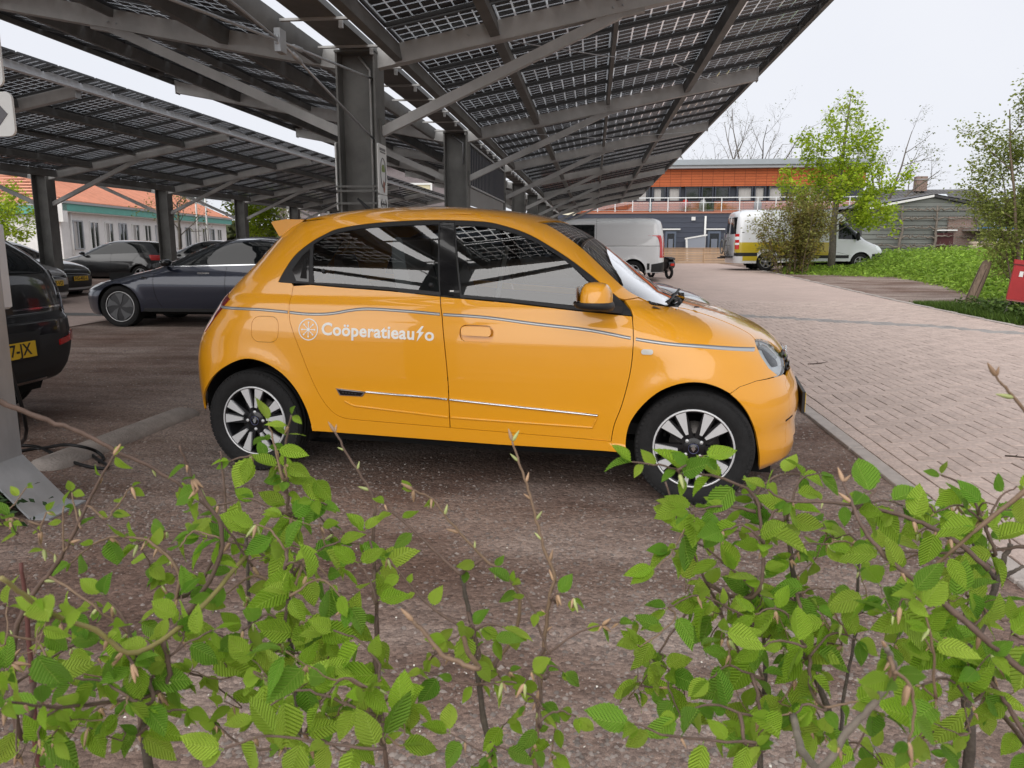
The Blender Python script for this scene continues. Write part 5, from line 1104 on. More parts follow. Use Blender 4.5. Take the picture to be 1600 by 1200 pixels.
# -- two-storey building with orange tiles and a navy clad ground floor
def orange_building():
    D = 44.6; k = D / FPX
    P0 = at(1100, 412, D); Yf = P0.y; zb0 = zg(44)
    def X(px): return at(px, 330, D).x
    def Z(py): return at(1100, py, D).z - zb0
    ox = X(1100); r = empty('orange_building', (ox, Yf, zb0), 0, 'two-storey building with orange tile bands, navy ground floor and white balcony rail', 'building')
    x0, x1 = X(842) - ox, X(1352) - ox; w = x1 - x0; cx = (x0 + x1) / 2
    TILE = brick_mat('tile_orange', (.52, .135, .045), (.46, .115, .04), (.20, .05, .02), .62, .155, .012); NAVY = mat('navy_board', (.052, .060, .085), .5, var=.12, vscale=2.5, stretch=(.3, 1, 4), rnd=.10); ZINCR = mat('roof_zinc', (.30, .33, .35), .45, .3, var=.08, vscale=1)
    zt = Z(247); z1 = Z(262); z2 = Z(289); z3 = Z(313); z4 = Z(332)
    MB().box((cx, 4.2, z4 / 2), (w, 6, z4)).build('lower_core', M_FRMD, r); MB().box((cx, 5.2, (z4 + zt) / 2 - .15), (w, 6, zt - z4 - .3)).build('upper_core', M_FRMD, r)
    ub = 2.02   # upper storey set back behind the balcony
    MB().box((cx, ub, (z1 + z2) / 2), (w, .3, z1 - z2)).build('tile_band', TILE, r)
    MB().box((cx, 4.5, (zt + z1) / 2 + .06), (w + .5, 6.6, (zt - z1) * .55)).build('roof_edge', ZINCR, r); MB().box((cx, 4.6, z1 + .12), (w + .3, 6.4, .2)).build('roof_fascia', mat('fascia_pale', (.5, .53, .54), .5), r)
    n = int(z4 / .28); me = MB().box((0, 0, 0), (w, .03, z4 / n - .018)).mesh('cladding_board', NAVY)
    for i in range(n): link('cladding_board', me, r, (cx, 1.185, (i + .5) * z4 / n))
    MB().box((cx, 1.6, z4 + .03), (w + .1, 1.0, .10)).build('balcony_edge', mat('edge_pale', (.40, .18, .12), .6), r)
    # windows of the upper floor, then tile spandrels below the sills
    wins = [(862, 880, 1), (884, 906, 1), (910, 932, 1), (936, 962, 1), (966, 990, 1), (994, 1017, 1), (1022, 1042, 1), (1046, 1066, 1), (1075, 1097, 0), (1101, 1118, 2), (1122, 1144, 0), (1156, 1180, 1), (1184, 1200, 1), (1206, 1230, 1), (1236, 1258, 0), (1264, 1290, 1), (1296, 1320, 0)]
    for a, b, c in wins:
        xa, xb = X(a) - ox, X(b) - ox; zl = z3 if c != 2 else z4 + .1
        f = MB(); t_ = .07
        f.box(((xa + xb) / 2, ub + .02, z2 - t_ / 2), (xb - xa + .1, .22, t_)); f.box(((xa + xb) / 2, ub + .02, zl + t_ / 2), (xb - xa + .1, .22, t_))
        for x in (xa, xb): f.box((x, ub + .02, (z2 + zl) / 2), (t_, .22, z2 - zl - 2 * t_))
        fo = f.build('window', M_FRMD, r); MB().box(((xa + xb) / 2, ub + .10, (z2 + zl) / 2), (xb - xa, .02, z2 - zl)).build('pane', M_WPANE, fo)
        if c == 1: MB().box(((xa + xb) / 2 + RND.uniform(-.1, .1), ub + .085, (z2 + zl) / 2), ((xb - xa) * RND.uniform(.5, .85), .006, z2 - zl - .1)).build('curtain', M_CURT, fo)
    for a, b in ((850, 1017), (1022, 1098), (1121, 1352)):
        xa, xb = X(a) - ox, X(b) - ox; MB().box(((xa + xb) / 2, ub + .05, (z3 + z4) / 2), (xb - xa, .25, z3 - z4)).build('tile_band', TILE, r)
    # balcony rail
    RAIL = mat('rail_white', (.68, .70, .70), .4, .2); zr = Z(308) ; rl = MB()
    for z in (zr, zr - .28, z4 + .16): rl.box((cx, 1.15, z), (w, .045, .05 if z == zr else .03))
    rail = rl.build('balcony_rail', RAIL, r); pm = MB().box((0, 0, 0), (.05, .05, zr - z4)).mesh('rail_post', RAIL); gm = MB().box((0, 0, 0), (.98, .012, zr - z4 - .45)).mesh('rail_glass', glass_mat('rail_glass', (.9, .92, .92), .05))
    x = x0 + .3
    while x < x1: link('rail_post', pm, rail, (x, 1.15, (zr + z4) / 2)); link('rail_glass', gm, rail, (x + .515, 1.13, (zr + z4) / 2 - .08)); x += 1.03
    # ground floor doors
    for a, b in ((1043, 1060), (1110, 1130)):
        xa, xb = X(a) - ox, X(b) - ox; zd = Z(361); d = MB().box(((xa + xb) / 2, 1.15, zd / 2), (xb - xa, .08, zd)).build('door', mat('door_blue', (.10, .125, .17), .4), r)
        MB().box(((xa + xb) / 2, 1.10, zd * .58), (xb - xa - .22, .02, zd * .7)).build('pane', M_WPANE, d); MB().box(((xa + xb) / 2, 1.10, zd * .5), ((xb - xa - .3) * .8, .026, zd * .5)).build('curtain', mat('blind_blue', (.16, .18, .22), .7), d); MB().box(((xa + xb) / 2, 1.12, zd + .12), (xb - xa + .45, .14, .08)).build('lintel', M_FRMW, d)
    MB().tube([(X(1105) - ox, 1.08, .1), (X(1105) - ox, 1.08, Z(337))], .06, 8).build('drainpipe', M_FRMW, r); MB().box((X(1086) - ox, 1.1, Z(341)), (.22, .12, .2)).build('wall_lamp', M_FRMW, r)
    xa, xb = X(1074) - ox, X(1103) - ox; sh_ = MB(); sh_.prism([(xa, 0), (xb, 0), (xb, Z(369)), (xa, Z(374))], .3, 1.0, 'y'); so = sh_.build('bin_store', mat('store_grey', (.25, .27, .31), .6), r); MB().bar((xa - .1, .3, Z(373)), (xb + .1, .3, Z(367)), .08, .08).build('store_edge', M_FRMW, so); MB().bar((xa + .1, .3, 0), (xa + .0, .3, Z(374)), .1, .1).build('store_post', M_FRMW, so)
    # cream sun sail on the balcony end
    s0 = X(872) - ox; MB().add([(s0, .3, Z(334)), (s0 + .9, .2, Z(336)), (s0 + 1.75, .5, Z(318)), (s0 + 1.3, 1.0, Z(322))], [(0, 1, 2, 3)]).build('sun_sail', mat('sail_cream', (.66, .62, .47), .8), r)
    for px in (1066, 1094, 1180): MB().lathe([(0, 0), (.22, 0), (.22, .5), (.12, .7), (0, .72)], 12, 'z', (X(px) - ox + .3, 1.7, z4 + .08)).build('balcony_pot', mat('pot_grey', (.3, .31, .31), .5) if px != 1066 else mat('pot_red', (.4, .03, .02), .5), r)
    # low timber fence in front
    f = empty('timber_fence', (X(1100), Yf - 3.2, zb0), 0, 'low pale timber fence of horizontal boards before the navy wall', 'fence'); k2 = (D - 3.2) / D
    fx0, fx1 = X(1000) * 0 + (X(1012) - X(1100)), (X(1165) - X(1100)); H = Z(387) * .97; nb = 9; me2 = MB().box((0, 0, 0), ((fx1 - fx0) / 2 - .01, .03, H / nb - .014)).mesh('board', mat('timber_pale', (.48, .33, .21), .8, var=.18, vscale=3, stretch=(.6, 1, 8), rnd=.12))
    for i in range(nb):
        for h in range(2): link('board', me2, f, (fx0 + (fx1 - fx0) * (.25 + .5 * h), 0, (i + .5) * H / nb))
    MB().box(((fx0 + fx1) / 2, 0, H + .02), (fx1 - fx0 + .1, .12, .035)).build('cap_rail', mat('timber_cap', (.42, .30, .2), .8, var=.1), f)
    for x in np.linspace(fx0, fx1, 5): MB().box((x, .06, H / 2), (.09, .09, H)).build('post', MATS['timber_cap'], f)
orange_building()
# -- white low building with red tiled hip roof and turquoise fascia
def white_building():
    A = Vector((-27.9, 38.6)); Bq = Vector((-32.2, 66.)); d = (Bq - A); L = d.length; ang = math.atan2(d.y, d.x)
    r = empty('white_building', (A.x, A.y, zg(40)), ang, 'long white building with salmon tiled roof and turquoise fascia', 'building')
    WALL = mat('white_brick', (.74, .73, .71), .8, var=.06, vscale=3); TEAL = mat('turquoise', (.11, .36, .30), .55, var=.08, vscale=2); ROOF = mat('roof_tiles', (.62, .29, .19), .8, var=.10, vscale=3, rnd=.08)
    # local x along the facade, local y to the left = away from the lane
    H = 2.75; MB().box((L / 2, 4, H / 2), (L, 8, H)).build('wall', WALL, r)
    MB().box((L / 2, -.35, H + .22), (L + .9, .10, .38)).build('fascia', TEAL, r); MB().box((L / 2, -.40, H + .47), (L + 1., .16, .12)).build('gutter', mat('gutter_grey', (.35, .36, .36), .5, .3), r); MB().box((L / 2, .2, H + .01), (L + .6, 1.1, .06)).build('soffit', WALL, r)
    # roof of tile courses
    rf = MB(); rows = 16; run, rise = 6.0, 2.7
    for i in range(rows):
        y0, y1 = -.45 + run * i / rows, -.45 + run * (i + 1) / rows; z0, z1 = H + .50 + rise * i / rows, H + .50 + rise * (i + 1) / rows; a, b = -.5 + 3.6 * i / rows, L + .5 - .2 * i
        a1 = -.5 + 3.6 * (i + 1) / rows
        rf.add([(a, y0, z0 + .07), (b, y0, z0 + .07), (b, y1, z1), (a1, y1, z1), (a, y0, z0), (b, y0, z0)], [(0, 1, 2, 3), (4, 5, 1, 0)])
        rf.add([(a, y0, z0 + .07), (a1, y1, z1), (a1, 7.5 - y1, z1), (a, 7.5 - y0, z0 + .07)], [(0, 3, 2, 1)][::-1])
    ro = rf.build('roof', ROOF, r); tm = MB(); 
    for i in range(110):
        x = i * L / 110
        k0 = max(0, (x + .5) / 3.6 - .14 if x < 3 else 0) ; top = 1. if x > 3 else max(.1, (x + .5) / 3.6)
        tm.bar((x, -.47, H + .58), (x, -.45 + run * top, H + .56 + rise * top), .07, .03)
    tag(tm.build('tile_ribs', ROOF, ro), kind='stuff')
    MB().box((-.25, .9, H - .0), (.5, 2.6, 1.1)).build('corner_pier', WALL, r); MB().tube([(.9, -.1, 0), (.9, -.1, H)], .05, 8).build('drainpipe', M_FRMW, r)
    for i in range(14):
        x = 1.7 + i * 1.85; wf = MB(); t_ = .07; w, h, zc = 1.02, 1.5, 1.55
        wf.box((x, -.02, zc + h / 2), (w, .1, t_)); wf.box((x, -.02, zc - h / 2), (w, .1, t_))
        for q in (-w / 2, 0, w / 2): wf.box((x + q, -.02, zc), (t_, .1, h))
        o = wf.build('window', M_FRMW if i % 3 else mat('frame_grey', (.40, .42, .44), .5), r); MB().box((x, -.005, zc), (w, .03, h)).build('pane', M_WPANE, o)
        if i % 2 == 0: MB().box((x - .25, -.022, zc), (.3, .006, h)).build('curtain', M_CURT, o)
    # wing that stands forward at the left
    wv = at(28, 345, 39.5); w = empty('white_wing', (wv.x - 1.2, wv.y, zg(38)), math.radians(8), 'white wing with turquoise fascia at the far left', 'building')
    MB().box((-4, 3, H / 2 - .1), (12, 6, H - .2)).build('wall', WALL, w); MB().box((-4, -.3, H + .05), (13.2, .1, .42)).build('fascia', TEAL, w); MB().box((-4, -.33, H + .31), (13.3, .14, .12)).build('gutter', MATS['gutter_grey'], w)
    rm = MB()
    for i in range(12): rm.add([(-11 , -.4 + i * .5, H + .42 + i * .19), (2.4 - i * .25, -.4 + i * .5, H + .42 + i * .19), (2.15 - i * .25, .1 + i * .5, H + .57 + i * .19), (-11, .1 + i * .5, H + .57 + i * .19), (-11, -.4 + i * .5, H + .36 + i * .19), (2.4 - i * .25, -.4 + i * .5, H + .36 + i * .19)], [(0, 1, 2, 3), (4, 5, 1, 0)])
    rm.build('roof', ROOF, w); q = MB().box((-.2, -.02, 1.55), (1.1, .1, 1.1)).build('window', MATS['frame_grey'] if 'frame_grey' in MATS else M_FRMW, w); MB().box((-.2, -.08, 1.55), (.92, .02, .92)).build('pane', M_WPANE, q)
    # taller white block behind
    bv = at(60, 300, 78); b = empty('white_block', (bv.x, bv.y, .3), math.radians(96), 'tall white block with small dark windows behind the red roofs', 'building')
    MB().box((20, 5, 4.6), (46, 10, 9.2)).build('wall', WALL, b); MB().box((20, -.2, 8.3), (46.5, .2, .6)).build('fascia', TEAL, b); MB().box((20, 5, 9.3), (46.6, 10.6, .2)).build('roof', ROOF, b)
    for i in range(14):
        for j, z in enumerate((5.0, 7.0)):
            o = MB().box((2 + i * 3.1, -.05, z), (1.7, .12, 1.15)).build('window', M_FRMW, b); MB().box((2 + i * 3.1, -.12, z), (1.5, .02, .95)).build('pane', M_WPANE, o)
white_building()
# -- purple-grey brick block in the middle distance
def brick_block():
    D = 52.; a = at(440, 330, D); c = at(703, 330, D); r = empty('brick_block', ((a.x + c.x) / 2, a.y, .3), math.atan2(c.y - a.y, c.x - a.x), 'purple-grey brick block with a white framed window behind the carports', 'building')
    W = (c - a).length; BR = brick_mat('brick_purple', (.20, .165, .175), (.165, .135, .145), (.24, .22, .21), .22, .065, .010)
    top = at(650, 262, D).z - .3; MB().box((0, 3, top / 2), (W, 6, top)).build('wall', BR, r); MB().box((0, 2.9, top + .1), (W + .4, 6.4, .22)).build('roof_edge', M_FRMW, r)
    k = D / FPX
    for (p0, p1, q0, q1) in ((631, 679, 288, 316), (560, 600, 288, 316), (486, 512, 300, 330)):
        x = ((p0 + p1) / 2 - (440 + 703) / 2) * k; z = at(650, (q0 + q1) / 2, D).z - .3; w, h = (p1 - p0) * k, (q1 - q0) * k
        f = MB(); t_ = .12
        for s in (-1, 1): f.box((x, -.06, z + s * (h / 2 - t_ / 2)), (w, .16, t_)); f.box((x + s * (w / 2 - t_ / 2), -.06, z), (t_, .16, h - 2 * t_))
        f.box((x, -.06, z - h * .12), (w - 2 * t_, .14, .08)); f.box((x, -.06, z - h * .3), (.08, .13, h * .3)); o = f.build('window', M_FRMW, r)
        MB().box((x, -.02, z), (w - .1, .03, h - .1)).build('pane', M_WPANE, o); MB().box((x, -.05, z + h * .17), (w - .3, .03, h * .48)).build('blind', mat('blind_cream', (.62, .56, .38), .8), o); MB().box((x, -.045, z - h * .3), (w - .3, .02, h * .25)).build('net_curtain', M_CURT, o)
    for px in (503, 455): MB().box(((px - 571) * k, -.05, top / 2), (.12, .1, top)).build('drainpipe', M_FRMW, r)
brick_block()
# -- grey boarded barn with espaliered fruit trees, and the house behind it
def barn():
    D = 36.; k = D / FPX; zb0 = zg(36); c = at(1440, 388, D)
    r = empty('grey_barn', (c.x, c.y, zb0), math.radians(6), 'grey boarded barn with a low gable at right', 'barn')
    def X(px): return (px - 1440) * k
    def Z(py): return at(1440, py, D).z - zb0
    BO = mat('barn_board', (.185, .195, .18), .85, var=.15, vscale=2.5, stretch=(.4, 1, 5), rnd=.08); prof = [(X(1345), 0), (X(1345), Z(328)), (X(1450), Z(309)), (X(1545), Z(326)), (X(1545), 0)]
    m = MB(); m.prism(prof[::-1], .06, 7, 'y'); m.build('wall', mat('barn_core', (.1, .1, .1), .9), r)
    nb = 15; H = Z(309)
    for i in range(nb):
        z0, z1 = i * H / nb, (i + 1) * H / nb - .02
        def cut(z): zl = Z(328); return (X(1345), X(1545)) if z < zl else (X(1345) + (z - zl) / (H - zl) * (X(1450) - X(1345)), X(1545) - (z - zl) / (H - zl) * (X(1545) - X(1450)))
        a, b = cut(z1); e0, e1 = cut(z0)
        if b - a < .1: continue
        MB().add([(e0, .02, z0), (e1, .02, z0), (b, .045, z1), (a, .045, z1), (e0, .06, z0), (e1, .06, z0)], [(0, 1, 2, 3), (4, 5, 1, 0)]).build('board', BO, r)
    for s in ((1345, 328, 1450, 309), (1545, 326, 1450, 309)): MB().bar((X(s[0]) + (-.3 if s[0] < 1450 else .3), -.06, Z(s[1]) - .02), (X(s[2]), -.06, Z(s[3]) + .06), .10, .16, up=(0, 1, 0)).build('barge_board', M_FRMW if s[0] < 1450 else mat('barge_dark', (.05, .05, .05), .7), r)
    rf = MB()
    for a, b in (((X(1345) - .3, Z(328)), (X(1450), Z(309) + .05)), ((X(1450), Z(309) + .05), (X(1545) + .3, Z(326)))): rf.add([(a[0], -.1, a[1] + .1), (b[0], -.1, b[1] + .1), (b[0], 7, b[1] + .1), (a[0], 7, a[1] + .1)], [(0, 1, 2, 3)])
    rf.build('roof', mat('barn_roof', (.13, .13, .14), .8), r)
    MB().box((X(1500), -.02, Z(350) / 2), (1.4, .12, Z(328))).build('brick_panel', brick_mat('barn_brick', (.26, .16, .125), (.22, .135, .11), (.25, .23, .21), .22, .065), r)
    MB().box((X(1472), -.05, Z(364) / 2), (.85, .1, Z(364))).build('door', mat('barn_door', (.075, .02, .02), .6), r); MB().box((X(1472), -.1, Z(360)), (1.0, .3, .06)).build('canopy', M_FRMW, r)
    MB().box((X(1530), -.6, Z(360)), (1.9, 1.3, .08)).build('lean_to', mat('lean_grey', (.3, .27, .25), .7), r); MB().box((X(1540), -.6, Z(357)), (1.4, 1.2, .05)).build('blue_sheet', mat('sheet_blue', (.05, .22, .5), .5), r)
    for x in (1515, 1552): MB().bar((X(x), -1.1, 0), (X(x), -1.1, Z(362)), .09, .09).build('lean_to_post', mat('post_grey', (.2, .18, .16), .8), r)
    lg = mat('log_pile', (.42, .34, .26), .9, var=.3, vscale=6)
    for i in range(9): link('log', MB().lathe([(0, -.25), (.10, -.25), (.10, .25), (0, .25)], 8, 'y').mesh('log', lg), r, (X(1480 + i * 4.6), -1.6 - .2 * (i % 2), .72 + .16 * ((i * 7) % 3)))
    # espaliers
    BARK = mat('espalier_bark', (.175, .15, .125), .9, var=.25, vscale=12)
    for n, (px, lab) in enumerate(((1402, 'espaliered fruit tree trained on the barn wall, left of the other two'), (1455, 'espaliered fruit tree trained on the barn wall in the middle'), (1519, 'espaliered fruit tree trained on the barn wall near the lean-to'))):
        p = r.matrix_world @ Vector((0, 0, 0)); e = empty('espalier_tree', Vector(r.location) + Matrix.Rotation(math.radians(6), 3, 'Z') @ Vector((X(px), -.22, 0)), math.radians(6), lab, 'tree', 'espaliered trees on the barn')
        rg = random.Random(40 + n); H2 = Z(322); tr = [(rg.uniform(-.06, .06), 0, H2 * t) for t in np.linspace(0, 1, 8)]; MB().tube(tr, list(np.linspace(.085, .035, 8)), 7).build('trunk', BARK, e)
        for j in range(5):
            z = H2 * (.34 + .15 * j)
            for s in (-1, 1):
                q = [(0, 0, z - .1)]; ln = rg.uniform(.75, 1.15)
                for t in range(1, 9): q.append((s * ln * t / 8 * 1.1, rg.uniform(-.03, .03), z + rg.uniform(-.06, .06) + .04 * (t == 8)))
                MB().tube(q, list(np.linspace(.045, .022, 9)), 6).build('arm', BARK, e)
        sp = MB()
        for t in range(60):
            j = rg.randrange(5); x = rg.uniform(-1.15, 1.15); z = H2 * (.34 + .15 * j); sp.tube([(x, 0, z), (x + rg.uniform(-.08, .08), rg.uniform(-.1, 0), z + rg.uniform(.05, .22))], [.012, .005], 4)
        tag(sp.build('spurs', BARK, e), kind='stuff')
    # house behind
    D2 = 62.; k2 = D2 / FPX; c2 = at(1455, 380, D2); h = empty('grey_roof_house', (c2.x, c2.y, .3), 0, 'brick house with grey tiled roof and a stout chimney behind the barn', 'house')
    def X2(px): return (px - 1455) * k2
    def Z2(py): return at(1455, py, D2).z - .3
    BRK = brick_mat('brick_house', (.25, .15, .115), (.21, .125, .10), (.25, .23, .2), .22, .065); RT = brick_mat('tile_grey', (.125, .12, .118), (.10, .098, .098), (.05, .05, .05), .3, .28, .03)
    MB().box(((X2(1372) + X2(1540)) / 2, 4, Z2(322) / 2), (X2(1540) - X2(1372), 8, Z2(322))).build('wall', BRK, h)
    ro = MB(); ro.add([(X2(1366), -.5, Z2(323)), (X2(1546), -.5, Z2(323)), (X2(1546), 4, Z2(292)), (X2(1376), 4, Z2(292)), (X2(1366), 8.5, Z2(323)), (X2(1546), 8.5, Z2(323))], [(0, 1, 2, 3), (3, 2, 5, 4)]); ro.add([(X2(1366), -.5, Z2(323)), (X2(1376), 4, Z2(292)), (X2(1366), 8.5, Z2(323))], [(0, 1, 2)]); rr = ro.build('roof', RT, h)
    ch = MB().box((X2(1455), 3.2, Z2(284)), (.85, .7, 1.2)).build('chimney', BRK, rr); MB().box((X2(1455), 3.2, Z2(277)), (.95, .8, .1)).build('chimney_cap', mat('cap_grey', (.3, .29, .28), .8), rr)
    o = MB().bar((X2(1478), 2.05, Z2(306)), (X2(1490), 2.05, Z2(306)), .9, .08, up=(0, -.5, 1)).build('skylight', mat('skylight_glass', (.6, .65, .68), .15), rr)
    MB().box((X2(1380), -.1, Z2(340)), (1.2, .1, 1.3)).build('window', M_WPANE, h)
barn()
# ------------------------------------------------------------------ vegetation
def leaf_mat(name, c, c2=None, trans=.45, rnd=.22, rough=.5, vein=False):
    m = bpy.data.materials.new(name); m.use_nodes = True; t = m.node_tree; t.nodes.clear(); L = t.links.new; o = t.nodes.new('ShaderNodeOutputMaterial')
    b = t.nodes.new('ShaderNodeBsdfPrincipled'); tr = t.nodes.new('ShaderNodeBsdfTranslucent'); mxs = t.nodes.new('ShaderNodeMixShader'); mxs.inputs[0].default_value = trans
    b.inputs['Roughness'].default_value = rough; b.inputs['Specular IOR Level'].default_value = .22
    oi = t.nodes.new('ShaderNodeObjectInfo'); ge = t.nodes.new('ShaderNodeNewGeometry'); ad = t.nodes.new('ShaderNodeMath'); ad.operation = 'ADD'; L(oi.outputs['Random'], ad.inputs[0]); L(ge.outputs['Random Per Island'], ad.inputs[1])
    fr = t.nodes.new('ShaderNodeMath'); fr.operation = 'FRACT'; L(ad.outputs[0], fr.inputs[0])
    cm = t.nodes.new('ShaderNodeMix'); cm.data_type = 'RGBA'; cm.inputs['A'].default_value = (*c, 1); cm.inputs['B'].default_value = (*(c2 or c), 1); L(fr.outputs[0], cm.inputs['Factor'])
    mu = t.nodes.new('ShaderNodeMath'); mu.operation = 'MULTIPLY'; mu.inputs[1].default_value = 7.31; L(fr.outputs[0], mu.inputs[0]); f2 = t.nodes.new('ShaderNodeMath'); f2.operation = 'FRACT'; L(mu.outputs[0], f2.inputs[0])
    mr = t.nodes.new('ShaderNodeMapRange'); mr.inputs['To Min'].default_value = 1 - rnd; mr.inputs['To Max'].default_value = 1 + rnd; L(f2.outputs[0], mr.inputs['Value'])
    hs = t.nodes.new('ShaderNodeHueSaturation'); L(mr.outputs[0], hs.inputs['Value']); L(cm.outputs['Result'], hs.inputs['Color'])
    L(hs.outputs[0], b.inputs['Base Color']); L(hs.outputs[0], tr.inputs[0]); L(b.outputs[0], mxs.inputs[1]); L(tr.outputs[0], mxs.inputs[2]); L(mxs.outputs[0], o.inputs[0])
    if vein:
        tc = t.nodes.new('ShaderNodeTexCoord'); n = t.nodes.new('ShaderNodeTexNoise'); n.inputs['Scale'].default_value = 60; L(tc.outputs['Object'], n.inputs['Vector']); bp = t.nodes.new('ShaderNodeBump'); bp.inputs['Strength'].default_value = .25; bp.inputs['Distance'].default_value = .004; L(n.outputs['Fac'], bp.inputs['Height']); L(bp.outputs[0], b.inputs['Normal'])
    MATS[name] = m; return m
def leaf_cards(name, pts, size, mt, parent=None, seed=0, up=.4, asp=.55, kind=None):
    """many small folded leaves (two faces each) at the given points, as one mesh"""
    r = np.random.default_rng(seed); P = np.array(pts, float); N = len(P)
    d = r.normal(size=(N, 3)); d[:, 2] = d[:, 2] * .5 - .15; d /= np.linalg.norm(d, axis=1, keepdims=True)
    n = r.normal(size=(N, 3)); n[:, 2] = np.abs(n[:, 2]) + up; s = np.cross(d, n); s /= np.maximum(np.linalg.norm(s, axis=1, keepdims=True), 1e-6); n = np.cross(s, d)
    ln = size * r.uniform(.6, 1.25, N)[:, None]; w = ln * asp / 2
    V = np.stack([P, P + d * ln * .45 + s * w + n * ln * .08, P + d * ln, P + d * ln * .45 - s * w + n * ln * .08], 1).reshape(-1, 3)
    b = (np.arange(N) * 4)[:, None]; F = np.concatenate([b + np.array([[0, 1, 2]]), b + np.array([[0, 2, 3]])], 1).reshape(-1, 3)
    me = bpy.data.meshes.new(name); me.vertices.add(len(V)); me.vertices.foreach_set('co', V.ravel()); me.loops.add(F.size); me.loops.foreach_set('vertex_index', F.ravel().astype(np.int32)); me.polygons.add(len(F)); me.polygons.foreach_set('loop_start', np.arange(0, F.size, 3)); me.update(); me.materials.append(mt)
    o = link(name, me, parent)
    if kind: o['kind'] = kind
    return o
class Grow:
    def __init__(g, seed): g.r = random.Random(seed); g.mb = MB(); g.tips = []; g.segs = []
    def limb(g, p, d, ln, rad, depth, wob=.18, lift=.05, kids=4, ratio=.62, spread=.9, kid0=.25):
        r = g.r; n = 5; q = [Vector(p)]; d = Vector(d).normalized(); rs = [rad]
        for i in range(n):
            d = (d + Vector((r.gauss(0, wob), r.gauss(0, wob), r.gauss(0, wob) + lift))).normalized(); q.append(q[-1] + d * ln / n); rs.append(rad * (1 - .8 * (i + 1) / n))
        g.mb.tube(q, [max(x, .0025) for x in rs], 6 if rad > .03 else 4, caps=False)
        for a, b in zip(q[:-1], q[1:]): g.segs.append((a, b, depth))
        if depth == 0: g.tips.append(q[-1]); return
        for k in range(kids):
            t = kid0 + (1 - kid0) * (k + r.random()) / kids; i = min(n - 1, int(t * n)); base = q[i].lerp(q[i + 1], t * n - i); ax = (q[i + 1] - q[i]).normalized()
            o = ax.orthogonal().normalized(); o.rotate(Matrix.Rotation(r.random() * 6.283, 3, ax)); nd = (ax * (1 - spread * .5) + o * spread).normalized()
            g.limb(base, nd, ln * ratio * r.uniform(.7, 1.15) * (1.15 - .5 * t), rad * (1 - .75 * t) * .65, depth - 1, wob, lift, kids, ratio, spread, kid0)
    def along(g, n, maxdepth=1, jit=.1, zr=None):
        s = [q for q in g.segs if q[2] <= maxdepth]; w = [(a - b).length for a, b, _ in s]; out = []
        for a, b, _ in g.r.choices(s, w, k=n):
            p = a.lerp(b, g.r.random()) + Vector((g.r.gauss(0, jit), g.r.gauss(0, jit), g.r.gauss(0, jit)))
            out.append(p)
        return out
BARK1 = mat('bark_grey', (.13, .115, .095), .9, var=.3, vscale=10, bump=.4, bscale=40); BARK2 = mat('bark_brown', (.16, .12, .085), .9, var=.25, vscale=10)
def zloc(p): return Vector((p.x, p.y, zg(p.y)))
# bright young tree in front of the white van
def bright_tree():
    D = 29.5; b = zloc(at(1298, 418, D)); root = empty('bright_tree', b, 0, 'tree with fresh yellow-green leaves in tiers beside the white van', 'tree'); g = Grow(4)
    tr = [Vector((0, 0, 0)), Vector((.02, 0, .9)), Vector((-.02, 0, 1.8)), Vector((.05, 0, 2.8)), Vector((.12, 0, 4.0)), Vector((.2, 0, 5.3)), Vector((.28, 0, 6.5))]
    m = MB(); m.tube(tr, [.15, .13, .12, .10, .07, .045, .012], 9); m.build('trunk', BARK1, root)
    for k in range(30):
        t = .27 + .7 * k / 30; f = t * 6; i = min(5, int(f)); p = tr[i].lerp(tr[i + 1], f - i); a = k * 2.4 + g.r.uniform(-.4, .4); ln = (2.75 * (1 - t) ** .75 + .45) * g.r.uniform(.75, 1.1)
        g.limb(p, (math.cos(a), math.sin(a) * .9, .16 + .75 * t), ln, .035 * (1.1 - t), 2, wob=.13, lift=.05, kids=4, ratio=.5, spread=.75)
    g.mb.build('branches', BARK1, root)
    pts = [p for p in g.along(17000, 1, .11) if g.r.random() < np.clip(1.6 - .24 * p.z, .07, 1)]
    tag(leaf_cards('crown', pts, .135, leaf_mat('leaf_bright', (.27, .40, .02), (.42, .52, .04), .45, .3), root, 5, asp=.62), kind=None)
bright_tree()
def bare_tree(px, py, D, H, seed, label, leaves=0, spread=.6, n0=3):
    b = zloc(at(px, py, D)); root = empty('bare_tree', b, 0, label, 'tree', 'bare trees behind the buildings'); g = Grow(seed)
    m = MB(); m.tube([(0, 0, 0), (.1, 0, H * .18), (0, .1, H * .36)], [.22, .17, .13], 8); m.build('trunk', BARK1, root)
    for k in range(n0 + 2):
        a = k * 6.283 / (n0 + 2) + g.r.uniform(-.5, .5); g.limb((0, .1, H * .30 + .02 * k * H * .3), (math.cos(a) * spread, math.sin(a) * spread, 1), H * .62 * g.r.uniform(.75, 1.05), .085, 3, wob=.12, lift=.04, kids=4, ratio=.52, spread=.65)
    g.mb.build('branches', BARK1, root)
    if leaves: leaf_cards('crown', g.along(leaves, 1, .15), .13, leaf_mat('leaf_sparse', (.10, .13, .03), (.17, .19, .05), .4) if 'leaf_sparse' not in MATS else MATS['leaf_sparse'], root, seed)
bare_tree(1172, 400, 58, 11.6, 21, 'bare tree rising behind the orange building roof', 260)
bare_tree(1372, 400, 46, 8.6, 22, 'bare twiggy tree right of the bright green tree', 700, .7)
bare_tree(1125, 400, 66, 11.2, 24, 'smaller bare tree at the edge of the carport roof', 200, .5)
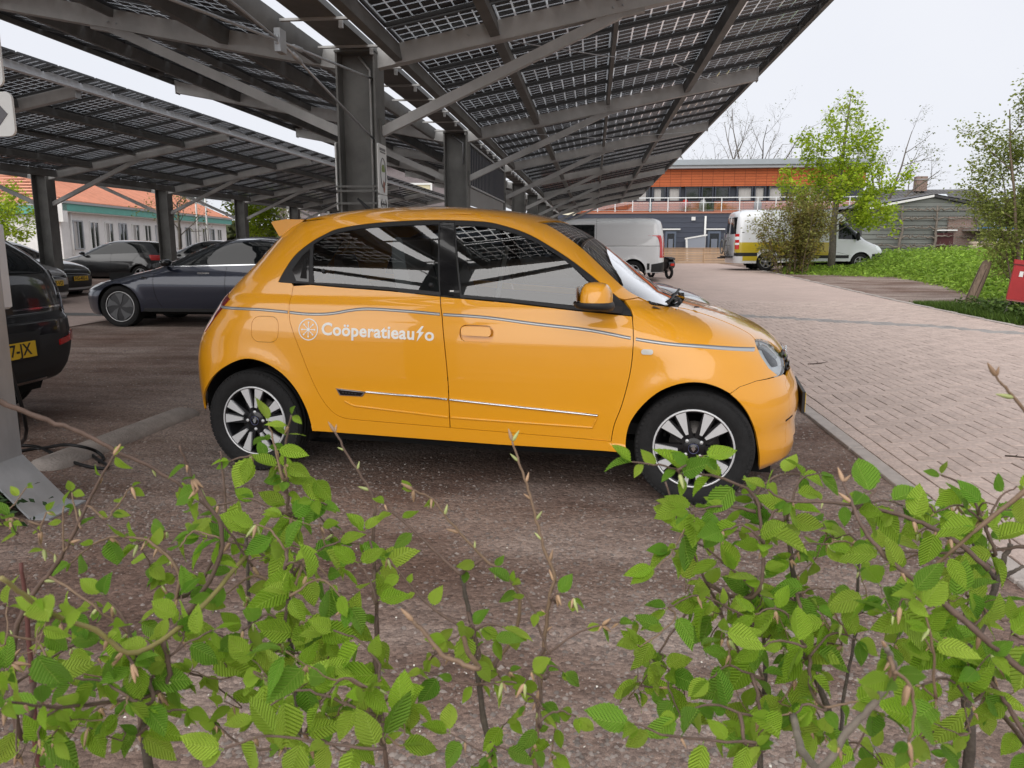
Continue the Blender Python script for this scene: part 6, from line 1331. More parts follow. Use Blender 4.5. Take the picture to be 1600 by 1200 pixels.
# big olive-green tree at the right edge
def right_tree():
    b = zloc(at(1608, 492, 15.6)); root = empty('olive_tree', b, 0, 'many-stemmed olive-green tree behind the red bin', 'tree'); g = Grow(9)
    stems = [(-.9, .1, 2.2, .03), (-.55, -.1, 3.9, .045), (-.2, .25, 4.3, .05), (.35, 0, 4.5, .06), (.9, .2, 4.4, .05), (1.5, 0, 4.2, .05), (-.5, .5, 3.0, .035), (.1, -.4, 3.4, .04)]
    for (dx, dy, ln, rd) in stems: g.limb((dx * .22, dy * .3, 0), (dx * .40, dy * .35, 1), ln, rd, 3, wob=.085, lift=.06, kids=5, ratio=.40, spread=.75, kid0=.22)
    g.mb.build('branches', BARK2, root)
    leaf_cards('crown', [p for p in g.along(30000, 2, .12) if p.z > .25], .07, leaf_mat('leaf_olive', (.20, .26, .05), (.34, .38, .11), .5, .35), root, 3, asp=.6)
right_tree()
# brown-green bush in front of the van
def brown_bush():
    b = zloc(at(1243, 425, 28.3)); root = empty('brown_bush', b, 0, 'brownish leafy bush half covering the white van', 'bush'); g = Grow(14)
    for k in range(26):
        a = g.r.random() * 6.283; q = g.r.uniform(.1, 1) ; g.limb((math.cos(a) * q * .75, math.sin(a) * q * .5, 0), (math.cos(a) * .32 * q, math.sin(a) * .25 * q, 1), g.r.uniform(1.9, 2.75), .022, 2, wob=.09, lift=.04, kids=5, ratio=.42, spread=.7, kid0=.15)
    g.mb.build('branches', BARK2, root)
    leaf_cards('crown', g.along(12500, 2, .11), .10, leaf_mat('leaf_brown', (.21, .155, .045), (.25, .28, .07), .4, .35), root, 6)
brown_bush()
# small trees and shrubs seen between the far carport columns
def small_tree(px, py, D, H, wid, mt, seed, label, n=2600, size=.12):
    b = zloc(at(px, py, D)); root = empty('small_tree', b, 0, label, 'tree', 'small trees by the white building'); g = Grow(seed)
    MB().tube([(0, 0, 0), (.03, 0, H * .4), (0, .03, H * .62)], [.07, .055, .03], 6).build('trunk', BARK1, root)
    for k in range(9): a = k * 2.4; g.limb((0, 0, H * (.3 + .35 * k / 9)), (math.cos(a) * wid, math.sin(a) * wid, .55), H * .42, .025, 2, wob=.14, lift=.08, kids=4, ratio=.5)
    g.mb.build('branches', BARK1, root); leaf_cards('crown', g.along(n, 1, .14), size, mt, root, seed)
small_tree(405, 402, 33, 3.4, .9, MATS['leaf_bright'], 31, 'bright green small tree beyond the blue-grey saloon', 3600, .16)
small_tree(283, 408, 34, 4.6, .55, leaf_mat('leaf_olivegreen', (.13, .17, .035), (.22, .22, .06), .4), 32, 'thin young tree before the white building', 1100, .11)
small_tree(2, 402, 30, 3.3, .9, MATS['leaf_bright'], 33, 'bright green tree at the far left edge', 3000, .15)
small_tree(446, 400, 45, 5.0, .6, MATS['leaf_olivegreen'], 34, 'brownish tree between the last visible far columns', 1500, .13)
for px, lab in ((312, 'slender white pole, left of two, before the white building'), (327, 'slender white pole, right of two, before the white building')):
    b = zloc(at(px, 402, 36)); e = MB(); e.tube([(0, 0, 0), (0, 0, 4.2 if px == 312 else 3.2)], [.05, .04], 8); e.lathe([(0, .0), (.09, 0), (.09, .05), (0, .05)], 10, 'z'); o = e.build('pole', M_FRMW); o.location = b; tag(o, lab, 'pole', 'white poles')
# rank grass and nettles on the plot to the right
def rank_grass():
    r = np.random.default_rng(8); pts = []; 
    N = 60000; px = r.uniform(1225, 1640, N); dep = r.uniform(16.5, 34, N)
    front = np.interp(px, [1225, 1290, 1400, 1470, 1540, 1640], [28.5, 27.5, 26.0, 22.0, 17.3, 16.8]); keep = dep > front + r.normal(0, .35, N); px, dep = px[keep], dep[keep]
    B = np.array([tuple(at(a, 430, d)) for a, d in zip(px, dep)]); z0 = np.array([zg(y) for y in B[:, 1]]); n = len(B)
    ht = np.interp(dep - np.interp(px, [1225, 1290, 1400, 1470, 1540, 1640], [28.5, 27.5, 26.0, 22.0, 17.3, 16.8]), [0, .6, 2.0, 5, 12], [.08, .16, .48, .72, .8]) * np.interp(px, [1225, 1330, 1380, 1640], [.35, .45, 1., 1.]) * (.75 + .5 * (np.sin(B[:, 0] * 1.9) * np.sin(B[:, 1] * 1.3 + B[:, 0]) * .5 + .5))
    k = r.random(n); P = B.copy(); P[:, 2] = z0 + ht * k ** .6
    leaf_cards('nettle_leaves', P, .15, leaf_mat('leaf_nettle', (.21, .36, .04), (.33, .48, .07), .4, .4), None, 9, up=.7, asp=.42, kind='stuff'); o = bpy.data.objects['nettle_leaves']; tag(o, 'rank bright green nettles and cow parsley covering the plot at right', 'weeds')
    # upright blades
    n2 = 16000; i = r.integers(0, n, n2); b = B[i] + r.normal(0, .1, (n2, 3)) * [1, 1, 0]; b[:, 2] = z0[i]; h = np.maximum(ht[i] * r.uniform(.5, 1.1, n2), .12); a = r.random(n2) * 6.283; lean = r.normal(0, .25, (n2, 2)); w = .014
    V = np.stack([b + np.stack([np.cos(a) * w, np.sin(a) * w, 0 * a], 1), b - np.stack([np.cos(a) * w, np.sin(a) * w, 0 * a], 1), b + np.stack([lean[:, 0] * h, lean[:, 1] * h, h], 1)], 1).reshape(-1, 3); F = np.arange(n2 * 3).reshape(-1, 3)
    me = bpy.data.meshes.new('grass_blades'); me.vertices.add(len(V)); me.vertices.foreach_set('co', V.ravel()); me.loops.add(F.size); me.loops.foreach_set('vertex_index', F.ravel().astype(np.int32)); me.polygons.add(len(F)); me.polygons.foreach_set('loop_start', np.arange(0, F.size, 3)); me.update(); me.materials.append(leaf_mat('leaf_grass', (.18, .31, .035), (.28, .40, .07), .35, .35)); tag(link('grass_blades', me), 'long green grass blades among the nettles at right', 'grass', kind='stuff')
    # tuft strip along the driveway edge by the bin
    n3 = 9000; y = r.uniform(12.6, 17.3, n3); x = 6.75 + np.abs(r.normal(0, .55, n3)) + np.maximum(0, (14.2 - y)) * .1 * r.random(n3); x += np.where(y < 13.2, .25, 0); b = np.stack([x, y, [zg(q) for q in y]], 1); h = r.uniform(.05, .20, n3) * np.interp(y, [12.6, 13.4, 16, 17.3], [.5, 1, 1, .5]); a = r.random(n3) * 6.283; lean = r.normal(0, .5, (n3, 2)); w = .008
    V = np.stack([b + np.stack([np.cos(a) * w, np.sin(a) * w, 0 * a], 1), b - np.stack([np.cos(a) * w, np.sin(a) * w, 0 * a], 1), b + np.stack([lean[:, 0] * h, lean[:, 1] * h, h], 1)], 1).reshape(-1, 3); F = np.arange(n3 * 3).reshape(-1, 3)
    me = bpy.data.meshes.new('verge_grass'); me.vertices.add(len(V)); me.vertices.foreach_set('co', V.ravel()); me.loops.add(F.size); me.loops.foreach_set('vertex_index', F.ravel().astype(np.int32)); me.polygons.add(len(F)); me.polygons.foreach_set('loop_start', np.arange(0, F.size, 3)); me.update(); me.materials.append(leaf_mat('leaf_verge', (.06, .115, .018), (.11, .18, .03), .3, .35)); tag(link('verge_grass', me), 'short dark grass along the driveway edge round the leaning post', 'grass', kind='stuff')
    n4 = 2600; y = r.uniform(12.9, 15.6, n4); x = 6.8 + np.abs(r.normal(0, .5, n4)) + .4 * r.random(n4); P = np.stack([x, y, np.array([zg(q) for q in y]) + r.uniform(.02, .28, n4)], 1)
    leaf_cards('verge_weeds', P, .075, leaf_mat('leaf_weed', (.045, .09, .016), (.10, .16, .03), .3, .4), None, 12, up=.9, asp=.6, kind='stuff'); tag(bpy.data.objects['verge_weeds'], 'low leafy weeds under the red bin', 'weeds')
rank_grass()
# far belt of trees closing the horizon
def far_wood():
    r = np.random.default_rng(2); N = 30000; x = r.uniform(-140, 150, N); y = 118 + r.normal(0, 3, N); top = 5.5 + 2.2 * np.sin(x * .13) + 1.4 * np.sin(x * .31 + 1); z = top * r.random(N) ** .7
    leaf_cards('far_wood', np.stack([x, y, z + .3], 1), 1.5, leaf_mat('leaf_far', (.07, .085, .035), (.11, .12, .05), .3, .3), None, 1, kind='stuff'); tag(bpy.data.objects['far_wood'], 'dim belt of trees along the horizon', 'trees')
far_wood()
# patch of dark weeds at the foot of the steel post
def foot_weeds():
    r = np.random.default_rng(6); N = 900; x = -3.05 + r.normal(0, .16, N); y = 3.22 + r.normal(0, .14, N) - (x + 3.05) * .25; z = np.abs(r.normal(0, .055, N)) + .01 + .05 * r.random(N)
    leaf_cards('foot_weeds', np.stack([x, y, z], 1), .05, leaf_mat('leaf_foot', (.022, .05, .016), (.04, .08, .025), .25, .35), None, 4, up=.5, asp=.4, kind='stuff'); tag(bpy.data.objects['foot_weeds'], 'dark green weeds at the foot of the bent steel post', 'weeds')
foot_weeds()
# ------------------------------------------------------------------ hornbeam hedge in the foreground
def hornbeam_leaf_mat(name, c, c2):
    m = leaf_mat(name, c, c2, .45, .22, .42); t = m.node_tree; L = t.links.new; b = [n for n in t.nodes if n.type == 'BSDF_PRINCIPLED'][0]; hs = [n for n in t.nodes if n.type == 'HUE_SAT'][0]; tr = [n for n in t.nodes if n.type == 'BSDF_TRANSLUCENT'][0]
    tc = t.nodes.new('ShaderNodeTexCoord'); sp = t.nodes.new('ShaderNodeSeparateXYZ'); L(tc.outputs['Object'], sp.inputs[0])
    ab = t.nodes.new('ShaderNodeMath'); ab.operation = 'ABSOLUTE'; L(sp.outputs['X'], ab.inputs[0])
    ma = t.nodes.new('ShaderNodeMath'); ma.operation = 'MULTIPLY_ADD'; ma.inputs[1].default_value = -.85; L(ab.outputs[0], ma.inputs[0]); L(sp.outputs['Y'], ma.inputs[2])
    fq = t.nodes.new('ShaderNodeMath'); fq.operation = 'MULTIPLY'; fq.inputs[1].default_value = 2 * math.pi * 11.5; L(ma.outputs[0], fq.inputs[0]); sn = t.nodes.new('ShaderNodeMath'); sn.operation = 'SINE'; L(fq.outputs[0], sn.inputs[0])
    rib = t.nodes.new('ShaderNodeMapRange'); rib.inputs['From Min'].default_value = 0; rib.inputs['From Max'].default_value = .03; L(ab.outputs[0], rib.inputs['Value'])
    ht = t.nodes.new('ShaderNodeMath'); ht.operation = 'MULTIPLY'; L(sn.outputs[0], ht.inputs[0]); L(rib.outputs[0], ht.inputs[1])
    bp = t.nodes.new('ShaderNodeBump'); bp.inputs['Strength'].default_value = .85; bp.inputs['Distance'].default_value = .005; L(ht.outputs[0], bp.inputs['Height']); L(bp.outputs[0], b.inputs['Normal']); L(bp.outputs[0], tr.inputs['Normal'])
    # paler veins: these belong to the leaf itself
    vm = t.nodes.new('ShaderNodeMapRange'); vm.inputs['From Min'].default_value = -1; vm.inputs['From Max'].default_value = -.75; vm.inputs['To Min'].default_value = 1.0; vm.inputs['To Max'].default_value = 0; L(ht.outputs[0], vm.inputs['Value'])
    rb = t.nodes.new('ShaderNodeMapRange'); rb.inputs['From Min'].default_value = .008; rb.inputs['From Max'].default_value = .016; rb.inputs['To Min'].default_value = 1; rb.inputs['To Max'].default_value = 0; L(ab.outputs[0], rb.inputs['Value'])
    mxv = t.nodes.new('ShaderNodeMath'); mxv.operation = 'MAXIMUM'; L(vm.outputs[0], mxv.inputs[0]); L(rb.outputs[0], mxv.inputs[1]); sc = t.nodes.new('ShaderNodeMath'); sc.operation = 'MULTIPLY'; sc.inputs[1].default_value = .35; L(mxv.outputs[0], sc.inputs[0])
    mc = t.nodes.new('ShaderNodeMix'); mc.data_type = 'RGBA'; L(sc.outputs[0], mc.inputs['Factor']); L(hs.outputs[0], mc.inputs['A']); mc.inputs['B'].default_value = (.55, .70, .16, 1); L(mc.outputs['Result'], b.inputs['Base Color']); L(mc.outputs['Result'], tr.inputs[0])
    return m
LEAF_A = hornbeam_leaf_mat('hornbeam_leaf', (.40, .70, .05), (.60, .84, .11))
LEAF_B = hornbeam_leaf_mat('hornbeam_leaf_deep', (.20, .48, .045), (.32, .60, .07))
def leaf_mesh(v):
    """unit leaf: base at origin, tip at y=1; serrated margin, folded and curled"""
    r = random.Random(100 + v); ny = 20; fold = r.uniform(.05, .65); curl = r.uniform(-.35, .75); side = r.uniform(-.18, .18); wmax = r.uniform(.25, .31)
    vs = []; fs = []
    for j in range(ny + 1):
        t = j / ny; w = wmax * (math.sin(math.pi * t ** .78) ** .85 * (1.06 - .2 * t) if 0 < t < 1 else 0); 
        for k in (-2, -1, 0, 1, 2):
            s = k / 2; ww = w * (1 + (.09 if (j % 2 and abs(k) == 2) else 0)); x = s * ww; y = t - (.035 if (j % 2 and abs(k) == 2) else 0); z = abs(s) * ww * fold - curl * .5 * t * t + .012 * math.sin(9 * t + 2 * s + v)
            vs.append((x + side * t * t, y, z))
    for j in range(ny):
        for k in range(4): a = j * 5 + k; fs.append((a, a + 1, a + 6, a + 5))
    m = MB(); m.add(vs, fs, True); m.tube([(0, -.16, .01), (0, -.05, 0), (0, .02, 0)], .012, 4)
    return m
LEAVES = [[leaf_mesh(v).mesh('leaf', mt) for v in range(10)] for mt in (LEAF_A, LEAF_B)]
BUDM = mat('bud_scale', (.38, .245, .15), .6, var=.3, vscale=40, rnd=.25); BUDG = mat('bud_green', (.36, .40, .16), .6, rnd=.2)
def bud_mesh(mt):
    m = MB(); m.lathe([(.012, 0), (.16, .15), (.19, .35), (.14, .65), (.06, .9), (.008, 1)], 7, 'y'); return m.mesh('bud', mt)
BUDS = [bud_mesh(BUDM), bud_mesh(BUDG)]
TWIG = mat('twig_bark', (.12, .078, .06), .75, var=.25, vscale=60); TWIGY = mat('twig_young', (.19, .125, .08), .65, var=.2, vscale=60); STEMB = mat('stem_bark', (.085, .068, .055), .85, var=.35, vscale=40, bump=.3, bscale=120)
HR = random.Random(77)
class Plant:
    def __init__(p, label, base):
        p.root = empty('hornbeam_shrub', base, 0, label, 'shrub', 'hornbeam hedge plants'); p.o = Vector(base); p.paths = []; p.n = 0
    def path(p, pts, D, r0, r1, mt=None, ground=False, join=True, wob=.0018):
        """pts photo pixels from the tip to the base; D depth or (tip, base)"""
        d0, d1 = (D, D) if not hasattr(D, '__len__') else D; n = len(pts)
        q = [at(a, b, d0 + (d1 - d0) * i / max(1, n - 1)) for i, (a, b) in enumerate(pts)]
        return p.raw(q, r0, r1, mt, ground, join, wob)
    def raw(p, q, r0, r1, mt=None, ground=False, join=True, wob=.0018):
        q = [Vector(v) for v in q]
        if ground: e = q[-1]; q += [Vector((e.x + HR.uniform(-.02, .02), e.y + .02, e.z * .55)), Vector((e.x + HR.uniform(-.03, .03), e.y + .03, -.02))]
        elif join and p.paths:
            best = min(((v - q[-1]).length + (0 if v.z < q[-1].z + .02 else .15), k, i) for k, (pp, _) in enumerate(p.paths) for i, v in enumerate(pp)); v = p.paths[best[1]][0][best[2]]
            if (v - q[-1]).length > .01: q += [(q[-1] + v) / 2 + Vector((HR.uniform(-.01, .01), HR.uniform(-.01, .01), -.012)), v]
        c = [Vector(v) for v in catmull([tuple(v) for v in q], 5)]; c = [v + Vector((HR.gauss(0, wob * .3), HR.gauss(0, wob * .3), HR.gauss(0, wob * .3))) for v in c]
        rs = [(r0 + (r1 - r0) * i / (len(c) - 1)) * (1 + (.14 if i % 5 == 0 else 0)) for i in range(len(c))]
        m = MB(); m.tube([v - p.o for v in c], rs, 7); m.build('stem' if ground else 'twig', mt or TWIG, p.root); p.paths.append((c, ground)); return c
    def leaf(p, pos, axis, size, deep=None, face=None):
        if p.n >= 298: return
        p.n += 1; size *= HR.choice((.5, .65, .78, .85, .92)); a = Vector(axis).normalized(); f = face or Vector((HR.gauss(0, .45), -.55 + HR.gauss(0, .4), .75 + HR.gauss(0, .3))); x = a.cross(f)
        if x.length < 1e-3: x = a.orthogonal()
        x.normalize(); z = x.cross(a); mm = Matrix((x, a, z)).transposed().to_4x4(); s = size
        deep = (HR.random() < .30) if deep is None else deep
        o = link('leaf', LEAVES[1 if deep else 0][HR.randrange(10)], p.root); o.matrix_local = Matrix.Translation(Vector(pos) + a * (size * .14) - p.o) @ mm @ Matrix.Diagonal((s * HR.uniform(.85, 1.15), s, s, 1))
    def bud(p, pos, axis, size, green=False):
        a = Vector(axis).normalized(); o = link('bud', BUDS[1 if green else 0], p.root); o.matrix_local = Matrix.Translation(Vector(pos) - p.o) @ a.to_track_quat('Y', 'Z').to_matrix().to_4x4() @ Matrix.Diagonal((size * .75, size, size * .75, 1))
    def dress(p, c, t0=0., t1=1., step=.026, size=(.03, .055), buds=.25, droop=.55, tipleaf=True, deep=None):
        """alternate leaves along a twig (c runs tip to base)"""
        L = 0; s = 1; nxt = 0; tot = sum((b - a).length for a, b in zip(c[:-1], c[1:])); acc = 0
        if tipleaf and t0 == 0:
            p.leaf(c[0], (c[0] - c[min(3, len(c) - 1)]).normalized() + Vector((0, 0, -droop * .5)), HR.uniform(*size) * .85, deep)
        for a, b in zip(c[:-1], c[1:]):
            sl = (b - a).length; d = (a - b).normalized()
            while nxt <= acc + sl:
                t = nxt / tot
                if t0 <= t <= t1:
                    q = a.lerp(b, (nxt - acc) / max(sl, 1e-6)); o = d.cross(Vector((HR.gauss(0, .3), -.9, HR.gauss(0, .3)))).normalized() * s
                    ax = o * .9 + d * .55 + Vector((HR.gauss(0, .25), HR.gauss(0, .3), -droop + HR.gauss(0, .3))); sz = HR.uniform(*size) * (1.0 if t > .12 else .8)
                    p.leaf(q, ax, sz, deep)
                    if HR.random() < .25: p.leaf(q, ax + Vector((HR.gauss(0, .6), HR.gauss(0, .5), -.25)), sz * HR.uniform(.45, .8), deep)
                    if HR.random() < buds * .85:
                        for _k in range(HR.choice((1, 1, 2, 3))): p.bud(q, Vector((o.x * .4 + HR.gauss(0, .35), o.y * .4 + HR.gauss(0, .3), -1 + HR.gauss(0, .4))), HR.uniform(.009, .021), HR.random() < .3)
                s = -s; nxt += step * HR.uniform(.75, 1.6)
            acc += sl
    def buds(p, c, t0, t1, step=.028, size=(.011, .019)):
        s = 1; nxt = 0; tot = sum((b - a).length for a, b in zip(c[:-1], c[1:])); acc = 0; p.bud(c[0], c[0] - c[2], size[1])
        for a, b in zip(c[:-1], c[1:]):
            sl = (b - a).length; d = (a - b).normalized()
            while nxt <= acc + sl:
                t = nxt / tot
                if t0 <= t <= t1: q = a.lerp(b, (nxt - acc) / max(sl, 1e-6)); o = d.cross(Vector((0, -1, 0))).normalized() * s; p.bud(q, o * .8 + d * .9, HR.uniform(*size), HR.random() < .5)
                s = -s; nxt += step * HR.uniform(.8, 1.3)
            acc += sl
    def fill(p, n, x, y, D, size=(.03, .055), ln=(.05, .11), leaves=(3, 6), deep=None):
        """short leafy shoots scattered in a pixel box, each joined to the nearest wood of the plant"""
        for _ in range(n):
            b = at(HR.uniform(*x), HR.uniform(*y), HR.uniform(*D)); k = min(((v - b).length, i, j) for i, (pp, _) in enumerate(p.paths) for j, v in enumerate(pp) if True); v = p.paths[k[1]][0][k[2]]
            d = (b - v); ll = d.length
            if ll < .01: continue
            tip = b + d.normalized() * HR.uniform(.0, .03) + Vector((HR.gauss(0, .015), HR.gauss(0, .015), HR.uniform(.0, .03)))
            mid = v.lerp(b, .5) + Vector((HR.gauss(0, .012), HR.gauss(0, .012), .012)); c = p.raw([tip, b, mid, v], .0006, .0010 + .0014 * min(1, ll / .25), TWIGY if HR.random() < .5 else TWIG, join=False, wob=.002)
            tot = sum((e - f).length for e, f in zip(c[:-1], c[1:])); p.dress(c, 0, min(1, HR.uniform(.07, .14) / max(tot, .05)), HR.uniform(.016, .026), size, .3, HR.uniform(.3, .8), True, deep)
def hedge():
    G = lambda px, D: (at(px, 1100, D).x, at(px, 1100, D).y, 0)
    # 1: far left
    p = Plant('leftmost hedge plant with a long bare twig reaching in from the edge', G(60, 1.15))
    p.path([(32, 880), (40, 950), (50, 1070), (60, 1190)], 1.22, .0028, .006, mat('stem_red', (.10, .035, .028), .7), ground=True)
    c = p.path([(178, 712), (150, 762), (118, 828), (90, 878), (50, 932), (20, 1010), (30, 1150)], (.90, .98), .0012, .005, TWIG); p.dress(c, .0, .10, .03, (.022, .035)); p.buds(c, .12, .5, .03)
    c = p.path([(395, 885), (345, 815), (300, 772), (240, 732), (180, 704), (125, 676), (60, 652), (0, 627), (-60, 602)], (1.0, .86), .0014, .0034, TWIG, join=False); p.dress(c, .28, .36, .02, (.025, .04)); p.buds(c, .4, .5)
    for (a, b) in (((70, 800), (62, 850)), ((100, 790), (98, 840)), ((112, 770), (118, 800)), ((205, 760), (176, 800))):
        c = p.path([a, b], .93, .0009, .0013, TWIGY); p.dress(c, 0, .9, .018, (.018, .03), .5, .9)
    c = p.path([(0, 902), (45, 935), (85, 962), (150, 985), (215, 1020)], (.66, .80), .002, .003, mat('twig_olive', (.26, .22, .08), .6)); p.dress(c, .1, 1, .022, (.025, .045))
    c = p.path([(10, 1095), (80, 1105), (150, 1100), (240, 1085)], (.72, .85), .0012, .003); p.dress(c, 0, .9, .018, (.03, .05), .5)
    p.fill(10, (0, 230), (960, 1200), (.75, 1.2)); p.fill(4, (0, 60), (985, 1060), (.7, .85)); p.fill(3, (0, 60), (780, 850), (.85, 1.0), (.015, .03))
    # 2
    p = Plant('hedge plant with a thick grey stem at the bottom left', G(225, .95))
    p.path([(205, 990), (212, 1060), (222, 1130), (232, 1210)], .92, .0035, .0065, STEMB, ground=True)
    c = p.path([(280, 695), (290, 720), (300, 745), (322, 785), (345, 822), (340, 880), (300, 950), (220, 1040)], (.90, .95), .0012, .004, TWIG); p.dress(c, .03, .2, .018, (.03, .045), .5); p.dress(c, .3, .95, .022, (.03, .055))
    c = p.path([(110, 880), (150, 848), (190, 838), (240, 850), (280, 900), (260, 980)], .98, .0010, .003, TWIGY); p.dress(c, 0, .8, .02, (.03, .055))
    c = p.path([(345, 705), (348, 740), (352, 790), (350, 830), (320, 900)], 1.05, .001, .003); p.dress(c, .35, .9, .03, (.03, .05))
    for (a, b, d) in (((160, 1000), (210, 1040), .8), ((330, 985), (225, 1070), .85), ((120, 1060), (215, 1100), .8), ((290, 1110), (225, 1140), .85), ((160, 930), (212, 1010), .85)):
        c = p.path([a, ((a[0] + b[0]) / 2, (a[1] + b[1]) / 2 - 12), b], d, .001, .0025); p.dress(c, 0, .9, .02, (.03, .055), .4)
    p.fill(9, (100, 380), (960, 1200), (.8, 1.2)); p.fill(3, (200, 330), (840, 930), (.9, 1.1)); p.fill(5, (60, 200), (1120, 1200), (.75, .9))
    # 3: dense left clump
    p = Plant('dense leafy hedge plant reaching up over the rear wheel', G(460, 1.1))
    p.path([(440, 800), (446, 870), (452, 970), (458, 1050), (466, 1120), (470, 1200)], 1.10, .003, .0062, STEMB, ground=True)
    p.path([(380, 800), (385, 850), (388, 920), (392, 990), (410, 1080), (450, 1180)], 1.2, .0022, .0045, STEMB)
    c = p.path([(455, 650), (447, 690), (445, 740), (450, 790), (446, 860)], (1.02, 1.08), .0012, .003, TWIG); p.dress(c, 0, 1, .017, (.028, .046), .4)
    for pts, d in (([(420, 660), (430, 700), (440, 745)], 1.03), ([(360, 720), (400, 712), (440, 730), (447, 770)], 1.05), ([(505, 770), (480, 740), (455, 745)], 1.08), ([(520, 835), (490, 800), (450, 800)], 1.05), ([(340, 790), (390, 780), (440, 800)], 1.0), ([(400, 820), (425, 830), (447, 860)], .95), ([(215, 850), (260, 830), (330, 840), (400, 860), (447, 900)], 1.0), ([(560, 850), (520, 850), (470, 880), (450, 930)], 1.0), ([(545, 945), (500, 905), (455, 930)], .9), ([(350, 930), (400, 900), (446, 930)], 1.0), ([(290, 780), (340, 820), (420, 850)], 1.05), ([(480, 900), (470, 880), (450, 880)], .92), ([(380, 985), (420, 960), (452, 990)], .95), ([(510, 1000), (480, 970), (456, 1000)], .95)):
        c = p.path(pts, d, .001, .0024, TWIG if HR.random() < .6 else TWIGY); p.dress(c, 0, .9, .019, (.034, .060), .3)
    p.fill(8, (360, 560), (760, 960), (.95, 1.2)); p.fill(9, (340, 540), (960, 1080), (.9, 1.15), (.035, .06))
    # 4: bottom centre left, big clean leaves
    p = Plant('hedge plant with a slim bare shoot in front of the rear door sill', G(598, 1.1))
    c = p.path([(525, 677), (542, 708), (562, 740), (580, 770), (586, 800), (583, 840), (588, 940), (592, 1050), (598, 1130), (604, 1200)], 1.10, .0014, .0036, TWIG, ground=True); p.buds(c, .0, .10, .03); p.dress(c, .17, .5, .05, (.028, .042), .2)
    for pts, d in (([(570, 830), (580, 850), (586, 890)], 1.0), ([(560, 880), (575, 900), (588, 940)], .95), ([(500, 1100), (540, 1060), (590, 1080)], .85), ([(400, 1120), (460, 1080), (520, 1090), (590, 1120)], .85), ([(640, 1100), (610, 1090), (594, 1110)], .9), ([(520, 985), (560, 1000), (592, 1040)], .9), ([(350, 1170), (420, 1150), (500, 1160), (595, 1170)], .8)):
        c = p.path(pts, d, .001, .0024); p.dress(c, 0, .85, .024, (.042, .066), .25, .7, True, False)
    p.fill(9, (420, 640), (1040, 1200), (.78, 1.0), (.042, .066)); p.fill(6, (330, 620), (1050, 1200), (.95, 1.2), (.03, .05))
    # 5: centre
    p = Plant('hedge plant with arching budding twigs below the front door', G(755, 1.05))
    p.path([(720, 895), (728, 930), (735, 965), (745, 1040), (756, 1125), (772, 1200)], 1.05, .0026, .0055, STEMB, ground=True)
    c = p.path([(645, 765), (675, 781), (710, 822), (755, 872), (795, 902), (812, 940), (800, 1000), (750, 1060)], (.98, 1.05), .0011, .0028, TWIGY); p.dress(c, 0, .10, .02, (.02, .032), .6); p.buds(c, .1, .35, .035); p.dress(c, .4, .6, .03, (.02, .035), .5)
    c = p.path([(600, 787), (630, 815), (675, 856), (716, 895)], 1.0, .0012, .0028, TWIG); p.dress(c, 0, .3, .018, (.025, .04), .6); p.dress(c, .75, 1, .02, (.025, .04), .5)
    c = p.path([(605, 870), (650, 925), (690, 960), (735, 985)], .98, .0011, .0026, TWIG); p.dress(c, 0, .4, .018, (.022, .035), .6); p.dress(c, .5, 1, .03, (.02, .035), .5)
    c = p.path([(646, 972), (665, 990), (690, 1022), (720, 1035), (748, 1044)], .82, .0022, .0032, TWIGY); p.bud(c[0], c[0] - c[3], .02); p.dress(c, .7, 1, .03, (.02, .03))
    for pts, d in (([(700, 1000), (720, 990), (737, 975)], .95), ([(800, 985), (770, 975), (738, 985)], .98), ([(770, 1000), (750, 1010), (742, 1030)], .95), ([(660, 1050), (700, 1060), (748, 1070)], .95)):
        c = p.path(pts, d, .001, .0022); p.dress(c, 0, .9, .02, (.028, .05), .35)
    p.fill(5, (660, 830), (960, 1200), (.9, 1.1), (.022, .046)); p.fill(2, (640, 800), (1090, 1200), (.85, 1.05), (.03, .05))
    # 6: lone tall shoot
    p = Plant('tall slim shoot with a bare budding tip before the front door', G(842, 1.05))
    c = p.path([(800, 690), (812, 722), (825, 765), (838, 812), (852, 862), (866, 900), (858, 940), (848, 1030), (842, 1100), (836, 1200)], 1.05, .0013, .0038, TWIGY, ground=True); p.buds(c, .0, .26, .026); p.dress(c, .28, .55, .045, (.022, .038), .5)
    for pts, d in (([(990, 968), (945, 975), (900, 990), (850, 1025)], 1.0), ([(895, 935), (872, 928), (860, 935)], 1.02), ([(880, 1050), (860, 1040), (848, 1060)], .95), ([(800, 910), (828, 940), (846, 990)], 1.0), ([(820, 1100), (832, 1090), (842, 1110)], .95), ([(900, 1120), (870, 1110), (842, 1130)], .9)):
        c = p.path(pts, d, .0009, .0022, TWIG); p.dress(c, 0, .5, .022, (.025, .05), .5)
    p.fill(1, (790, 960), (1100, 1200), (.9, 1.1), (.03, .05))
    # 7: right clump, left stem
    p = Plant('leafy hedge plant whose top crosses the front wheel', G(1180, 1.1))
    p.path([(1180, 900), (1190, 960), (1195, 1050), (1190, 1120), (1188, 1200)], 1.12, .0022, .005, STEMB, ground=True)
    c = p.path([(1040, 752), (1055, 800), (1072, 842), (1105, 912), (1125, 955), (1150, 1010), (1185, 1080)], 1.1, .0012, .0032, TWIG); p.dress(c, .05, .9, .035, (.03, .05), .15)
    c = p.path([(988, 722), (1030, 726), (1075, 738), (1120, 745), (1175, 770), (1190, 830), (1188, 920)], 1.0, .001, .003, TWIG); p.dress(c, 0, .9, .018, (.034, .056), .25)
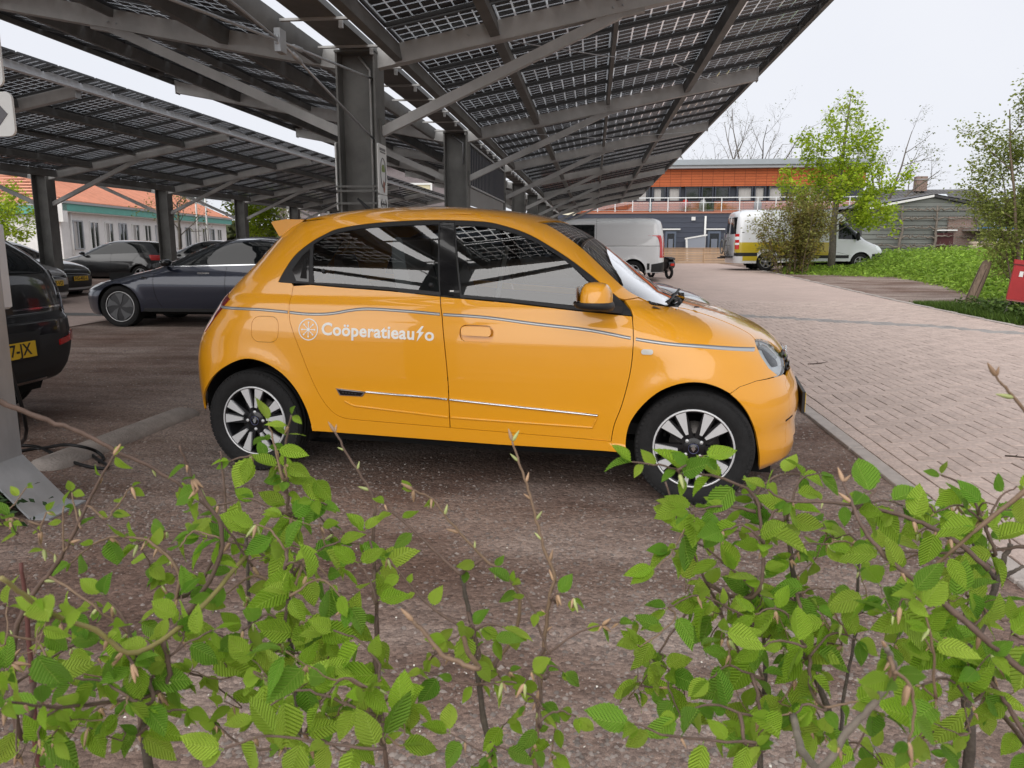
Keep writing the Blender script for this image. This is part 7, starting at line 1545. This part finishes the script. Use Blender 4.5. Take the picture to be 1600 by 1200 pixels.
    for pts, d in (([(1100, 712), (1080, 722), (1060, 735)], .98), ([(1250, 740), (1210, 745), (1180, 775)], 1.05), ([(1080, 800), (1130, 790), (1180, 800)], 1.0), ([(1130, 830), (1160, 820), (1186, 840)], .98), ([(1050, 860), (1090, 850), (1130, 880), (1175, 920)], 1.05), ([(1045, 950), (1090, 930), (1140, 950), (1185, 980)], 1.0), ([(1110, 1060), (1140, 1040), (1190, 1060)], .92), ([(1230, 790), (1210, 800), (1190, 840)], 1.0), ([(1060, 1120), (1110, 1100), (1180, 1120)], .85), ([(990, 1130), (1050, 1150), (1180, 1160)], .82)):
        c = p.path(pts, d, .001, .0024); p.dress(c, 0, .9, .021, (.036, .062), .15)
    p.fill(10, (1040, 1260), (760, 960), (.98, 1.2), (.034, .058)); p.fill(16, (960, 1240), (960, 1200), (.85, 1.15), (.038, .064), deep=None)
    # 8: right clump, main stem
    p = Plant('hedge plant with a straight grey stem, ahead of the front bumper', G(1290, 1.05))
    p.path([(1228, 800), (1232, 840), (1240, 900), (1248, 962), (1265, 1035), (1292, 1105), (1310, 1190)], 1.06, .0028, .0055, STEMB, ground=True)
    c = p.path([(1200, 765), (1230, 782), (1290, 784), (1350, 792), (1400, 803), (1450, 822), (1500, 850), (1545, 890)], (.98, .95), .0014, .0034, TWIG, join=False); p.dress(c, 0, .85, .026, (.03, .05), .3)
    c = p.path([(1317, 752), (1330, 782), (1345, 818), (1380, 866), (1440, 915), (1490, 956), (1565, 1020), (1620, 1065)], (.88, .80), .0014, .0040, TWIG, join=False); p.buds(c, 0, .1, .03); p.dress(c, .14, .95, .03, (.032, .056), .3)
    p.path([(1342, 862), (1340, 920), (1337, 985), (1320, 1080)], 1.2, .002, .003, STEMB)
    for pts, d in (([(1350, 770), (1370, 765), (1345, 790)], .95), ([(1410, 790), (1380, 782), (1350, 792)], .98), ([(1280, 740), (1250, 750), (1232, 800)], 1.02), ([(1290, 850), (1260, 850), (1236, 870)], 1.0), ([(1300, 920), (1270, 920), (1243, 930)], 1.0), ([(1180, 960), (1210, 950), (1248, 970)], .95), ([(1190, 1010), (1220, 1000), (1258, 1010)], .9), ([(1340, 1000), (1300, 990), (1262, 1030)], .95), ([(1240, 1120), (1260, 1100), (1290, 1110)], .85)):
        c = p.path(pts, d, .001, .0024); p.dress(c, 0, .9, .021, (.034, .06), .2)
    c = p.path([(1385, 1010), (1392, 1030), (1396, 1052), (1366, 1100), (1326, 1142), (1284, 1200)], (.62, .70), .0022, .0042, mat('stem_pale', (.20, .17, .14), .8, var=.2, vscale=60)); p.bud(c[0], c[0] - c[3], .012); p.dress(c, .05, .5, .026, (.025, .04), .7)
    c = p.path([(1420, 1160), (1430, 1110), (1420, 1070), (1400, 1050)], .62, .001, .002, TWIGY); p.dress(c, 0, .9, .022, (.025, .04), .9, .9)
    p.fill(12, (1180, 1420), (840, 1010), (.92, 1.2), (.03, .056)); p.fill(12, (1180, 1400), (1010, 1200), (.85, 1.15), (.034, .06))
    # 9: far right
    p = Plant('rightmost hedge plant with a forked dark trunk', G(1540, 1.15))
    p.path([(1580, 850), (1566, 880), (1556, 915), (1545, 950), (1532, 985), (1518, 1015), (1510, 1090), (1515, 1180)], 1.15, .0035, .0085, STEMB, ground=True)
    p.path([(1600, 885), (1580, 895), (1562, 905)], 1.15, .0022, .0036, STEMB); p.path([(1490, 800), (1520, 850), (1555, 905)], 1.15, .0016, .0032, STEMB)
    c = p.path([(1470, 742), (1500, 755), (1516, 772), (1530, 800), (1542, 830), (1556, 866)], 1.02, .0012, .003, TWIG); p.dress(c, 0, .8, .024, (.03, .052), .25)
    c = p.path([(1365, 860), (1420, 862), (1475, 864), (1540, 860), (1600, 854), (1650, 850)], 1.05, .0012, .0028, TWIG, join=False); p.dress(c, 0, .8, .034, (.03, .05), .2)
    c = p.path([(1440, 902), (1465, 880), (1492, 858), (1540, 815), (1600, 770), (1660, 730)], (.92, .84), .0014, .0032, TWIGY, join=False); p.dress(c, .0, .9, .045, (.03, .05), .2)
    c = p.path([(1556, 588), (1570, 605), (1590, 628), (1640, 690)], .80, .0011, .002, TWIGY, join=False); p.buds(c, 0, .7, .025)
    c = p.path([(1530, 1050), (1560, 1080), (1585, 1120), (1620, 1180)], .85, .002, .0035, TWIG); p.dress(c, 0, .9, .03, (.035, .06))
    for pts, d in (([(1460, 800), (1500, 790), (1530, 810)], 1.0), ([(1590, 760), (1560, 780), (1542, 825)], 1.05), ([(1420, 960), (1470, 950), (1530, 985)], .95), ([(1480, 1000), (1500, 1010), (1518, 1030)], .88), ([(1590, 960), (1570, 970), (1545, 960)], 1.0), ([(1440, 1070), (1480, 1060), (1512, 1090)], .85), ([(1560, 1040), (1540, 1050), (1515, 1060)], .85)):
        c = p.path(pts, d, .001, .0024); p.dress(c, 0, .9, .022, (.038, .066), .2)
    p.fill(9, (1380, 1600), (790, 930), (.95, 1.2), (.03, .054)); p.fill(19, (1380, 1620), (930, 1200), (.8, 1.1), (.036, .066))
hedge()
# ------------------------------------------------------------------ small things
# bent steel post with signs and a charger box at the left edge
def sign_post():
    r = empty('steel_post', (-3.08, 3.42, 0), 0, 'pale galvanised steel post with a bent foot at the left edge', 'post')
    GALV = mat('galvanised_pale', (.40, .42, .44), .5, .35, var=.12, vscale=7, bump=.04, bscale=120, stretch=(1, 1, .4))
    MB().box((0, 0, 1.29), (.33, .28, 2.10), None, .004).build('upright', GALV, r)
    f = MB(); x0, x1 = .166, .40; y0, y1 = -.139, .139; t = .012
    f.add([(x0, y0, .245), (x0, y1, .245), (x1, y1, .004), (x1, y0, .004), (x0, y0, .245 - t), (x0, y1, .245 - t), (x1 - t, y1, .0), (x1 - t, y0, .0)], [(0, 3, 2, 1), (4, 5, 6, 7), (0, 4, 7, 3), (1, 2, 6, 5), (2, 3, 7, 6)]); f.box((x1 + .04, 0, .004), (.10, .278, .010)); f.build('foot', GALV, r)
    f2 = MB(); f2.add([(-.164, -.139, .245), (.164, -.139, .245), (.30, -.36, .004), (-.30, -.36, .004)], [(0, 3, 2, 1)]); f2.build('foot', GALV, r)
    s = empty('arrow_sign', (-2.875, 3.24, 1.866), 0, 'white arrow sign at the upper left edge', 'sign'); MB().prism(rrect(.74, .185, .03), -.006, .006, 'y').build('plate', M_SIGN, s); MB().prism([(.345, 0), (.295, .055), (.0, .055), (.0, -.055), (.295, -.055)][::-1], -.0085, -.0065, 'y').build('arrow', mat('sign_grey', (.12, .12, .13), .5), s)
    s2 = empty('frame_sign', (-2.905, 3.24, 2.11), 0, 'white sign with a thin dark border above the arrow sign', 'sign'); MB().prism(rrect(.74, .26, .03), -.006, .006, 'y').build('plate', M_SIGN, s2)
    bd = MB(); q = rrect(.70, .22, .02); bd.tube([(a, -.0075, b) for a, b in q + q[:1]], .003, 4, caps=False); bd.build('border', mat('sign_grey', (.12, .12, .13), .5), s2)
    for z in (1.83, 1.98, 2.10, 2.24): MB().box((-3.08, 3.262, z), (.34, .05, .03)).build('bracket', M_ZINC, r).location = (3.08, -3.42, 0)
    b = empty('charger_box', (-3.2, 3.66, 1.2), 0, 'white charger box behind the steel post', 'charger'); MB().box((.01, 0, 0), (.34, .18, .44), None, .012).build('case', mat('charger_white', (.70, .71, .72), .4), b); MB().box((.01, 0, -.235), (.33, .17, .03)).build('base', M_BLACKPL, b); MB().box((.01, -.092, .06), (.2, .004, .05)).build('display', M_GLOSSBLK, b)
    def gp(px, py, z=.012):
        q = at(px, py, 1) - CAM_POS; t = (z - CAM_POS.z) / q.z; return tuple(CAM_POS + q * t)
    for pts, lab in (([(-3.15, 3.74, .98), (-3.12, 3.86, .3), gp(8, 700), gp(32, 696), gp(62, 699), gp(95, 715), gp(130, 727), gp(160, 732), gp(168, 728, .02), gp(150, 716), gp(140, 706)], 'black charging cable curling on the gravel by the post'), ([(-3.2, 3.74, .98), (-3.2, 3.9, .3), gp(8, 708), gp(34, 704), gp(68, 700), gp(100, 695, .10), gp(128, 698, .10), gp(150, 705, .05), gp(162, 716), gp(155, 722)], 'black cable crossing the concrete wheel stop')):
        o = MB().tube([tuple(q) for q in catmull(pts, 6)], .010, 8).build('charging_cable', mat('cable_black', (.010, .010, .011), .5)); tag(o, lab, 'cable', 'charging cables')
sign_post()
# concrete wheel stop
def wheel_stop():
    m = MB(); n = 12; vs = []; L = 1.62
    prof = [(.105 * math.cos(math.pi * k / n), .105 * math.sin(math.pi * k / n) ** .8) for k in range(n + 1)]
    st = [(0, .55), (.02, .85), (.05, 1.0)] + [(t, 1.) for t in np.linspace(.15, .85, 6)] + [(.95, 1.), (.98, .85), (1., .55)]
    for t, s in st: vs += [(-L / 2 + L * t, a * s, b * s) for a, b in prof]
    w = n + 1; fs = [(i * w + k, i * w + k + 1, (i + 1) * w + k + 1, (i + 1) * w + k) for i in range(len(st) - 1) for k in range(n)] + [tuple(range(n, -1, -1)), tuple((len(st) - 1) * w + k for k in range(w))]
    m.add(vs, fs, True); o = m.build('wheel_stop', mat('concrete_stop', (.30, .265, .24), .95, var=.2, vscale=7, bump=.5, bscale=70)); o.location = (-3.20, 4.86, -.03); o.rotation_euler = (0, 0, math.radians(88)); o.scale = (1, 1.3, .85); tag(o, 'rounded concrete wheel stop on the gravel behind the SUV', 'wheel stop')
wheel_stop()
# leaning weathered post
def leaning_post():
    b = zloc(at(1512, 484, 15.9)); r = empty('leaning_post', b, 0, 'weathered grey wooden post leaning right by the driveway', 'post'); m = MB(); vs = []; n = 10; rg = random.Random(2); L = .98; d = Vector((.32, .05, .93)).normalized()
    WOOD = mat('old_wood', (.20, .145, .105), .9, var=.3, vscale=9, stretch=(3, 3, .5), bump=.6, bscale=30)
    pts = [d * (L * t) for t in (-.15, .3, .6, .85, .96, 1.0)]; m.tube(pts, [.105, .105, .10, .098, .085, .045], 10); m.build('shaft', WOOD, r)
    c = MB()
    for k in range(5): a = k * 1.3; o = d.orthogonal().normalized(); o.rotate(Matrix.Rotation(a, 3, d)); c.tube([d * .15 + o * .102, d * .5 + o * .104, d * .8 + o * .10], [.004, .008, .004], 4)
    c.build('cracks', mat('wood_crack', (.06, .045, .035), .95), r)
leaning_post()
# red litter bin
def red_bin():
    b = zloc(at(1588, 508, 13.3)); r = empty('red_bin', b, math.radians(-24), 'red metal litter bin on a slanted grey post at the right edge', 'bin'); RED = mat('bin_red', (.36, .022, .024), .5, var=.12, vscale=5, bump=.05, bscale=60)
    t = Matrix.Rotation(math.radians(7), 3, 'Y')
    sh_ = MB(); c = Vector((.02, 0, .64)); w, d, h = .36, .30, .60
    body = [(-w / 2, -d / 2), (w / 2, -d / 2), (w / 2, d / 2), (-w / 2, d / 2)]
    vs = [t @ Vector((x, y, 0)) + c - t @ Vector((0, 0, h / 2)) for x, y in body] + [t @ Vector((x * 1.04, y * 1.04, 0)) + c + t @ Vector((0, 0, h / 2)) for x, y in body]
    sh_.add(vs, [(3, 2, 1, 0), (0, 1, 5, 4), (1, 2, 6, 5), (2, 3, 7, 6), (3, 0, 4, 7)]); bo = sh_.build('body', RED, r)
    tp = c + t @ Vector((0, 0, h / 2)); lid = MB(); lid.box(tp + t @ Vector((0, 0, -.01)), (w * 1.08, d * 1.08, .02), t); lid.build('lid', mat('bin_dark', (.12, .012, .014), .6), r)
    for k in range(5): MB().box(tp + t @ Vector((-.15 + k * .075, 0, .035)), (.026, d * 1.06, .06), t).build('lid_slat', RED, r)
    for s in (-1, 1): MB().box(tp + t @ Vector((0, s * d * .52, .035)), (w * 1.08, .02, .07), t).build('lid_rim', RED, r)
    MB().box(c + t @ Vector((-.06, -d / 2 * 1.02 - .004, .14)), (.055, .004, .09), t).build('label', M_SIGN, r)
    MB().box(c + t @ Vector((0, 0, -h / 2 - .012)), (w * .96, d * .96, .02), t).build('base_rim', mat('bin_pink', (.42, .12, .12), .6), r)
    MB().tube([(-.02, .16, -.1), (.26, .18, .95)], .03, 10).build('post', mat('post_concrete', (.30, .28, .25), .8, var=.15), r); MB().tube([(-.24, .05, -.05), (-.10, .05, .36)], .02, 8).build('leg', MATS['post_concrete'], r)
red_bin()
o = MB().lathe([(0, 0), (.05, .0), (.06, .06), (.04, .10), (0, .11)], 10, 'z').build('crumpled_litter', mat('litter', (.35, .40, .46), .5)); o.location = zloc(at(1447, 441, 24.5)); o.rotation_euler = (.5, .7, 0); tag(o, 'small pale blue litter at the edge of the weeds', 'litter')
# motor scooter parked behind the grey van
def scooter():
    b = zloc(at(1031, 428, 25.6)); r = empty('scooter', b, math.radians(120), 'dark motor scooter parked just behind the grey van', 'scooter'); r.scale = (.85, .85, .85)
    for x in (-.6, .6):
        w = MB(); w.lathe([(.16, -.05), (.23, -.04), (.25, 0), (.23, .04), (.16, .05)], 20, 'y', (x, 0, .25), close=True); w.build('wheel', M_TYRE, r)
    b_ = MB(); b_.prism(catmull([(-.75, .45), (-.7, .72), (-.1, .75), (.0, .4), (.35, .35), (.5, .9), (.58, .9), (.55, .3), (.2, .2), (-.3, .25)], 3, True), -.14, .14, 'y'); b_.build('body', BLK, r)
    MB().prism(catmull([(-.75, .73), (-.7, .82), (-.15, .83), (-.08, .76)], 3, True), -.13, .13, 'y').build('seat', M_BLACKPL, r); MB().tube([(.6, 0, .25), (.50, 0, .95), (.42, 0, 1.05)], .025, 8).build('fork', M_STEEL, r); MB().tube([(.4, -.32, 1.02), (.45, 0, 1.05), (.4, .32, 1.02)], .018, 8).build('handlebar', M_STEEL, r); MB().lathe([(0, 0), (.07, .0), (.08, .05), (0, .09)], 12, 'x', (.52, 0, .9)).build('headlamp', M_LAMPW, r); MB().box((-.8, 0, .55), (.03, .16, .09)).build('tail_lamp', M_TAILB, r)
scooter()
